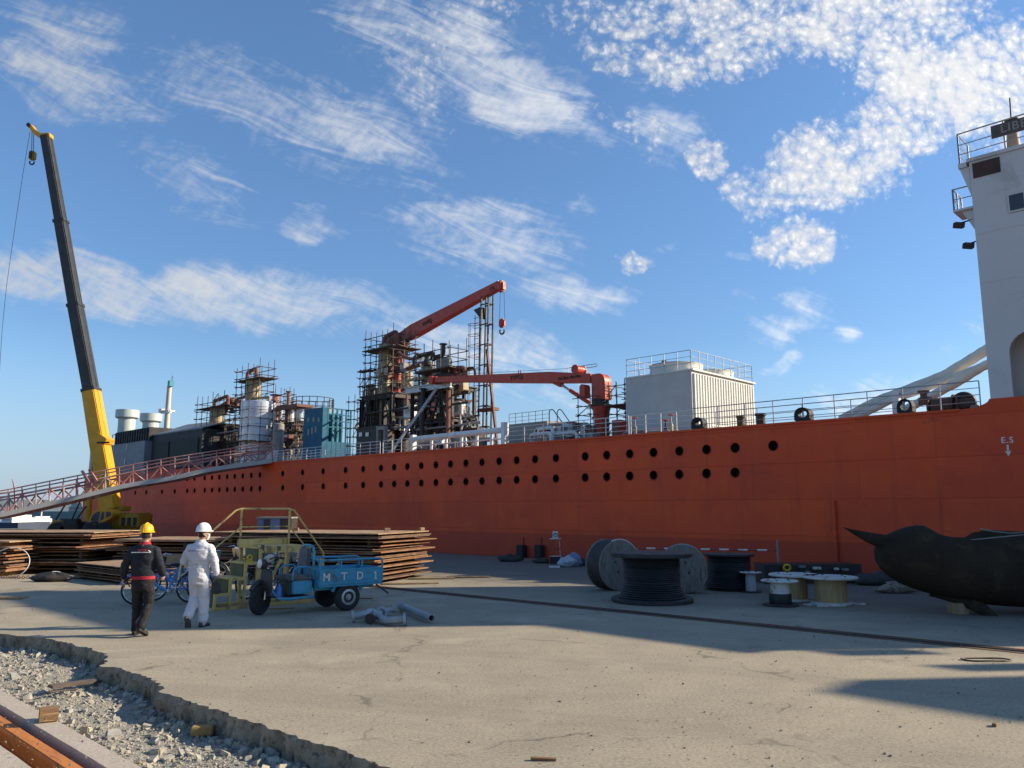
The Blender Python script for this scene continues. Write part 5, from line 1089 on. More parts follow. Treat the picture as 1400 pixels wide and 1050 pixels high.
def plate_stack(corner, ang, ln, wd, layers, where, grp, seed, jit=.12, topm=None):
    """layers: list of (thickness, gap below); corner is the near right foot, long side runs to the left"""
    r_ = random.Random(seed); ex = Vector((-math.cos(ang), math.sin(ang), 0)); ey = Vector((math.sin(ang), math.cos(ang), 0)); z = 0.0; n = len(layers)
    c0 = Vector((corner[0], corner[1], 0))
    for i, (th_, gap) in enumerate(layers):
        jj = jit if i < n - 1 else jit * .3
        if gap > .02:
            for k in range(4):
                p = c0 + ex * (ln * (.08 + .28 * k)) + ey * (wd * .5); m = MB(); m.box((0, 0, gap / 2), (.09, wd * .84, gap))
                solo(m, 'spacer_timber', 'dark timber spacer between plates of the %s' % where, 'timber', m_blk, (p.x, p.y, z), W, 'spacers in the %s' % where, local=True, rz=-ang)
        z += gap
        ox, oy = r_.uniform(-jj, jj), r_.uniform(-jj, jj); l_ = ln + r_.uniform(-jj * 3, jj * 3); w_ = wd + r_.uniform(-jj, jj * 1.2)
        if r_.random() < .3: oy -= .08
        m = MB(); nx, ny = 10, 5; sg = r_.uniform(-.012, .012); bot = []; 
        def edge_pt(u, v):
            return (u * l_ + .012 * mnoise.noise(Vector((u * 6, v * 6 + i, 2))), v * w_ + .012 * mnoise.noise(Vector((u * 6, v * 6, 7 + i))))
        def zz(u, v): return .010 * mnoise.noise(Vector((u * 2.2, v * 2, i * 3.1))) - .02 * max(0, u - .9) * r0_ - .03 * (max(0, .1 - u) * 3) * r1_
        r0_, r1_ = r_.random(), r_.uniform(-1, 1.4)
        for side in (0, 1):
            for a in range(nx + 1):
                for b in range(ny + 1):
                    u, v = a / nx, b / ny; x, y = edge_pt(u, v); m.v.append((-x + ox * 0, y, side * th_ + zz(u, v)))
        N = (nx + 1) * (ny + 1); idx = lambda a, b, s: s * N + a * (ny + 1) + b
        for a in range(nx):
            for b in range(ny):
                m.f.append((idx(a, b, 1), idx(a + 1, b, 1), idx(a + 1, b + 1, 1), idx(a, b + 1, 1))); m.f.append((idx(a, b, 0), idx(a, b + 1, 0), idx(a + 1, b + 1, 0), idx(a + 1, b, 0)))
        for a in range(nx):
            m.f.append((idx(a, 0, 0), idx(a + 1, 0, 0), idx(a + 1, 0, 1), idx(a, 0, 1))); m.f.append((idx(a, ny, 0), idx(a, ny, 1), idx(a + 1, ny, 1), idx(a + 1, ny, 0)))
        for b in range(ny):
            m.f.append((idx(0, b, 0), idx(0, b, 1), idx(0, b + 1, 1), idx(0, b + 1, 0))); m.f.append((idx(nx, b, 0), idx(nx, b + 1, 0), idx(nx, b + 1, 1), idx(nx, b, 1)))
        m.m = [0] * len(m.f)
        p = c0 + ex * ox + ey * oy; k = n - 1 - i
        solo(m, 'steel_plate', 'steel plate, %s, %s' % (ORD[k], where), 'steel plate', (topm if (k == 0 and topm) else r_.choice(m_pl)), (p.x, p.y, z), W, grp, local=True, rz=-ang + r_.uniform(-.012, .012))
        z += th_ + .003
    return z, c0, ex, ey
def lay(n, zt, seed, t0=.018, t1=.032):
    r_ = random.Random(seed); L_ = [(r_.uniform(t0, t1), .09 if i == 0 else r_.choice((.0, .012, .03, .05, .07))) for i in range(n)]; tot = sum(a + b for a, b in L_); return [(a * zt / tot, b * zt / tot) for a, b in L_]
zt_, c0, ex, ey = plate_stack(G(516, 799)[:2], R(21), 5.4, 3.0, lay(18, 1.24, 4), 'tall stack behind the tricycle', 'steel plates in the tall stack', 21, .13, m_pltop)
for k, (u, v) in enumerate(((.9, .35), (.30, .62), (.05, .9))):
    p = c0 + ex * (5.4 * (.62 if k == 0 else u * .5)) + ey * (3.0 * v); m = MB(); m.box((0, 0, .045), (.16, .1, .09))
    solo(m, 'wood_block', ['pale wood block on top of the tall plate stack, nearest the stile rail', 'pale wood block on top of the tall plate stack, the middle one', 'pale wood block on top of the tall plate stack, at its right end'][k], 'timber block', m_wood, (p.x, p.y, zt_ + .012), W, local=True, rz=k * .4, bevel=.008)
plate_stack(G(300, 786)[:2], R(9), 3.6, 2.6, lay(14, .98, 9), 'lower stack behind both walkers', 'steel plates in the lower stack', 33, .12, m_pltop)
plate_stack(G(121, 784)[:2], R(4), 5.5, 2.8, lay(14, 1.19, 14), 'stack before the yellow crane', 'steel plates in the left stack', 44, .30, m_pltop)
plate_stack(G(7, 789)[:2], R(3), 4.0, 1.6, lay(11, .98, 15), 'stack cut by the left frame edge', 'steel plates in the cut-off stack', 45, .12, m_pltop)
plate_stack(G(176, 800)[:2], R(40), 3.3, 2.2, lay(7, .42, 17), 'low pile beside the yellow helmet walker', 'steel plates in the low pile', 46, .10, m_pltop)
q = G(598, 789); m = MB()
for k, (px, py, ln, rz, lab) in enumerate(((590, 792, 1.3, .15, 'pale plank sticking out from under the tall plate stack'), (560, 799, 1.5, .22, 'pale plank on the ground along the foot of the tall plate stack'), (640, 790, 1.2, .12, 'thin pale batten lying in the sunlit strip beyond the tall plate stack'))):
    p = G(px, py); solo(MB().box((0, 0, .025), (ln, .14, .04), 0, 0, .01), 'wood_plank', lab, 'plank', m_wood, p, W, local=True, rz=rz, bevel=.005)
# blue crates on top of the stack
a, b = A(351, 730, 25.5), A(398, 709, 25.5); bc = thing('tool_cabinet', 'blue and dark grey cabinet standing behind the tall plate stack', 'cabinet', ((a[0] + b[0]) / 2, 25.5, 0), W)
m_bc = pm('cabinet_blue', (.10, .17, .34), (.08, .13, .27), 3, .5); wv = b[0] - a[0]
MB().bb((a[0], 25.5, .0), (a[0] + wv * .68, 26.3, b[2])).build('cabinet_body', m_bc, bc, bevel=.02); MB().bb((a[0] + wv * .2, 25.47, a[2] - .3), (a[0] + wv * .38, 25.498, b[2] - .03)).build('door', m_dark, bc)
MB().bb((a[0] + wv * .683, 25.52, .0), (b[0], 26.3, b[2])).build('side_locker', m_dark, bc, bevel=.02); MB().bb((a[0] - .02, 25.45, b[2] + .002), (b[0] + .02, 26.32, b[2] + .05)).build('lid', m_greyv, bc)
# ---- stile (stepped access platform)
m_ol = pm('olive_paint', (.115, .115, .045), (.09, .09, .035), 3, .6, 0, .06); m_ty = pm('sandy_yellow_paint', (.74, .51, .17), (.60, .40, .12), 3, .6, 0, .1, wear=(.30, .19, .09), wamt=.3); m_yl = pm('lifting_lug_yellow', (.75, .50, .02), (.6, .38, .02), 3, .5)
base = G(290, 835); an = R(44); st = thing('access_stile', 'olive and sandy yellow stepped access platform with handrails behind the cargo tricycle', 'access platform', base, W, local=True, rz=an)
# local x runs up the steps, y runs away to the left
sw, rise, run = .62, .245, .30; N = 4; Hs = 1.14; px_ = .0
for k in range(3):
    x0 = run * k; z1 = (k + 1) * Hs / 4
    MB().bb((x0, .04, .06 if k == 0 else k * Hs / 4 + .035), (x0 + .03, sw - .04, z1 - .001)).build('riser', m_ol, st); MB().bb((x0 - .02, 0, z1), (x0 + run + .02, sw, z1 + .034)).build('tread', m_ty if k else m_ol, st)
    for xx in (x0, x0 + run - .05): 
        if xx == x0 or k == 2: MB().bb((xx, -.05, .05), (xx + .05, -.001, z1 - .002 + .034)).build('post', m_ty, st)
    MB().bb((x0 + .051, -.05, z1 - .02), (x0 + run - .001, -.004, z1 + .034)).build('side_rail', m_ty, st)
x3 = run * 3; xe = x3 + 1.15
MB().bb((x3, .04, 3 * Hs / 4 + .035), (x3 + .03, sw - .04, Hs - .001)).build('riser', m_ol, st)
MB().bb((x3 - .03, 0, Hs), (xe, sw + .25, Hs + .04)).build('platform_plate', m_ty, st); MB().bb((x3 + .0, -.06, Hs - .09), (xe, -.004, Hs + .05)).build('platform_edge', m_ty, st)
for xx in (x3, x3 + .55, xe - .08): MB().bb((xx, -.055, .05), (xx + .06, -.006, Hs - .092)).build('post', m_ty, st)
for xx in (x3, xe - .08): MB().bb((xx, sw + .18, .0), (xx + .06, sw + .24, Hs - .002)).build('post', m_ty, st)
MB().beam((x3 + .1, -.03, .15), (x3 + .52, -.03, Hs - .15), .05, .05).build('brace', m_ty, st)
MB().bb((-.05, -.07, 0), (xe + .1, 0.02, .05)).build('sill', m_ty, st); MB().bb((-.05, sw - .02, 0), (xe + .1, sw + .07, .05)).build('sill', m_ty, st)
MB().bb((x3 - .03, sw + .255, Hs + .02), (xe, sw + .285, Hs + .17)).build('toe_board', m_ty, st); MB().bb((x3 - .045, 0.0, Hs + .045), (x3 - .02, sw + .25, Hs + .17)).build('toe_board', m_ty, st)
# down side
for k in range(3):
    x0 = xe + run * k; z1 = Hs * (3 - k) / 4; MB().bb((x0, 0, z1), (x0 + run + .02, sw, z1 + .034)).build('tread', m_ty, st)
    MB().bb((x0 + run - .05, -.05, .05), (x0 + run, -.001, z1)).build('post', m_ty, st)
def hand(y):
    zt = Hs + .80; m = MB()
    m.path([(-.35, y, .55), (-.30, y, .98), (x3 - .12, y, zt - .03), (x3, y, zt), (xe - .05, y, zt), (xe + .08, y, zt - .04), (xe + .85, y, .95), (xe + .86, y, .55)], .022, 8); m.build('handrail', m_ty, st)
    m = MB(); m.tube((-.30, y, .62), (x3, y, Hs + .42), .014, 6); m.tube((x3, y, Hs + .42), (xe - .03, y, Hs + .42), .014, 6); m.tube((xe - .03, y, Hs + .42), (xe + .85, y, .62), .014, 6); m.build('mid_rail', m_ty, st)
    for xx in (x3, xe - .03): MB().tube((xx, y, Hs + .04), (xx, y, zt), .024, 8).build('rail_post', m_ty, st)
hand(sw + .22)
for xx, zz in ((run * 2 + .10, 3 * Hs / 4 + .034), (xe + .70, .62)):
    m = MB(); m.torus((xx, -.03, zz + .085), .045, .02, (0, 1, 0), 18, 8); m.bb((xx - .06, -.045, zz), (xx + .06, -.015, zz + .05)); m.build('lifting_lug', m_yl, st)
# ---- bicycles
m_bb = pm('bike_blue', (.06, .27, .62), (.05, .22, .52), 4, .35, 0, 0); m_bk = pm('bike_black', (.02, .02, .022), (.03, .03, .03), 4, .4, 0, 0); m_chr = pm('chrome', (.6, .6, .6), (.5, .5, .5), 4, .2, .9, 0)
def bicycle(mat, label, group):
    th = thing('bicycle', label, 'bicycle', (0, 0, 0), W, group, local=True); r = .31
    for x in (-.52, .52):
        w = MB().torus((x, 0, r), r - .018, .018, (0, 1, 0), 30, 8).build('wheel', m_black, th)
        m = MB().torus((x, 0, r), r - .045, .010, (0, 1, 0), 30, 6); m.build('rim', m_chr, w); m = MB(); m.tube((x, -.05, r), (x, .05, r), .022, 8)
        for k in range(14): a = 2 * PI * k / 14; m.tube((x, .03 * (-1) ** k, r), (x + (r - .045) * math.cos(a), 0, r + (r - .045) * math.sin(a)), .0028, 4)
        m.build('spokes', m_chr, w); MB().torus((x, 0, r), r + .025, .022, (0, 1, 0), 14, 6, .3, 2.6).build('mudguard', mat, th)
    m = MB(); bb_, st_, hd = (-.06, 0, .27), (-.20, 0, .62), (.40, 0, .74)
    m.path([(hd[0], 0, hd[2] - .1), (.2, 0, .42), (.05, 0, .30), bb_], .026, 8); m.tube(bb_, (-.24, 0, .74), .02, 8); m.path([(hd[0] - .01, 0, hd[2] - .03), (.15, 0, .56), (-.16, 0, .50)], .018, 8)
    for s in (-.05, .05): m.tube((bb_[0], s * .6, bb_[2]), (-.52, s, r), .011, 6); m.tube((st_[0], s * .4, st_[2]), (-.52, s, r), .009, 6)
    m.tube((.38, 0, .62), (.405, 0, .90), .022, 8)
    for s in (-.05, .05): m.tube((.40, s, .62), (.52, s, r), .012, 6)
    m.box((.40, 0, .62), (.05, .13, .04)); m.build('frame', mat, th)
    MB().path([(.34, -.28, .95), (.44, -.20, .98), (.44, -.05, .93), (.44, .05, .93), (.44, .20, .98), (.34, .28, .95)], .013, 8).build('handlebar', m_chr, th)
    m = MB(); m.loft([[(-.24 + a * 1.0, w * math.cos(q), .80 + h * math.sin(q)) for q in [2 * PI * i / 12 for i in range(12)]] for a, w, h in ((-.14, .02, .015), (-.10, .09, .035), (0, .08, .035), (.1, .03, .025), (.15, .015, .012))]); m.build('saddle', m_bk, th)
    m = MB(); m.tube((bb_[0], -.06, bb_[2]), (bb_[0], .06, bb_[2]), .03, 10); m.beam((bb_[0], -.07, bb_[2]), (bb_[0] + .15, -.07, bb_[2] - .06), .02, .012); m.beam((bb_[0], .07, bb_[2]), (bb_[0] - .15, .07, bb_[2] + .06), .02, .012); m.box((bb_[0] + .15, -.11, bb_[2] - .06), (.09, .07, .02)); m.box((bb_[0] - .15, .11, bb_[2] + .06), (.09, .07, .02)); m.torus((bb_[0], -.055, bb_[2]), .08, .006, (0, 1, 0), 20, 5); m.build('crankset', m_chr, th)
    m = MB(); m.bb((-.70, -.07, .655), (-.36, .07, .67)); m.tube((-.66, -.05, .66), (-.53, -.05, .33), .006, 5); m.tube((-.66, .05, .66), (-.53, .05, .33), .006, 5); m.build('rear_rack', m_chr, th)
    b = MB(); b.loft([[(.50 + x * w, y * w, z) for x, y in ((-.13, -.16), (.13, -.16), (.13, .16), (-.13, .16))] for z, w in ((.70, .8), (.92, 1), (.92, .94), (.72, .74))], caps=False); b.bb((.40, -.12, .705), (.60, .12, .715)); b.build('basket', m_bk if mat is not m_bk else m_chr, th)
    return th
bk = bicycle(m_bb, 'light blue city bicycle parked between the two walkers', 'bicycles parked by the plate stacks'); p = G(224, 826); bk.location = p; bk.rotation_euler = (.1, 0, PI + .35)
bkb = bicycle(m_bk, 'black bicycle parked inside the stile, behind its middle opening', 'bicycles parked by the plate stacks'); p = G(343, 818); bkb.location = (p[0] + .2, p[1] + .25, 0); bkb.rotation_euler = (-.08, 0, 1.1)
for root, px, py, rz, lab in ((bk, 241, 822, PI - .15, 'light blue bicycle with its rear wheel showing beside the white coverall'), (bk, 233, 812, PI + .6, 'light blue bicycle standing behind the other two blue ones'), (bkb, 262, 806, .4, 'black bicycle behind the walker in white, handlebar up'), (bkb, 385, 812, 1.35, 'black bicycle behind the front wheel of the cargo tricycle'), (bkb, 366, 808, 1.7, 'black bicycle between the stile post and the tricycle fork'), (bkb, 302, 800, .9, 'black bicycle behind the lowest step of the stile')):
    p = G(px, py); dup(root, p, rz, lab)
q = G(236, 812); m = MB(); m.loft([[(x * w, y * w, z) for x, y in ((-.2, -.15), (.2, -.15), (.2, .15), (-.2, .15))] for z, w in ((0, 1), (.22, 1.02), (.22, .95), (.02, .93))], caps=False); m.bb((-.19, -.14, .0), (.19, .14, .012))
solo(m, 'cardboard_box', 'open brown cardboard box riding on a blue bicycle between the walkers', 'box', pm('cardboard', (.42, .27, .15), (.35, .22, .12), 4, .9), (q[0] + .05, q[1] - .15, .68), W, local=True, rz=.3)
# ---- cargo tricycle
m_tb = pm('tricycle_blue', (.06, .33, .48), (.045, .26, .39), 3, .45, 0, .04, wear=(.10, .12, .13), wamt=.22, wscale=5); m_seat = pm('seat_vinyl', (.13, .13, .135), (.10, .10, .105), 5, .6); m_pl_dark = pm('dark_plastic', (.03, .032, .034), (.045, .045, .045), 4, .5)
hd = math.atan2(-.63, -.777); tr = thing('cargo_tricycle', 'blue cargo tricycle with white stencilled letters on its bed, parked before the plates', 'cargo tricycle', (-3.46, 16.33, 0), W, local=True, rz=hd)
# bed (x forward, y left = near side)
bx0, bx1, by, zb0, zb1 = -.74, .62, .50, .50, .80
for nm, a, b in (('bed_floor', (bx0, -by, zb0 - .03), (bx1, by, zb0)), ('bed_side', (bx0, by - .03, zb0 + .002), (bx1, by, zb1)), ('bed_side', (bx0, -by, zb0 + .002), (bx1, -by + .03, zb1)), ('bed_front', (bx1 - .03, -by + .032, zb0 + .002), (bx1, by - .032, zb1)), ('tailgate', (bx0, -by + .032, zb0 + .002), (bx0 + .03, by - .032, zb1))):
    o = MB().bb(a, b).build(nm, m_tb, tr, bevel=.006)
    if nm == 'bed_side' and a[1] > 0: side = o
for z in (zb0 + .03, zb0 + .10, zb1 - .09, zb1 - .02): MB().bb((bx0 + .02, by + .001, z - .012), (bx1 - .02, by + .012, z + .012)).build('pressed_rib', m_tb, side, bevel=.005)
for s in (-1, 1):
    y = s * (by - .015); m = MB(); zt = .97; m.path([(bx0 + .01, y, zb1 - .25), (bx0 + .01, y, zt - .06), (bx0 + .03, y, zt - .015), (bx0 + .08, y, zt), (bx1 - .08, y, zt), (bx1 - .03, y, zt - .015), (bx1 - .01, y, zt - .06), (bx1 - .01, y, zb1)], .020, 8)
    for f in (.34, .67): m.tube((bx0 + (bx1 - bx0) * f, y, zb1), (bx0 + (bx1 - bx0) * f, y, zt), .016, 8)
    m.build('bed_rail', m_tb, tr)
MB().tube((bx1 - .01, -by, .97), (bx1 - .01, by, .97), .02, 8).build('bed_rail', m_tb, tr)
x1_ = bx1 - (bx1 - bx0) * .87; zc1 = (zb0 + zb1) / 2; MB().prism([(x1_ - a_, by + .0145, zc1 + b_) for a_, b_ in ((-.012, -.055), (-.012, .035), (-.042, .020), (-.042, .042), (-.008, .074), (.016, .074), (.016, -.055), (.040, -.055), (.040, -.074), (-.038, -.074), (-.038, -.055))], None, None, (0, .004, 0)).build('lettering', m_mark, side)
for ch, f in (('M', .10), ('T', .37), ('D', .62)):
    x = bx1 - (bx1 - bx0) * f; text_part(ch, .205, m_mark, side, face_M((x, by + .014, (zb0 + zb1) / 2 - .0), (-1, 0, 0), (0, 0, 1)), 'lettering', .004, True)
MB().bb((bx0 + .1, -.30, .40), (bx1, -.24, zb0 - .032)).build('chassis_rail', m_tb, tr); MB().bb((bx0 + .1, .24, .40), (bx1, .30, zb0 - .032)).build('chassis_rail', m_tb, tr)
for y in (-.42, .42):
    w = MB().lathe([(.10, -.075), (.22, -.075), (.255, -.05), (.262, 0), (.255, .05), (.22, .075), (.10, .075)], (0, y, .262), (0, 1, 0), 32).build('wheel', m_black, tr)
    MB().lathe([(.155, 0), (.15, .022), (.11, .03), (.10, .012), (.045, .016), (.04, .035), (.001, .036)], (0, y + .06 * (1 if y > 0 else -1), .262), (0, 1 if y > 0 else -1, 0), 24).build('rim', m_steel, w)
    MB().torus((0, y, .262), .33, .035, (0, 1, 0), 16, 6, .35, 2.8).build('mudguard', m_tb, tr)
MB().tube((0, -.40, .262), (0, .40, .262), .04, 10).build('rear_axle', m_dark, tr)
MB().beam((bx0 + .12, by - .05, zb0 - .04), (bx0 - .12, by + .02, zb0 - .22), .04, .03).build('mud_flap_stay', m_dark, tr)
# seat box, backrest
m = MB(); m.bb((.66, -.30, .36), (1.06, .30, .60)); m.build('seat_box', m_tb, tr, bevel=.02); MB().bb((1.062, -.24, .34), (1.13, .24, .60)).build('battery_cover', m_pl_dark, tr, bevel=.02)
m = MB(); m.box((.90, 0, .655), (.50, .60, .10), 0, 0, -.04); m.build('seat', m_seat, tr, bevel=.035)
MB().box((.70, 0, 1.02), (.09, .40, .36), 0, 0, -.05).build('backrest', m_seat, tr, bevel=.03)
m = MB(); m.path([(.64, .27, .62), (.64, .27, 1.12), (.64, .22, 1.21), (.64, .12, 1.24), (.64, -.12, 1.24), (.64, -.22, 1.21), (.64, -.27, 1.12), (.64, -.27, .62)], .026, 8); m.build('back_hoop', m_tb, tr)
for s in (-1, 1): MB().path([(.72, s * .31, .62), (.72, s * .31, .80), (.80, s * .31, .86), (.98, s * .31, .86), (1.06, s * .31, .80), (1.08, s * .31, .62)], .018, 8).build('armrest', m_tb, tr)
for s in (-1, 1):
    MB().path([(.62, s * .26, .30), (1.10, s * .26, .28), (1.30, s * .24, .30), (1.40, s * .18, .42), (1.44, s * .08, .62)], .026, 8).build('frame_tube', m_tb, tr)
MB().bb((.66, -.25, .295), (1.30, .25, .315)).build('footboard', m_pl_dark, tr)
m = MB(); m.loft([[(1.47 + .10 * (1 - abs(q)) * b_, q * w, z) for q in (-1, -.6, 0, .6, 1)] + [(1.43 + .10 * (1 - abs(q)) * b_, q * w, z) for q in (1, .6, 0, -.6, -1)] for z, w, b_ in ((.34, .20, .6), (.55, .25, 1), (.74, .22, 1), (.84, .12, .8))]); m.build('leg_shield', m_pl_dark, tr)
STR = (-.5, .87, 0); wb = 1.56; fw = MB().lathe([(.14, -.045), (.245, -.055), (.275, -.035), (.282, 0), (.275, .035), (.245, .055), (.14, .045)], (wb, 0, .282), STR, 32).build('wheel', m_black, tr); MB().lathe([(.17, -.02), (.06, -.03), (.05, -.06), (.001, -.06)], (wb, 0, .282), STR, 22).build('rim', m_pl_dark, fw); MB().lathe([(.17, -.02), (.06, -.03), (.05, -.06), (.001, -.06)], (wb, 0, .282), (-STR[0], -STR[1], 0), 22).build('rim', m_pl_dark, fw)
MB().torus((wb, 0, .282), .32, .045, STR, 16, 8, .6, 2.5).build('mudguard', m_pl_dark, tr)
for s in (-1, 1): MB().tube((wb - s * .05, s * .085, .282), (1.46, s * .085, .86), .022, 8).build('fork_leg', m_chr, tr)
MB().tube((1.52, 0, .74), (1.43, 0, 1.02), .03, 10).build('steering_stem', m_pl_dark, tr)
hb = MB().path([(1.28, -.36, 1.03), (1.40, -.24, 1.06), (1.44, -.06, 1.0), (1.44, .06, 1.0), (1.40, .24, 1.06), (1.28, .36, 1.03)], .014, 8).build('handlebar', m_pl_dark, tr)
for s in (-1, 1):
    MB().tube((1.28, s * .36, 1.03), (1.33, s * .31, 1.045), .022, 8).build('grip', m_black, hb); mr_ = MB(); mr_.tube((1.38, s * .25, 1.05), (1.40, s * .36, 1.20), .008, 6); mr_.box((1.40, s * .38, 1.22), (.02, .13, .08)); mr_.build('mirror', m_pl_dark, tr)
MB().lathe([(.03, 0), (.085, .02), (.10, .07), (.095, .10)], (1.49, 0, .92), (1, 0, .1), 18).build('headlight_shell', m_pl_dark, tr); MB().lathe([(.092, 0), (.07, .025), (.001, .035)], (1.592, 0, .93), (1, 0, .1), 18).build('headlight', pm('lamp_lens', (.75, .75, .72), (.65, .65, .62), 5, .15, 0, 0), tr)
m = MB(); m.box((1.42, 0, 1.02), (.16, .18, .10), 0, 0, .5); m.build('instrument_cowl', pm('cowl_cream', (.55, .50, .42), (.45, .4, .34), 6, .5), tr, bevel=.02)
p = (-3.46 + 1.28 * -.777 + .2 * .62, 16.33 + 1.28 * -.63 - .2 * .785, .315); solo(MB().lathe([(.055, 0), (.055, .17), (.025, .22), (.025, .25), (.001, .25)], (0, 0, 0), (0, 0, 1), 16), 'water_bottle', 'small blue bottle standing on the tricycle footboard', 'bottle', pm('bottle_blue', (.04, .16, .5), (.04, .13, .42), 4, .3), p, W, local=True)
# ---- pipe spools on the ground
m_gp = pm('grey_pipe_primer', (.33, .36, .38), (.27, .29, .31), 4, .5, .1, .06, wear=(.25, .2, .15), wamt=.2)
def gp(px, py, z): return G(px, py, z)
P = [gp(483, 843, .10), gp(500, 840, .13), gp(508, 835, .16), gp(518, 843, .09), gp(528, 849, .08), gp(553, 847, .10)]
sp_ = thing('pipe_spool', 'bent grey flanged pipe spool lying on the concrete behind the tricycle', 'pipe spool', (P[0][0], P[0][1], 0), W)
bent_pipe(P, .062, .16).build('pipe_run', m_gp, sp_)
for a, b, mt in ((P[0], P[1], m_gp), (P[-1], P[-2], m_gp)):
    d = (Vector(a) - Vector(b)).normalized(); f_ = MB().tube(Vector(a) - d * .02, Vector(a) + d * .025, .108, 20).build('flange', mt, sp_)
d = (Vector(P[-1]) - Vector(P[-2])).normalized(); MB().tube(Vector(P[-1]) + d * .026, Vector(P[-1]) + d * .032, .085, 20).build('blue_cap', pm('cap_violet_blue', (.10, .09, .38), (.08, .07, .3), 4, .5), sp_)
P = [gp(506, 846, .09), gp(520, 838, .10), gp(536, 833, .10)]
s2 = thing('pipe_spool', 'shorter grey pipe stub with a ring flange, crossing behind the bent spool', 'pipe spool', (P[0][0], P[0][1], 0), W); bent_pipe(P, .05, .1).build('pipe_run', m_gp, s2)
d = (Vector(P[1]) - Vector(P[0])).normalized(); MB().torus(Vector(gp(521, 838, .10)), .085, .03, (d.x * .3 + .3, -1, .2), 20, 8).build('ring_flange', m_gp, s2); MB().lathe([(.075, 0), (.07, .05), (.02, .07)], P[2], (.6, .2, .1), 16).build('end_cap', m_gp, s2); MB().tube(Vector(P[0]) - d * .02, Vector(P[0]) + d * .02, .09, 18).build('flange', m_dark, s2)
a, b = Vector(gp(549, 829, .09)), Vector(gp(590, 845, .09)); ps = thing('loose_pipe', 'straight grey pipe lying alone on the concrete beside the spools', 'pipe', (a.x, a.y, 0), W)
d = (b - a).normalized(); MB().lathe([(.062, 0), (.062, (b - a).length), (.050, (b - a).length), (.050, .01)], a, d, 20, caps=False).build('pipe_run', m_gp, ps); MB().lathe([(.085, 0), (.085, .05), (.05, .05)], a, d, 18).build('collar', m_gp, ps)
for px, py, ln, rz, lab in ((385, 833, .5, .5, 'pale splintered stick on the ground beneath the tricycle front wheel'), (430, 816, .7, .25, 'thin pale stick under the tricycle footboard'), (500, 819, .3, .1, 'short dark stick in the shade beside the tricycle rear wheel')):
    solo(MB().box((0, 0, .015), (ln, .03, .022), 0, .2, .03), 'stick', lab, 'stick', m_wood if ln > .4 else m_blk, G(px, py), W, local=True, rz=rz, bevel=.004)
# ---- cable reels
m_cab = pm('black_cable', (.012, .012, .014), (.02, .02, .022), 6, .5); m_rw = pm('weathered_reel_boards', (.24, .22, .19), (.17, .155, .135), 2, .9, 0, .35, stretch=(6, 1, 1), wear=(.10, .09, .08), wamt=.3); m_rw2 = pm('fresh_reel_boards', (.46, .33, .17), (.36, .25, .12), 2.5, .8, 0, .3, stretch=(5, 5, .4), wear=(.28, .18, .08), wamt=.3); m_rtop = pm('white_reel_top', (.62, .60, .56), (.50, .48, .44), 3, .8, 0, .2, wear=(.25, .22, .18), wamt=.3)
m_blkdisc = pm('black_reel_disc', (.022, .022, .024), (.035, .034, .033), 3, .6)
def reel(label, px, ybot, rb, rt, rd, h, mats, cable=None, ax=None, th_=.07, holes=True, dia_n=40, name='cable_reel', wind=0, tilt=0):
    """upright reel: px of the axis, ybot = photo row of the front of the lower disc"""
    g = G(px, ybot); Y = g[1] + rb; c = ((px - 700) / F * Y * 1.0, Y, 0); c = (ray(px, ybot)[0] / ray(px, ybot)[1] * Y, Y, 0)
    t_ = thing(name, label, 'cable reel', c, W, 'cable reels on the quay', local=True)
    md, mt, mdrum = mats
    MB().lathe([(rb - .02, 0), (rb, .015), (rb, th_ - .015), (rb - .02, th_)], (0, 0, 0), (0, 0, 1), dia_n).build('lower_flange', md, t_)
    MB().lathe([(rt - .02, 0), (rt, .015), (rt, th_ - .015), (rt - .02, th_), (.06, th_), (.06, th_ - .04), (.001, th_ - .04)], (0, 0, h - th_), (0, 0, 1), dia_n).build('upper_flange', mt, t_)
    if not wind: MB().tube((0, 0, th_), (0, 0, h - th_ - .001), rd, 36).build('drum', mdrum, t_)
    if holes:
        for k in range(5): a = k * 2 * PI / 5 + .4; MB().tube((rt * .6 * math.cos(a), rt * .6 * math.sin(a), h + .001), (rt * .6 * math.cos(a), rt * .6 * math.sin(a), h + .014), .022, 8).build('bolt', m_dark, t_)
    if wind:
        prof = []; n = wind; z = th_; dz = (h - 2 * th_) / n
        for i in range(n):
            rr = rd + (.10 * max(0, (5 - i)) / 5 if i < 5 else 0) + random.Random(i).uniform(-.006, .006)
            for k in range(5): prof.append((rr + dz * .45 * math.sin(PI * (k + .5) / 5), z + dz * (k + .5) / 5))
            z += dz
        MB().lathe([(rd * .5, th_)] + prof + [(rd * .5, h - th_ - .002)], (0, 0, 0), (0, 0, 1), 48).build('cable', m_cab, t_)
    return t_
reel('big black cable reel full of thick black cable, standing upright at the front', 892, 829, .86, .86, .585, 1.02, (m_blkdisc, m_blkdisc, m_cab), wind=20, th_=.09, holes=False)
r2 = reel('second black cable reel standing upright behind the wooden reels', 998, 809, .55, .62, .50, .86, (m_blkdisc, m_blkdisc, m_cab), wind=18, th_=.06, holes=False)
reel('small pale grey empty reel at the right side of the second black reel', 1027, 811, .25, .26, .12, .47, (m_blkdisc, m_rtop, pm('reel_pale_grey', (.45, .46, .48), (.38, .39, .4), 4, .6)), th_=.03)
s2r = reel('small reel half white and half black with a splintered white top', 1067.5, 831, .36, .37, .185, .51, (m_blkdisc, m_rtop, m_rtop), th_=.04)
MB().lathe([(.215, 0), (.22, .01), (.22, .19), (.215, .2)], (0, 0, .045), (0, 0, 1), 32).build('cable', m_cab, s2r)
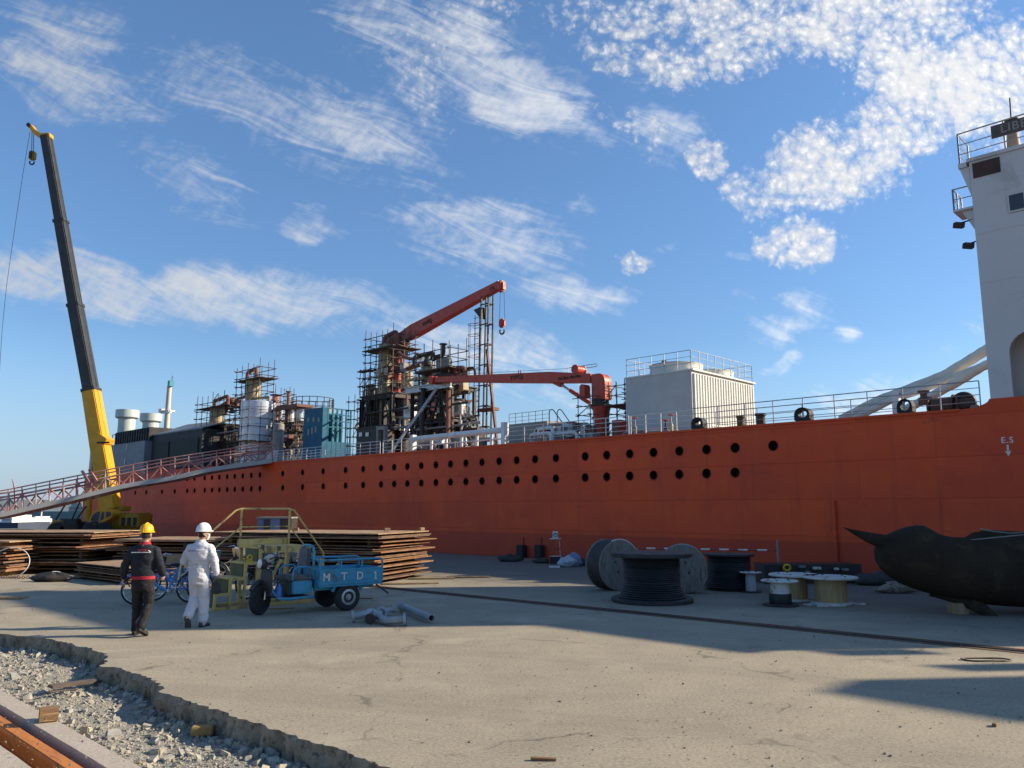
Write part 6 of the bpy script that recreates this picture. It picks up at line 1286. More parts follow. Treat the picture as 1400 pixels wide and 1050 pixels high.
reel('wooden drum reel with a white top, tucked behind the half black reel', 1087, 824, .40, .52, .27, .56, (m_rtop, m_rtop, m_rw2), th_=.05)
w4 = reel('largest wooden drum reel with white top and broken lower boards, nearest the propeller', 1137, 829, .42, .55, .315, .56, (m_rtop, m_rtop, m_rw2), th_=.05)
for k, (x, y, l_, rz) in enumerate(((-.42, -.18, .5, .5), (.46, -.12, .36, -.5), (-.2, -.42, .62, .1))): MB().box((x, y, .018), (l_, .16, .03), rz).build('broken_board', m_rtop, w4, bevel=.004)
def lying_reel(label, px, ybot, r, ln, ax, strap):
    D = G(px, ybot)[1]; X = ray(px, ybot)[0] / ray(px, ybot)[1] * D; a = Vector((ax[0], ax[1], 0)).normalized(); c = Vector((X, D, r))
    t_ = thing('cable_reel', label, 'cable reel', (X, D, 0), W, 'cable reels on the quay')
    for k, (d0, d1) in enumerate(((0, .07), (ln - .07, ln))):
        f_ = MB().lathe([(r - .012, d0), (r, d0 + .012), (r, d1 - .012), (r - .012, d1)], c, a * -1, 40).build('flange', m_rw, t_)
        if k == 0:
            x = a.cross(Vector((0, 0, 1)))
            MB().tube(c + a * .002, c - a * .03, .055, 14).build('hub_hole', m_dark, f_)
            for q in range(4): an = q * PI / 2 + .5; pp = c + x * (.17 * math.cos(an)) + Vector((0, 0, .17 * math.sin(an))); MB().tube(pp + a * .012, pp - a * .01, .028, 8).build('bolt', m_dark, f_)
            nb = 7
            for q in range(-3, 4):
                w_ = 2 * r / nb; off = q * w_; hl = math.sqrt(max(.01, (r * .985) ** 2 - off ** 2)) if abs(off) < r else .1; hl = math.sqrt(max(.005, (r * .985) ** 2 - (abs(off) + w_ * .47) ** 2)); u = (x * .5 + Vector((0, 0, .87))).normalized(); v = a.cross(u)
                pc = c + a * .008 + v * off; MB().beam(pc - u * hl, pc + u * hl, w_ * .95, .012) if False else None
                m = MB(); q4 = [pc - u * hl - v * w_ * .47, pc + u * hl - v * w_ * .47, pc + u * hl + v * w_ * .47, pc - u * hl + v * w_ * .47]; m.prism(q4, None, None, a * -.007); m.build('board', m_rw, f_)
    prof = []; n = 12; L0 = .071; dz = (ln - .142) / n
    for i in range(n):
        for k in range(4): prof.append((r * .985 + dz * .2 * math.sin(PI * (k + .5) / 4), L0 + dz * (i + (k + .5) / 4)))
    MB().lathe([(.1, L0)] + prof + [(.1, ln - .071)], c, a * -1, 40).build('cable', m_dark if strap else m_greyv, t_)
    if strap: MB().torus(c - a * .03, r + .012, .012, a, 30, 6, 1.2, 4.2).build('strap', m_white, t_)
lying_reel('grey wooden reel on its rim with a white strap, beside the big black reel', 849, 808, .60, .62, (.50, -.87), True)
lying_reel('grey wooden reel on its rim between the two black cable reels', 934, 812, .56, .60, (-.22, -.97), False)
# ---- barrier
m_rw_r = pm('barrier_red', (.45, .06, .04), (.36, .05, .035), 4, .6)
Yb = 24.0; a, b = A(872, 749.5, 24.9), A(1062, 752.5, 23.6); br = thing('barrier', 'red and white barrier pole on a thin post behind the cable reels', 'barrier', (b[0], b[1], 0), W)
pt = MB(); q = A(1062.5, 738, 23.55); pt.tube((q[0], q[1], 0), (q[0], q[1], q[2]), .032, 10); pt.lathe([(.16, 0), (.16, .05), (.04, .08)], (q[0], q[1], 0), (0, 0, 1), 16); pt.build('post', m_greyv, br)
n = 15
for i in range(n): MB().tube([x + (y - x) * i / n for x, y in zip(a, b)], [x + (y - x) * (i + 1) / n for x, y in zip(a, b)], .026, 8).build('pole_segment', m_white if i % 2 else m_rw_r, br)
q = A(872, 749.5, 24.9); MB().tube((q[0], q[1], 0), q, .03, 8).build('post', m_greyv, br)
# ---- sign stand with a red rack
c = G(759.5, 771); k = c[1] / F; ss = thing('sign_stand', 'thin red and white stand with a small white placard at the foot of the hull', 'sign stand', c, W)
X0, Y0 = c[0], c[1]
for s in (-1, 1): MB().tube((X0 + s * 8 * k, Y0, 0), (X0 + s * 7 * k, Y0, 33 * k), .02, 6).build('leg', m_rw_r, ss); MB().tube((X0 + s * 8 * k, Y0 + .4, 0), (X0 + s * 6 * k, Y0 + .02, 30 * k), .018, 6).build('leg', m_white, ss)
for z in (10, 20, 33): MB().tube((X0 - 7.5 * k, Y0 - .01, z * k), (X0 + 7.5 * k, Y0 - .01, z * k), .018, 6).build('crossbar', m_white if z != 20 else m_rw_r, ss)
MB().bb((X0 - 7 * k, Y0 - .04, 16 * k), (X0 - 3 * k, Y0 - .02, 30 * k)).build('red_panel', m_rw_r, ss); MB().bb((X0 - 3.6 * k, Y0 - .03, 33.6 * k), (X0 + 3.6 * k, Y0 - .01, 43 * k)).build('placard', m_white, ss)
m = MB(); m.torus((X0, Y0 - .034, 38 * k), 2.6 * k, .012, (0, 1, 0), 18, 5); m.beam((X0 - 1.7 * k, Y0 - .034, 40 * k), (X0 + 1.7 * k, Y0 - .034, 36.5 * k), .02, .01); m.build('ban_ring', m_dark, ss)
MB().bb((X0 - 8 * k, Y0 + .02, .0), (X0 + 8 * k, Y0 + .5, 9.5 * k)).build('base_box', m_dark, ss)
solo(MB().box((0, 0, .03), (.36, .1, .06), 0), 'white_batten', 'short white batten lying before the sign stand', 'batten', m_white, G(758, 776), W, local=True)
def lump(name, label, cat, px, py, r, sc_, mat, seed, grp=None):
    m = MB(); m.sphere((0, 0, sc_[2] * r * .8), r, 18, 12, sc_); r_ = Vector((seed * 1.7, seed, 0))
    m.v = [(p[0] * (1 + .45 * mnoise.noise(Vector(p) * (1.6 / r) + r_)), p[1] * (1 + .45 * mnoise.noise(Vector(p) * (1.6 / r) + r_ * 2)), max(0, p[2] * (1 + .4 * mnoise.noise(Vector(p) * (2.2 / r) + r_)))) for p in m.v]
    return solo(m, name, label, cat, mat, G(px, py), W, grp, local=True, sharp=.5)
m_bag = pm('pale_plastic_bag', (.48, .50, .56), (.36, .38, .45), 6, .4, 0, .4)
lump('rubbish_bag', 'pale crumpled plastic bag on the ground right of the sign stand', 'rubbish bag', 775, 775, .25, (1.2, .8, .75), m_bag, 1); lump('rubbish_bag', 'bluish crumpled plastic bag next to the pale bag', 'rubbish bag', 785, 774.5, .26, (1.1, .8, .9), pm('blue_bag', (.22, .25, .38), (.16, .18, .28), 6, .45, 0, .4), 2); lump('rubbish_bag', 'small white scrap bag beside the rim of the strapped reel', 'rubbish bag', 806, 775, .13, (1, .8, .9), m_bag, 3)
for k, (px, py, r, lab) in enumerate(((697, 768, .3, 'low dark heap of rubble at the foot of the hull below the black fenders'), (741, 770, .22, 'low dark heap of rubble left of the sign stand'), (800, 773, .28, 'dark rubble heap between the bags and the strapped reel'), (822, 777, .25, 'dark rubble heap half hidden by the strapped reel'), (1200, 800, .4, 'low dark heap of scrap under the tip of the propeller'), (1240, 806, .3, 'pale lump of concrete under the propeller hub'), (1225, 811, .26, 'whitish rough stone block under the propeller hub'))):
    lump('rubble_heap', lab, 'rubble', px, py, r, (1.6, .6, .45), pm('dark_rubble', (.045, .042, .04), (.08, .075, .07), 6, .95, 0, .8) if k < 5 else m_broken, 5 + k)
for px, lab in ((710.5, 'black square rubber fender hanging on the hull, the one further from the sign stand'), (735, 'black square rubber fender hanging on the hull, next to the sign stand')):
    q = L(px, 754, -.25); k = mpp(px, 754, -.25); m = MB(); m.bb((q[0] - 6.5 * k, -.28, q[2] - 9 * k), (q[0] + 6.5 * k, -.02, q[2] + 8.5 * k)); fd = thing('fender', lab, 'fender', (q[0], -.28, q[2]), SH, 'fenders on the hull'); m.build('rubber_block', m_black, fd, bevel=.03); MB().tube((q[0], -.03, q[2] + 8.5 * k), (q[0], -.03, q[2] + 8.5 * k + .3), .015, 6).build('hanging_rope', m_dark, fd)
# dark skip with pale packages behind the small reels
Y = 21.5; a, b = A(1046, 789, Y), A(1182, 772, Y); sk = thing('scrap_bin', 'low dark scrap bin with pale packages and a yellow ring behind the white-topped reels', 'scrap bin', (a[0], Y, 0), W)
MB().loft([[(a[0] + dx, Y + dy, z) for dx, dy in ((0, 0), (b[0] - a[0], .2), (b[0] - a[0], 1.0), (0, .9))] for z, _ in ((0, 0), (b[2], 0))]).build('bin_body', m_dark, sk)
for px, py, w, h, mt in ((1098, 775, 8, 3, m_greyv), (1118, 777, 10, 3.5, m_rtop), (1145, 778, 5, 3, m_rtop), (1157, 779, 8, 3, m_greyv), (1105, 784, 6, 6, m_greyv)):
    q = A(px, py, Y - .05); k = Y / F; MB().box((q[0], Y + .02, q[2]), (w * k, .12, h * k), .1).build('package', mt, sk, bevel=.01)
q = A(1076, 776, Y - .1); m = MB(); m.torus(q, .08, .03, (.2, 1, .3), 16, 6); solo(m, 'yellow_ring', 'yellow lifting ring at the left end of the scrap bin', 'ring', m_yl, (q[0], q[1], q[2] - .1), W)
# ---- big dark propeller casting
m_prop = pm('dark_bronze', (.040, .030, .020), (.026, .020, .015), 1.6, .88, 0, .3, wear=(.05, .038, .022), wamt=.3, spec=.12)
Dp = 15.6; k = Dp / F
prof = [(1197.5, 752, 763), (1199, 744, 772), (1204, 738, 780), (1213, 731, 789), (1226, 725, 798), (1240, 720, 804), (1252, 717.5, 808), (1262, 718.5, 811), (1272, 724, 814), (1282, 730, 817), (1300, 734, 821), (1325, 735, 825), (1355, 733.5, 828), (1385, 730, 830), (1420, 726, 832), (1480, 721, 834), (1530, 723, 832), (1580, 732, 826), (1615, 746, 814), (1632, 762, 798), (1638, 774, 786)]
rings = []
pr = thing('ship_propeller', 'huge dark bronze propeller casting with a pointed blade, lying on blocks before the hull', 'propeller', (A(1300, 832, Dp)[0], Dp, 0), W)
for px, y0, y1 in prof:
    a, b = A(px, y0, Dp), A(px, y1, Dp); zc, hz_ = (a[2] + b[2]) / 2, (a[2] - b[2]) / 2; wd_ = max(.06, hz_ * .85)
    rings.append([(a[0] + .05 * math.cos(q) * 0, Dp + wd_ * math.cos(q), zc + hz_ * math.sin(q) * (1 if math.sin(q) > 0 else 1)) for q in [2 * PI * i / 32 for i in range(32)]])
MB().loft(rings).build('hub', m_prop, pr, sharp=1.2)
def blade(pts_top, pts_bot, Y0, Y1, th0, nm='blade'):
    n = len(pts_top); rr = []
    for i, (p, q) in enumerate(zip(pts_top, pts_bot)):
        u = i / (n - 1); Yc = Y0 + (Y1 - Y0) * u; a, b = A(*p, Yc), A(*q, Yc); t_ = th0 * (1 - u) + .012; x, z0, z1 = a[0], b[2], a[2]; zc, h_ = (z0 + z1) / 2, abs(z1 - z0) / 2
        rr.append([((a[0] + b[0]) / 2 + (a[0] - b[0]) / 2 * math.sin(w), Yc + t_ * math.cos(w), zc + (z1 - z0) / 2 * math.sin(w)) for w in [2 * PI * j / 14 for j in range(14)]])
    return MB().loft(rr).build(nm, m_prop, pr, sharp=1.2)
blade([(1240, 737), (1212, 731), (1185, 727), (1165, 723.5), (1153, 720.5)], [(1235, 772), (1204, 750), (1186, 742), (1168, 731), (1154, 722)], Dp, Dp - .25, .10)
blade([(1310, 740), (1330, 728), (1350, 724), (1380, 726), (1440, 728)], [(1330, 750), (1340, 742), (1362, 738), (1390, 737), (1440, 737)], Dp + .3, Dp + .8, .08)
MB().path([A(1340, 723, Dp + .25), A(1358, 726.5, Dp + .2), A(1380, 729, Dp + .1), A(1420, 728, Dp + .1)], .014, 6).build('edge_strip', m_greyv, pr); MB().path([A(1320, 739, Dp - .1), A(1350, 736, Dp - .35), A(1380, 733, Dp - .35), A(1420, 729, Dp - .35)], .010, 6).build('edge_strip', m_greyv, pr)
blade([(1300, 800), (1330, 815), (1350, 828), (1362, 840), (1368, 846)], [(1270, 815), (1310, 826), (1335, 838), (1355, 846), (1366, 848)], Dp, Dp - .5, .10)
for px, lab in ((1312, 'pale timber block propping the propeller, nearer its pointed blade'), (1420, 'pale timber block propping the propeller at the right edge of the view')):
    q = A(px, 838, Dp - .1); zt = A(px, 823 if px < 1400 else 829, Dp)[2]; solo(MB().box((0, 0, zt / 2), (.22, .3, zt)), 'support_block', lab, 'timber block', m_wood, (q[0], Dp - .05, 0), W, local=True, rz=.2, bevel=.01)
q0, q1 = G(1210, 806), G(1330, 826); solo(MB().path([(0, 0, .03), (1.0, .05, .03), (2.2, -.35, .03), (3.2, -.5, .03)], .03, 8), 'loose_cable', 'pale cable lying on the ground under the propeller', 'cable', m_steel, (G(1235, 808)[0], G(1235, 808)[1], 0), W, local=True, rz=-.25)
solo(MB().path([(.3 * math.cos(a) * (1 - .1 * math.sin(a * 2)), .12 * math.sin(a), .012 + .004 * math.sin(a * 3)) for a in [i * .3 for i in range(32)]], .010, 6), 'wire_coil', 'loose coil of thin dark wire on the concrete near the yard rail', 'wire', m_dark, G(1348, 903), W, local=True)
# debris by the left plates
solo(MB().path([(.55 * math.cos(a), .15 * math.sin(a) * .5, .42 + .42 * math.sin(a)) for a in [-2.4 + i * .2 for i in range(26)]], .013, 6), 'hose_loop', 'thin pale hose looped up in front of the left plate stack', 'hose', m_white, (G(12, 790)[0], G(12, 790)[1], -.0), W, local=True)
cm = MB()
for i in range(46): cm.torus((i * .062, .03 * math.sin(i * .5), .03 + .012 * (i % 2)), .036, .010, (0, 1, 0) if i % 2 else (0, .2, 1), 10, 5)
solo(cm, 'chain', 'rusty chain lying along the foot of the left plate stack', 'chain', m_rust, G(0, 791), W, local=True, rz=-.05)
lump('rope_pile', 'tangled dark rope heap beside the low slanting plates', 'rope', 70, 795, .34, (1.6, .7, .35), m_dark, 31); solo(MB().path([(.25 * math.cos(a), .06 * math.sin(2 * a), .05 + .16 * abs(math.sin(a))) for a in [i * .25 for i in range(20)]], .012, 6), 'rope_loop', 'thin pale rope loop rising from the dark rope heap', 'rope', m_white, (G(74, 792)[0], G(74, 792)[1], 0), W, local=True)
solo(MB().box((0, 0, .03), (1.2, .35, .05), 0, 0, .02), 'wood_plank', 'broad pale board cut off by the left frame edge before the chain', 'plank', m_wood, G(-6, 819), W, local=True, rz=.1, bevel=.006)
# ------------------------------------------------------------------ mobile crane, gangway, far shore
Yc = 52.0; kc = Yc / F
def C(px, py, dy=0.0): return A(px, py, Yc + dy)
m_boomd = pm('boom_dark_grey', (.030, .032, .034), (.045, .047, .048), 1.5, .5, 0, .04); m_olive = pm('crane_dull_yellow', (.42, .25, .02), (.32, .19, .015), 2, .5)
b0 = C(135, 748); cr = thing('mobile_crane', 'yellow mobile crane with a tall dark telescopic boom behind the left plate stack', 'mobile crane', (b0[0], Yc, 0), W)
secs = [((151.5, 697), (124.5, 533), 22, 17.5, m_yellow), ((124.6, 533.5), (103, 417), 15.5, 15, m_boomd), ((103.2, 418), (83.3, 302), 14, 13.5, m_boomd), ((83.4, 303), (63, 186), 12.8, 12, m_boomd)]
for i, (p, q, w0, w1, mt) in enumerate(secs):
    a, b = C(*p), C(*q); d = 1.05 - .12 * i
    MB().beam(a, b, d, w0 * kc, d, w1 * kc).build('boom_section', mt, cr, bevel=.06)
    if i: MB().beam(Vector(a) - (Vector(b) - Vector(a)).normalized() * .12, Vector(a) + (Vector(b) - Vector(a)).normalized() * .12, d + .14, (w0 + 3.2) * kc).build('boom_collar', m_boomd if i > 2 else mt, cr, bevel=.03)
a, b = C(133, 612, -.5), C(146, 596, -.5); MB().prism([C(126.5, 604, -.56), C(133, 590, -.56), C(146, 600, -.56), C(143, 607, -.56), C(128, 609, -.56)], None, None, (0, 1.12, 0)).build('boom_bracket', m_yellow, cr, bevel=.03)
q_ = C(141, 605, -.57); MB().box(q_, (17 * kc, .04, 2.4 * kc)).build('boom_band', m_dark, cr)
hp = [(68, 187), (67.5, 181), (55, 181.5), (47, 176), (42, 169), (39.5, 170), (41, 177), (46, 183), (54, 187.5)]
MB().prism([C(*p, -.25) for p in hp], None, None, (0, .5, 0)).build('boom_head', m_yellow, cr, bevel=.03)
MB().lathe([(.14, -.3), (.14, .3)], C(42, 173), (0, 1, 0), 14).build('head_sheave', m_dark, cr)
for dx in (-1.2, 1.2): MB().tube(C(45 + dx, 180), C(44.5 + dx, 207), .022, 5).build('hoist_rope', m_dark, cr)
h = MB(); p = C(44.5, 213); h.box((p[0], p[1], p[2]), (8.5 * kc, .4, 13 * kc)); hb_ = h.build('hook_block', m_olive, cr, bevel=.08); MB().box((p[0], p[1] - .21, p[2]), (4 * kc, .03, 11 * kc)).build('cheek', m_dark, hb_)
MB().path([(p[0] + .15 * math.sin(a), p[1], p[2] - .48 - .15 * math.cos(a)) for a in [-2.2 + 4.2 * i / 12 for i in range(13)]], .05, 6).build('hook', m_dark, hb_)
MB().path([C(41, 180), C(31, 240), C(19, 320), C(9, 390), C(3, 450), C(-4, 560)], .014, 5).build('tag_line', m_dark, cr)
MB().path([C(70, 187), C(117, 440), C(146, 604)], .018, 5).build('boom_rope', m_dark, cr)
MB().tube(C(128, 606), C(123, 662), 3.2 * kc, 12).build('luffing_rod', m_steel, cr); MB().tube(C(123.2, 657), C(119.5, 712), 4.2 * kc, 14).build('luffing_cylinder', m_yellow, cr)
# turntable body, cab, carrier
def C3(px, py, dy): return C(px, py, dy)
a, b = C(137, 724), C(195, 701); MB().bb((a[0], Yc - .6, a[2]), (b[0], Yc + 1.6, b[2])).build('slewing_body', m_olive, cr, bevel=.12)
a, b = C(163, 722, -.7), C(193, 701, -.7); MB().bb((a[0], Yc - .9, a[2] + .1), (b[0], Yc - .605, b[2] - .1)).build('counterweight', m_olive, cr, bevel=.06)
for px in (168, 176, 184): p = C(px, 713, -.95); MB().box((p[0], Yc - .91, p[2]), (.22, .04, .5)).build('vent_panel', m_dark, cr)
m = MB(); p, q = C(150, 699), C(172, 692); m.bb((p[0], Yc - .3, p[2]), (q[0], Yc + .8, q[2])); m.build('winch_housing', m_olive, cr, bevel=.05)
cab = [(121, 722), (121.5, 710), (125, 702), (131, 697), (141, 695.5), (153, 697), (155, 702), (152, 708), (139, 716), (136, 722)]
cabo = MB().prism([C(*p, -1.5) for p in cab], None, None, (0, 1.1, 0)).build('cab', m_yellow, cr, bevel=.04)
m_cg = pm('cab_glass_blue', (.03, .06, .10), (.02, .04, .07), 3, .1, 0, 0, spec=.7)
for poly in ([(123.5, 720), (124, 710), (127, 703.5), (133, 699.5), (137, 699.5), (134.5, 712), (133, 720)], [(136, 713), (139, 700), (142.5, 699.5), (142, 709)], [(144.5, 708), (145, 699.5), (151.5, 700), (151.5, 705)]): MB().prism([C(*p, -1.52) for p in poly], None, None, (0, .015, 0)).build('window', m_cg, cabo)
a, b = C(64, 739), C(166, 724); MB().bb((a[0], Yc - 1.2, a[2]), (b[0], Yc + 1.3, b[2])).build('carrier', pm('carrier_dark_yellow', (.16, .11, .02), (.06, .05, .03), 2, .6), cr, bevel=.05)
a, b = C(129, 746), C(166, 723.5); MB().bb((a[0], Yc - 1.6, .35), (b[0], Yc - 1.205, b[2])).build('carrier_rear', m_dark, cr, bevel=.05)
for px in (142, 126, 96, 80):
    p = C(px, 740, -1.5)
    for dy in (-1.9, .9): w = MB().lathe([(.3, 0), (.5, 0), (.56, .06), (.56, .34), (.5, .4), (.3, .4)], (p[0], Yc + dy, .56), (0, 1, 0), 24).build('wheel', m_black, cr)
MB().lathe([(.55, 0), (.60, .1), (.6, .3), (.2, .34)], (C(143, 731)[0], Yc - 1.61, C(143, 731)[2] + .1), (0, -1, 0), 24).build('spare_wheel', m_black, cr)
for px in (157, 162): p = C(px, 733, -1.6); MB().box((p[0], Yc - 1.63, p[2]), (.14, .05, .14)).build('tail_lamp', m_white, cr)
for px, w in ((73, .5), (112, .5)):
    p = C(px, 726); MB().bb((p[0] - .25, Yc - 3.0, p[2] - .2), (p[0] + .25, Yc - 1.21, p[2] + .1)).build('outrigger_beam', m_olive, cr, bevel=.03); m = MB(); m.tube((p[0], Yc - 2.85, .1), (p[0], Yc - 2.85, p[2] - .21), .1, 10); m.lathe([(.35, 0), (.35, .08), (.1, .1)], (p[0], Yc - 2.85, 0), (0, 0, 1), 16); m.build('outrigger_jack', m_steel, cr)
a, b = C(66, 725), C(82, 711); MB().prism([C(62, 725, -.8), C(82, 725, -.8), (C(82, 712, -.8)), C(72, 711, -.8)], None, None, (0, 1.6, 0)).build('front_hood', m_olive, cr, bevel=.04)
m = MB(); m.tube(C(84, 717), C(108, 717), .38, 16); m.build('auxiliary_winch', m_dark, cr)
for p, q in (((76, 711), (93, 684)), ((98, 711), (112, 680)), ((104, 711), (118, 692))): MB().tube(C(*p, -.4), C(*q, -.4), .05, 6).build('stay_bar', m_dark, cr)
# gangway
m_gw = pm('faded_pink_red_paint', (.42, .19, .165), (.34, .14, .12), 1.5, .7, 0, .08, wear=(.50, .38, .34), wamt=.4, wscale=1.1); m_gwb = pm('gangway_beam_grey', (.42, .42, .40), (.34, .34, .325), 1.2, .6)
gE = s2w(L(372, 629, -.1)); YL = 43.5
def gy(px): return YL + (gE[1] - YL) * (px / 372.0)
def interp(tab, px):
    for (x0, y0), (x1, y1) in zip(tab, tab[1:]):
        if px <= x1: return y0 + (y1 - y0) * (px - x0) / (x1 - x0)
    return tab[-1][1]
LOWt = [(-160, 727), (0, 704.5), (114, 678), (171, 664), (237, 653.5), (286, 642), (372, 630)]; UPt = [(-160, 699), (0, 681), (106, 661), (217, 638), (300, 624), (372, 615)]; RAt = [(-160, 688), (0, 671.5), (100, 651.5), (214, 629), (326, 611.5), (372, 605)]
gw = thing('gangway', 'long faded pink lattice gangway sloping from the left up to the ship rail', 'gangway', (gE[0], gE[1], gE[2]), W)
WD = 1.3
nodes = list(range(-160, 373, 19)); nodes[-1] = 372
for side, oy in (('near', 0), ('far', WD)):
    lo = [A(x, interp(LOWt, x), gy(x)) for x in nodes]; up = [A(x, interp(UPt, x), gy(x)) for x in nodes]; ra = [A(x, interp(RAt, x), gy(x)) for x in nodes]
    sh_ = lambda P: [(p[0], p[1] + oy, p[2]) for p in P]
    lo, up, ra = sh_(lo), sh_(up), sh_(ra)
    m = MB()
    for a, b in zip(lo, lo[1:]): m.beam(a, b, .14, .24)
    m.build('lower_chord', m_gwb if side == 'near' else m_gw, gw)
    m = MB(); m.path(up, .06, 6); m.build('upper_chord', m_gw, gw); m = MB(); m.path(ra, .04, 6); m.build('handrail', m_gw, gw)
    m = MB()
    for i in range(len(nodes)):
        m.tube(lo[i], up[i], .042, 6)
        if i < len(nodes) - 1: m.tube(lo[i] if i % 2 else up[i], up[i + 1] if i % 2 else lo[i + 1], .042, 6)
    m.build('truss_web', m_gw, gw); m = MB()
    for i in range(0, len(nodes)): m.tube(up[i], ra[i], .028, 6)
    mid = [tuple((a + b) / 2 for a, b in zip(p, q)) for p, q in zip(up, ra)]; m.path(mid, .022, 6); m.build('rail_posts', m_gw, gw)
m = MB(); lo = [A(x, interp(LOWt, x), gy(x)) for x in nodes]
for a, b in zip(lo, lo[1:]): m.add([(a[0], a[1] + .1, a[2] + .1), (b[0], b[1] + .1, b[2] + .1), (b[0], b[1] + WD - .1, b[2] + .1), (a[0], a[1] + WD - .1, a[2] + .1)], [(0, 1, 2, 3)])
m.build('walkway', m_gwb, gw)
for px in (112, 122):
    a = A(px, interp(UPt, px) - 16, gy(px)); b = A(px + 10, interp(UPt, px), gy(px)); MB().beam(a, b, .12, .12).build('raking_strut', m_gw, gw)
m = MB(); p0 = s2w((L(372, 629)[0] - .2, .1, ZD)); m.bb((p0[0] - .25, p0[1] - .2, ZD), (p0[0] + .25, p0[1] + .3, ZD + .72)); m.build('gate_post', m_white, gw, bevel=.02)
# far shore: hills, moored ships
mh = pm('hazy_hill', (.16, .19, .20), (.12, .145, .15), .01, 1.0, 0, 0, fine=False)
m = MB(); N = 90; Yh = 1500
for j in range(2):
    for i in range(N + 1):
        x = -2600 + 3400 * i / N; hgt = (0 if j == 0 else 10 + 26 * abs(mnoise.noise(Vector((i * .13, 2, 0)))) + 8 * mnoise.noise(Vector((i * .5, 7, 0)))); m.v.append((x, Yh + (180 if j else 0), -2.5 if j == 0 else hgt))
for i in range(N): m.f.append((i, i + 1, N + 2 + i, N + 1 + i)); m.m.append(0)
m.add([(-2600, Yh + 900, -2.5), (800, Yh + 900, -2.5)], [])
for i in range(N): pass
base_ = len(m.v)
for i in range(N + 1): x = -2600 + 3400 * i / N; m.v.append((x, Yh + 700, -2.5))
for i in range(N): m.f.append((N + 1 + i, N + 2 + i, base_ + i + 1, base_ + i)); m.m.append(0)
solo(m, 'hills', 'low grey hills across the harbour', None, mh, (-900, Yh, -2.5), kind='structure')
def far_ship(label, x0, x1, ytop, Y, mat, house, hx0, hx1, hy):
    a, b = A(x0, ytop, Y), A(x1, ytop, Y); t_ = thing('moored_ship', label, 'ship', ((a[0] + b[0]) / 2, Y, -2.4), W)
    ln = b[0] - a[0]; m = MB(); m.loft([[(a[0] + ln * u, Y - w, z) for u, w in ((.0, 2), (.04, 4.5), (.9, 5), (1., 0), (.9, -5), (.04, -4.5))] for z in (-2.6, b[2])]); m.build('hull', mat, t_)
    h0, h1 = A(hx0, ytop, Y), A(hx1, hy, Y); w = h1[0] - h0[0]
    MB().bb((h0[0], Y - 3.5, a[2]), (h1[0], Y + 3.5, h0[2] + (h1[2] - h0[2]) * .6)).build('deckhouse', house, t_); MB().bb((h0[0] + w * .1, Y - 3, h0[2] + (h1[2] - h0[2]) * .601), (h1[0] - w * .2, Y + 3, h1[2])).build('bridge', house, t_)
    for q in range(5): MB().bb((h0[0] + w * (.12 + .16 * q), Y - 3.55, h0[2] + (h1[2] - h0[2]) * .3), (h0[0] + w * (.2 + .16 * q), Y - 3.51, h0[2] + (h1[2] - h0[2]) * .42)).build('window', m_glass, t_)
    MB().tube((h0[0] + w * .5, Y, h1[2]), (h0[0] + w * .5, Y, h1[2] + (h1[2] - h0[2]) * .8), .15, 6).build('mast', house, t_); return t_
far_ship('moored navy blue ship with a white deckhouse far away under the gangway', -120, 66, 714, 150, pm('navy_hull', (.03, .045, .09), (.025, .035, .07), .3, .5), m_white, 18, 33, 704)
far_ship('pale grey green ship moored beyond the navy one, under the gangway', 36, 150, 699, 330, pm('pale_green_hull', (.17, .24, .24), (.14, .2, .2), .1, .6), pm('far_house_grey', (.30, .34, .34), (.25, .29, .29), .2, .7), 100, 122, 688)
far_ship('small pink and white vessel moored near the front of the yellow crane', 48, 78, 714, 190, pm('faded_pink_hull', (.45, .22, .2), (.35, .17, .16), .4, .6), m_white, 52, 60, 706)
q = A(18, 690, 420); tw = thing('harbour_crane', 'tiny red harbour crane jib on the skyline beyond the gangway', 'crane', (q[0], 420, -2.4), W); MB().beam((q[0] + 2, 420, -2.4), A(20, 668, 420), 1.0, 1.0, .6, .6).build('tower', m_gw, tw); MB().beam(A(20, 668, 420), A(17, 655, 420), .6, .6, .3, .3).build('jib', m_gw, tw); MB().bb((q[0], 418, -2.4), (q[0] + 5, 422, 1)).build('portal_base', m_gw, tw)
# ------------------------------------------------------------------ people
m_skin = pm('skin', (.40, .22, .15), (.36, .19, .13), 6, .55, 0, 0, fine=False); m_hair = pm('black_hair', (.012, .011, .010), (.02, .018, .016), 30, .6, 0, .3)
def ell(cx, cy, cz, rx, ry, n=22, tw=0): return [(cx + rx * math.cos(q) * math.cos(tw) - ry * math.sin(q) * math.sin(tw), cy + rx * math.cos(q) * math.sin(tw) + ry * math.sin(q) * math.cos(tw), cz) for q in [2 * PI * i / n for i in range(n)]]
def limb(m, pts):
    P = []
    for (a, b) in zip(pts, pts[1:]):
        for w in range(4): P.append([x + (y - x) * w / 4 for x, y in zip(a, b)])
    P.append(list(pts[-1])); m.path([p[:3] for p in P], [p[3] for p in P], 14)
    for p in (pts[0], pts[-1]): m.sphere(p[:3], p[3] * .98, 12, 8)
    for p in pts[1:-1]: m.sphere(p[:3], p[3], 12, 8)
    return m
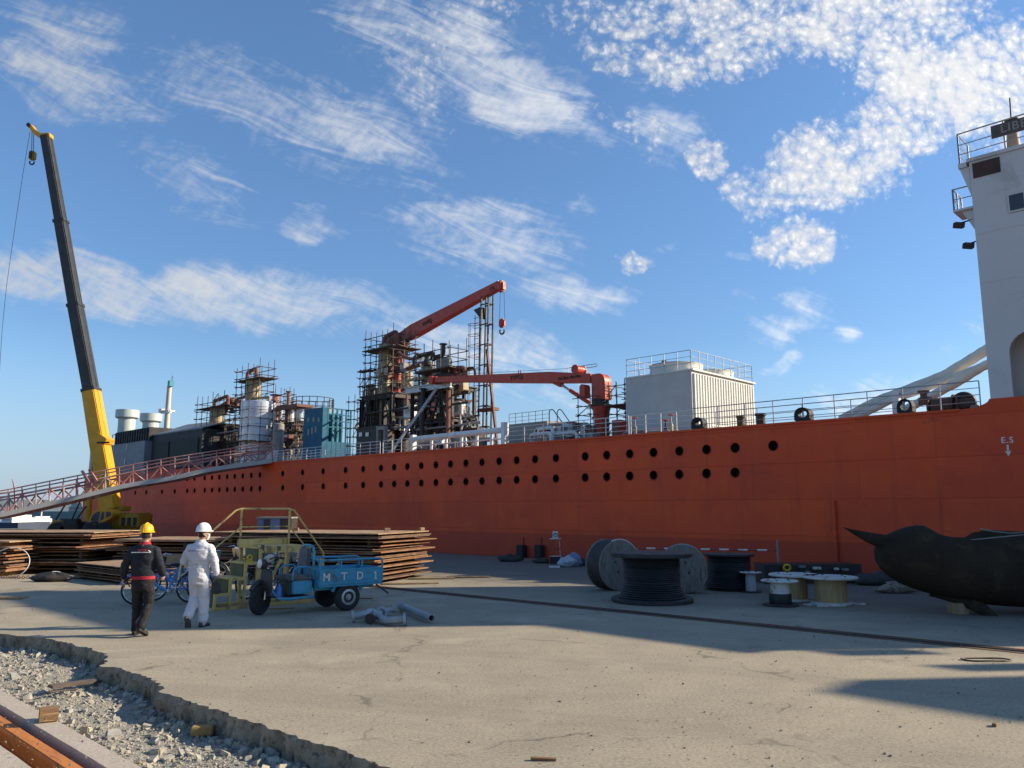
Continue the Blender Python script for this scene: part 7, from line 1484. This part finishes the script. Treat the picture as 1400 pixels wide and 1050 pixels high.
def hand_mesh(m, wr, dr, side, back, curl=.5):
    """palm, four fingers of unequal length with knuckle bends and a thumb; dr = along the hand, back = out of the back of the hand"""
    d = Vector(dr).normalized(); bk_ = Vector(back); bk_ = (bk_ - d * bk_.dot(d)).normalized(); sd_ = d.cross(bk_) * side; wr = Vector(wr)
    m.loft([[tuple(wr + d * u + sd_ * (w * math.cos(q)) + bk_ * (h * math.sin(q))) for q in [2 * PI * i / 12 for i in range(12)]] for u, w, h in ((-.02, .026, .02), (.02, .034, .019), (.06, .042, .017), (.088, .040, .014), (.095, .03, .010))])
    for k, (off, ln) in enumerate(((.030, .070), (.010, .078), (-.011, .072), (-.031, .056))):
        p = wr + d * .085 + sd_ * off; a = curl * (.8 + .15 * k); v = d.copy(); pts = [(*p, .0095)]
        for j, f in enumerate((.45, .32, .23)):
            v = (v * math.cos(a * .6) - bk_ * math.sin(a * .6)).normalized(); p = p + v * ln * f; pts.append((*p, .0088 - .0012 * j))
        m.path([q[:3] for q in pts], [q[3] for q in pts], 8); m.sphere(pts[-1][:3], .0068, 8, 6)
    p = wr + d * .025 + sd_ * .03; v = (d * .75 + sd_ * .6 - bk_ * .35).normalized(); q1 = p + v * .045; q2 = q1 + (v * .6 + d * .6 - bk_ * .3).normalized() * .032; m.path([p, q1, q2], [.013, .011, .008], 8); m.sphere(q2, .008, 8, 6)
def head_mesh(m, c, yaw, neck):
    """head with face along local +y turned by yaw"""
    Rz = Matrix.Rotation(yaw, 3, 'Z'); c = Vector(c)
    rings = []
    for z, rx, ry, oy in ((-.125, .035, .04, .035), (-.115, .052, .06, .025), (-.09, .064, .080, .012), (-.05, .070, .092, .004), (0, .076, .098, 0), (.04, .077, .099, -.004), (.08, .066, .086, -.006), (.11, .042, .056, -.006), (.122, .012, .016, -.006)):
        rings.append([tuple(c + Rz @ Vector((rx * math.cos(q), oy + ry * math.sin(q), z))) for q in [2 * PI * i / 20 for i in range(20)]])
    m.loft(rings); P = lambda x, y, z: tuple(c + Rz @ Vector((x, y, z)))
    m.loft([[P(w * math.cos(q), y + w * .4 * math.sin(q), z) for q in [2 * PI * i / 8 for i in range(8)]] for z, w, y in ((-.045, .016, .098), (-.03, .014, .108), (0, .010, .099), (.02, .007, .094))])
    for s in (-1, 1): m.loft([[P(s * (.073 + .012 * k), -.01 + .022 * math.cos(q), -.01 + .03 * math.sin(q)) for q in [2 * PI * i / 10 for i in range(10)]] for k in (0, 1)])
    m.sphere(P(0, .086, -.075), .022, 10, 8, (1.2, .6, .5))
    limb(m, [(*neck, .058), tuple(c + Vector((0, -.012, -.10))) + (.052,)])
    return P
def helmet(root, P, mat):
    rings = []; N = 28
    for z, r_ in ((.028, 1.0), (.075, .99), (.12, .88), (.15, .66), (.168, .36), (.174, .05)):
        rings.append([P(.104 * r_ * math.cos(q), -.004 + .128 * r_ * math.sin(q), z) for q in [2 * PI * i / N for i in range(N)]])
    h = MB().loft(rings).build('helmet', mat, root)
    br = [[P((.104 + o) * math.cos(q), -.004 + (.128 + o + (.035 * max(0, math.sin(q)) if o else 0)) * math.sin(q), z) for q in [2 * PI * i / N for i in range(N)]] for o, z in ((.001, .040), (.016, .030), (.016, .024), (.001, .028))]
    MB().loft(br + [br[0]], caps=False).build('brim', mat, h)
    m = MB(); m.path([P(0, -.128 * math.cos(a) * 1.0, .036 + .142 * math.sin(a)) for a in [PI * i / 14 for i in range(15)]], .010, 8); m.build('crest', mat, h)
def eyes(root, P):
    for s in (-1, 1): MB().sphere(P(s * .030, .088, .0), .010, 10, 8, (1.2, .6, .8)).build('eye', m_hair, root)
def shoe(root, heel, fwd, pitch, mat, ln=.285, sole=None):
    f = Vector(fwd).normalized(); s = Vector((f.y, -f.x, 0)); d = (f * math.cos(pitch) + Vector((0, 0, 1)) * math.sin(pitch)).normalized(); u = s.cross(d).normalized(); hl = Vector(heel)
    rg = []
    for t_, w, h in ((-.035, .018, .05), (-.02, .036, .085), (.03, .042, .105), (.09, .044, .085), (.15, .05, .062), (.21, .048, .05), (.25, .034, .038), (.262, .012, .02)):
        rg.append([tuple(hl + d * t_ * ln / .28 + s * (w * math.cos(q)) + u * (h * .5 + h * .5 * math.sin(q))) for q in [2 * PI * i / 14 for i in range(14)]])
    so = MB().loft(rg).build('shoe', mat, root)
    m = MB(); pl = []
    for t_, w in ((-.037, .02), (-.02, .038), (.05, .044), (.10, .040), (.16, .052), (.22, .048), (.262, .02)): pl.append((t_, w))
    poly = [tuple(hl + d * t_ * ln / .28 + s * w - u * .012) for t_, w in pl] + [tuple(hl + d * t_ * ln / .28 - s * w - u * .012) for t_, w in pl[::-1]]
    m.prism(poly, None, None, u * .026); m.build('sole', sole or m_black, so)
# walker in dark jacket ----------------------------------------------------------------------------------
m_jk = pm('dark_navy_cloth', (.010, .012, .020), (.016, .018, .028), 6, .85, 0, .25); m_tr = pm('black_cloth', (.008, .008, .010), (.012, .012, .014), 7, .85, 0, .25); m_red = pm('red_cloth', (.42, .025, .035), (.33, .02, .03), 8, .8)
SC1 = .955; g = G(190, 869.5); p1 = thing('person', 'person walking away in a dark navy jacket with a red hem and a yellow helmet', 'person', g, W, local=True, rz=.02)
body = MB(); hc = (.0, .03, 1.625); Pd = head_mesh(body, hc, -.05, (0, -.01, 1.44))
limb(body, [(0, 0, 1.02, .13), (0, -.01, 1.25, .14), (0, -.01, 1.40, .10)])
for s, sh, el, wr in ((-1, (-.19, -.01, 1.40), (-.285, -.05, 1.13), (-.33, .03, .90)), (1, (.19, -.01, 1.40), (.27, -.02, 1.13), (.25, .17, .95))):
    limb(body, [(sh[0] * .93, sh[1], sh[2] - .05, .045), (*el, .04), (*wr, .028)]); d = Vector(wr) - Vector(el); hand_mesh(body, wr, d, s, (s * .9, -.5, .1), .55)
for hp_, kn, an_ in (((-.09, 0, .90), (-.095, .09, .49), (-.10, .10, .10)), ((.09, 0, .90), (.095, .05, .49), (.085, -.17, .155))): limb(body, [(*hp_, .07), (*kn, .05), (*an_, .038)])
mesh_part(remeshed(body, .0085, 2), 'body', m_skin, p1)
j = MB(); j.loft([ell(0, 0, .93, .185, .135), ell(0, -.005, 1.0, .19, .14), ell(0, -.01, 1.12, .195, .14), ell(0, -.015, 1.25, .215, .142), ell(0, -.015, 1.36, .215, .13), ell(0, -.01, 1.42, .17, .105), ell(0, 0, 1.465, .085, .08)])
for sh, el, wr in (((-.185, -.01, 1.385), (-.285, -.05, 1.13), (-.32, .015, .935)), ((.185, -.01, 1.385), (.27, -.02, 1.13), (.255, .15, .97))): limb(j, [(sh[0] * .97, sh[1], sh[2] - .03, .076), (*el, .068), (*wr, .054)])
jo = mesh_part(remeshed(j, .011, 3, (7, .012)), 'jacket', m_jk, p1)
m = MB(); r_ = [ell(0, 0, z, a, b, 30) for z, a, b in ((.905, .178, .13), (.90, .192, .144), (.945, .196, .148), (.95, .185, .138))]; m.loft(r_, caps=False); m.build('hem', m_red, jo)
m = MB(); m.loft([ell(0, 0, z, a, a * .98, 20) for z, a in ((1.455, .092), (1.50, .082))], caps=False); m.build('collar', m_red, jo)
m = MB(); m.path([(x, -.155 + .18 * x * x * 4 * .4, 1.335 - .02 * abs(x)) for x in [-.15 + .03 * i for i in range(11)]], .008, 6); m.build('back_stripe', m_white, jo)
m = MB()
for i, x in enumerate((-.035, .005, .045, .08)): m.box((x, -.162 + .3 * x * x, 1.372), (.026, .008, .026), .1 * i)
m.build('back_mark', m_red, jo); MB().path([(.12, -.148, 1.365), (.155, -.13, 1.335)], .008, 6).build('back_mark', m_white, jo)
t_ = MB(); t_.loft([ell(0, 0, .72, .16, .115), ell(0, 0, .82, .178, .135), ell(0, 0, .96, .172, .125)])
for leg in ([(-.09, 0, .86, .098), (-.097, .085, .49, .082), (-.10, .10, .22, .076), (-.10, .10, .085, .078)], [(.09, 0, .86, .098), (.10, .05, .49, .082), (.095, -.08, .28, .074), (.088, -.155, .165, .074)]): limb(t_, leg)
mesh_part(remeshed(t_, .011, 3, (8, .012)), 'trousers', m_tr, p1)
m_shoe = pm('dark_work_shoe', (.05, .045, .045), (.03, .028, .028), 8, .6, wear=(.25, .23, .21), wamt=.2)
shoe(p1, (-.10, .06, .013), (-.12, 1, 0), 0, m_shoe); shoe(p1, (.085, -.20, .115), (.08, 1, 0), -.42, m_shoe)
m = MB(); m.loft([[Pd(rx * math.cos(q), oy + ry * math.sin(q), z) for q in [PI * (1.0) + PI * i / 14 for i in range(15)]] + [Pd(rx * .85 * math.cos(q), oy + ry * .8 * math.sin(q), z) for q in [2 * PI - PI * i / 14 for i in range(15)]] for z, rx, ry, oy in ((-.07, .066, .088, .0), (-.03, .076, .100, .0), (.05, .082, .106, -.004))]); m.build('hair', m_hair, p1)
eyes(p1, Pd); helmet(p1, Pd, pm('helmet_yellow', (.80, .45, .01), (.72, .38, .01), 3, .35, 0, 0))
MB().path([(-.345, .03, .905), (-.30, .10, .86), (-.27, .16, .76)], .012, 6).build('tool_strap', m_black, p1)
# walker in white coverall -------------------------------------------------------------------------------
m_cv = pm('white_coverall_cloth', (.62, .62, .66), (.54, .54, .58), 5, .85, 0, .25); m_pp = pm('coverall_piping', (.16, .17, .22), (.12, .13, .17), 6, .8)
g = G(268, 857); p2 = thing('person', 'person walking away in a white coverall, white helmet and face mask', 'person', g, W, local=True, rz=-.10)
body = MB(); hc = (.015, .05, 1.655); Pw = head_mesh(body, hc, -.85, (0, 0, 1.47))
limb(body, [(0, 0, 1.02, .13), (0, -.01, 1.28, .14), (0, -.01, 1.43, .10)])
aL = ((-.20, -.01, 1.43), (-.31, .02, 1.15), (-.27, .20, .97)); aR = ((.20, -.01, 1.43), (.285, -.02, 1.15), (.30, .03, .90))
for s, (sh, el, wr) in ((-1, aL), (1, aR)): limb(body, [(sh[0] * .9, sh[1], sh[2] - .06, .045), (*el, .04), (*wr, .028)]); hand_mesh(body, wr, Vector(wr) - Vector(el), s, (s * .9, -.4, .1), .8)
LgL = [(-.09, 0, .90), (-.085, .10, .50), (-.075, -.17, .21)]; LgR = [(.09, 0, .90), (.095, .06, .49), (.10, .03, .10)]
for a_, b_, c_ in (LgL, LgR): limb(body, [(*a_, .07), (*b_, .05), (*c_, .038)])
mesh_part(remeshed(body, .0085, 2), 'body', m_skin, p2)
j = MB(); j.loft([ell(0, 0, .74, .165, .125), ell(0, -.01, .86, .19, .155), ell(0, -.005, 1.0, .185, .145), ell(0, 0, 1.07, .178, .138), ell(0, -.01, 1.2, .21, .15), ell(0, -.015, 1.33, .235, .15), ell(0, -.01, 1.40, .235, .13), ell(0, -.01, 1.445, .20, .115), ell(0, -.005, 1.48, .13, .09), ell(0, 0, 1.505, .085, .08)])
for sh, el, wr in (aL, aR): limb(j, [(sh[0] * .92, sh[1], sh[2] - .045, .080), (*el, .072), (wr[0], wr[1], wr[2] + .035, .056)])
limb(j, [(-.09, 0, .86, .105), (-.088, .09, .50, .098), (-.078, -.10, .29, .088), (-.075, -.16, .215, .080)]); limb(j, [(.09, 0, .86, .105), (.097, .06, .49, .098), (.10, .035, .24, .092), (.10, .03, .09, .088)])
co = mesh_part(remeshed(j, .011, 3, (7, .015)), 'coverall', m_cv, p2)
m = MB(); m.path([(x, -.164 + .22 * x * x * 1.6, 1.345 - .03 * abs(x)) for x in [-.17 + .034 * i for i in range(11)]], .006, 6); m.build('back_piping', m_pp, co); MB().torus((.242, -.015, 1.25), .088, .005, (.25, 0, 1), 20, 5).build('sleeve_piping', m_pp, co)
m = MB(); m.loft([ell(0, -.004, z, a, b, 30) for z, a, b in ((1.045, .181, .141), (1.075, .184, .144), (1.08, .18, .14))], caps=False); m.build('waistband', m_cv, co)
m = MB(); m.loft([ell(0, 0, z, a, a * .98, 20) for z, a in ((1.49, .09), (1.535, .078))], caps=False); m.build('collar', m_cv, co)
m_bt = pm('dusty_brown_boot', (.10, .085, .065), (.07, .06, .05), 8, .8); shoe(p2, (-.075, -.215, .185), (-.15, 1, 0), -1.05, m_bt, sole=pm('grey_sole', (.10, .095, .09), (.07, .065, .06), 8, .8)); shoe(p2, (.10, -.02, .013), (.06, 1, 0), 0, m_bt)
m = MB(); m.loft([[Pw(rx * math.cos(q), oy + ry * math.sin(q), z) for q in [PI + PI * i / 14 for i in range(15)]] + [Pw(rx * .85 * math.cos(q), oy + ry * .8 * math.sin(q), z) for q in [2 * PI - PI * i / 14 for i in range(15)]] for z, rx, ry, oy in ((-.075, .070, .092, .01), (-.03, .079, .103, .012), (.05, .083, .107, .0))]); m.build('hair', m_hair, p2)
m = MB(); m.loft([[Pw(w * math.sin(q), y + .035 * math.cos(q) * 1.0, z) for q in [-PI * .5 + PI * i / 12 for i in range(13)]] + [Pw(w * .92 * math.sin(q), y - .012 + .03 * math.cos(q), z) for q in [PI * .5 - PI * i / 12 for i in range(13)]] for z, w, y in ((-.125, .04, .055), (-.09, .066, .070), (-.04, .070, .082), (-.02, .066, .076))]); m.build('face_mask', m_white, p2)
m = MB()
for s in (-1, 1): m.path([Pw(s * .066, .075, -.03), Pw(s * .078, .02, -.01), Pw(s * .082, -.015, .0)], .003, 5); m.path([Pw(s * .062, .072, -.09), Pw(s * .076, .02, -.05), Pw(s * .082, -.02, -.03)], .003, 5)
m.build('mask_straps', m_white, p2); eyes(p2, Pw); helmet(p2, Pw, pm('helmet_white', (.80, .80, .80), (.74, .74, .74), 3, .35, 0, 0))
w = aR[2]; gl = MB(); hand_mesh(gl, w, Vector(w) - Vector(aR[1]), 1, (.9, -.4, .1), .8); gl.v = [(w[0] + (p[0] - w[0]) * 1.12, w[1] + (p[1] - w[1]) * 1.12, w[2] + (p[2] - w[2]) * 1.08) for p in gl.v]; mesh_part(remeshed(gl, .006, 1), 'glove', pm('dark_glove', (.03, .03, .032), (.045, .045, .045), 8, .8), p2)
p1.scale = (SC1,) * 3; p2.scale = (.93,) * 3
hw_ = Matrix.Translation(g) @ Matrix.Rotation(-.10, 4, 'Z') @ Vector((.293, .047, .65)); b = MB(); b.loft([[(x * w_, y * w_ * .5, z) for x, y in ((-.06, -.06), (.06, -.06), (.07, 0), (.06, .06), (-.06, .06), (-.07, 0))] for z, w_ in ((-.12, .8), (-.10, 1.1), (.02, 1.0), (.08, .5), (.12, .25))])
solo(b, 'cloth_bag', 'small dark bag hanging from the gloved hand of the walker in white', 'bag', MATS['dark_glove'], tuple(hw_), W, local=True, sharp=1)
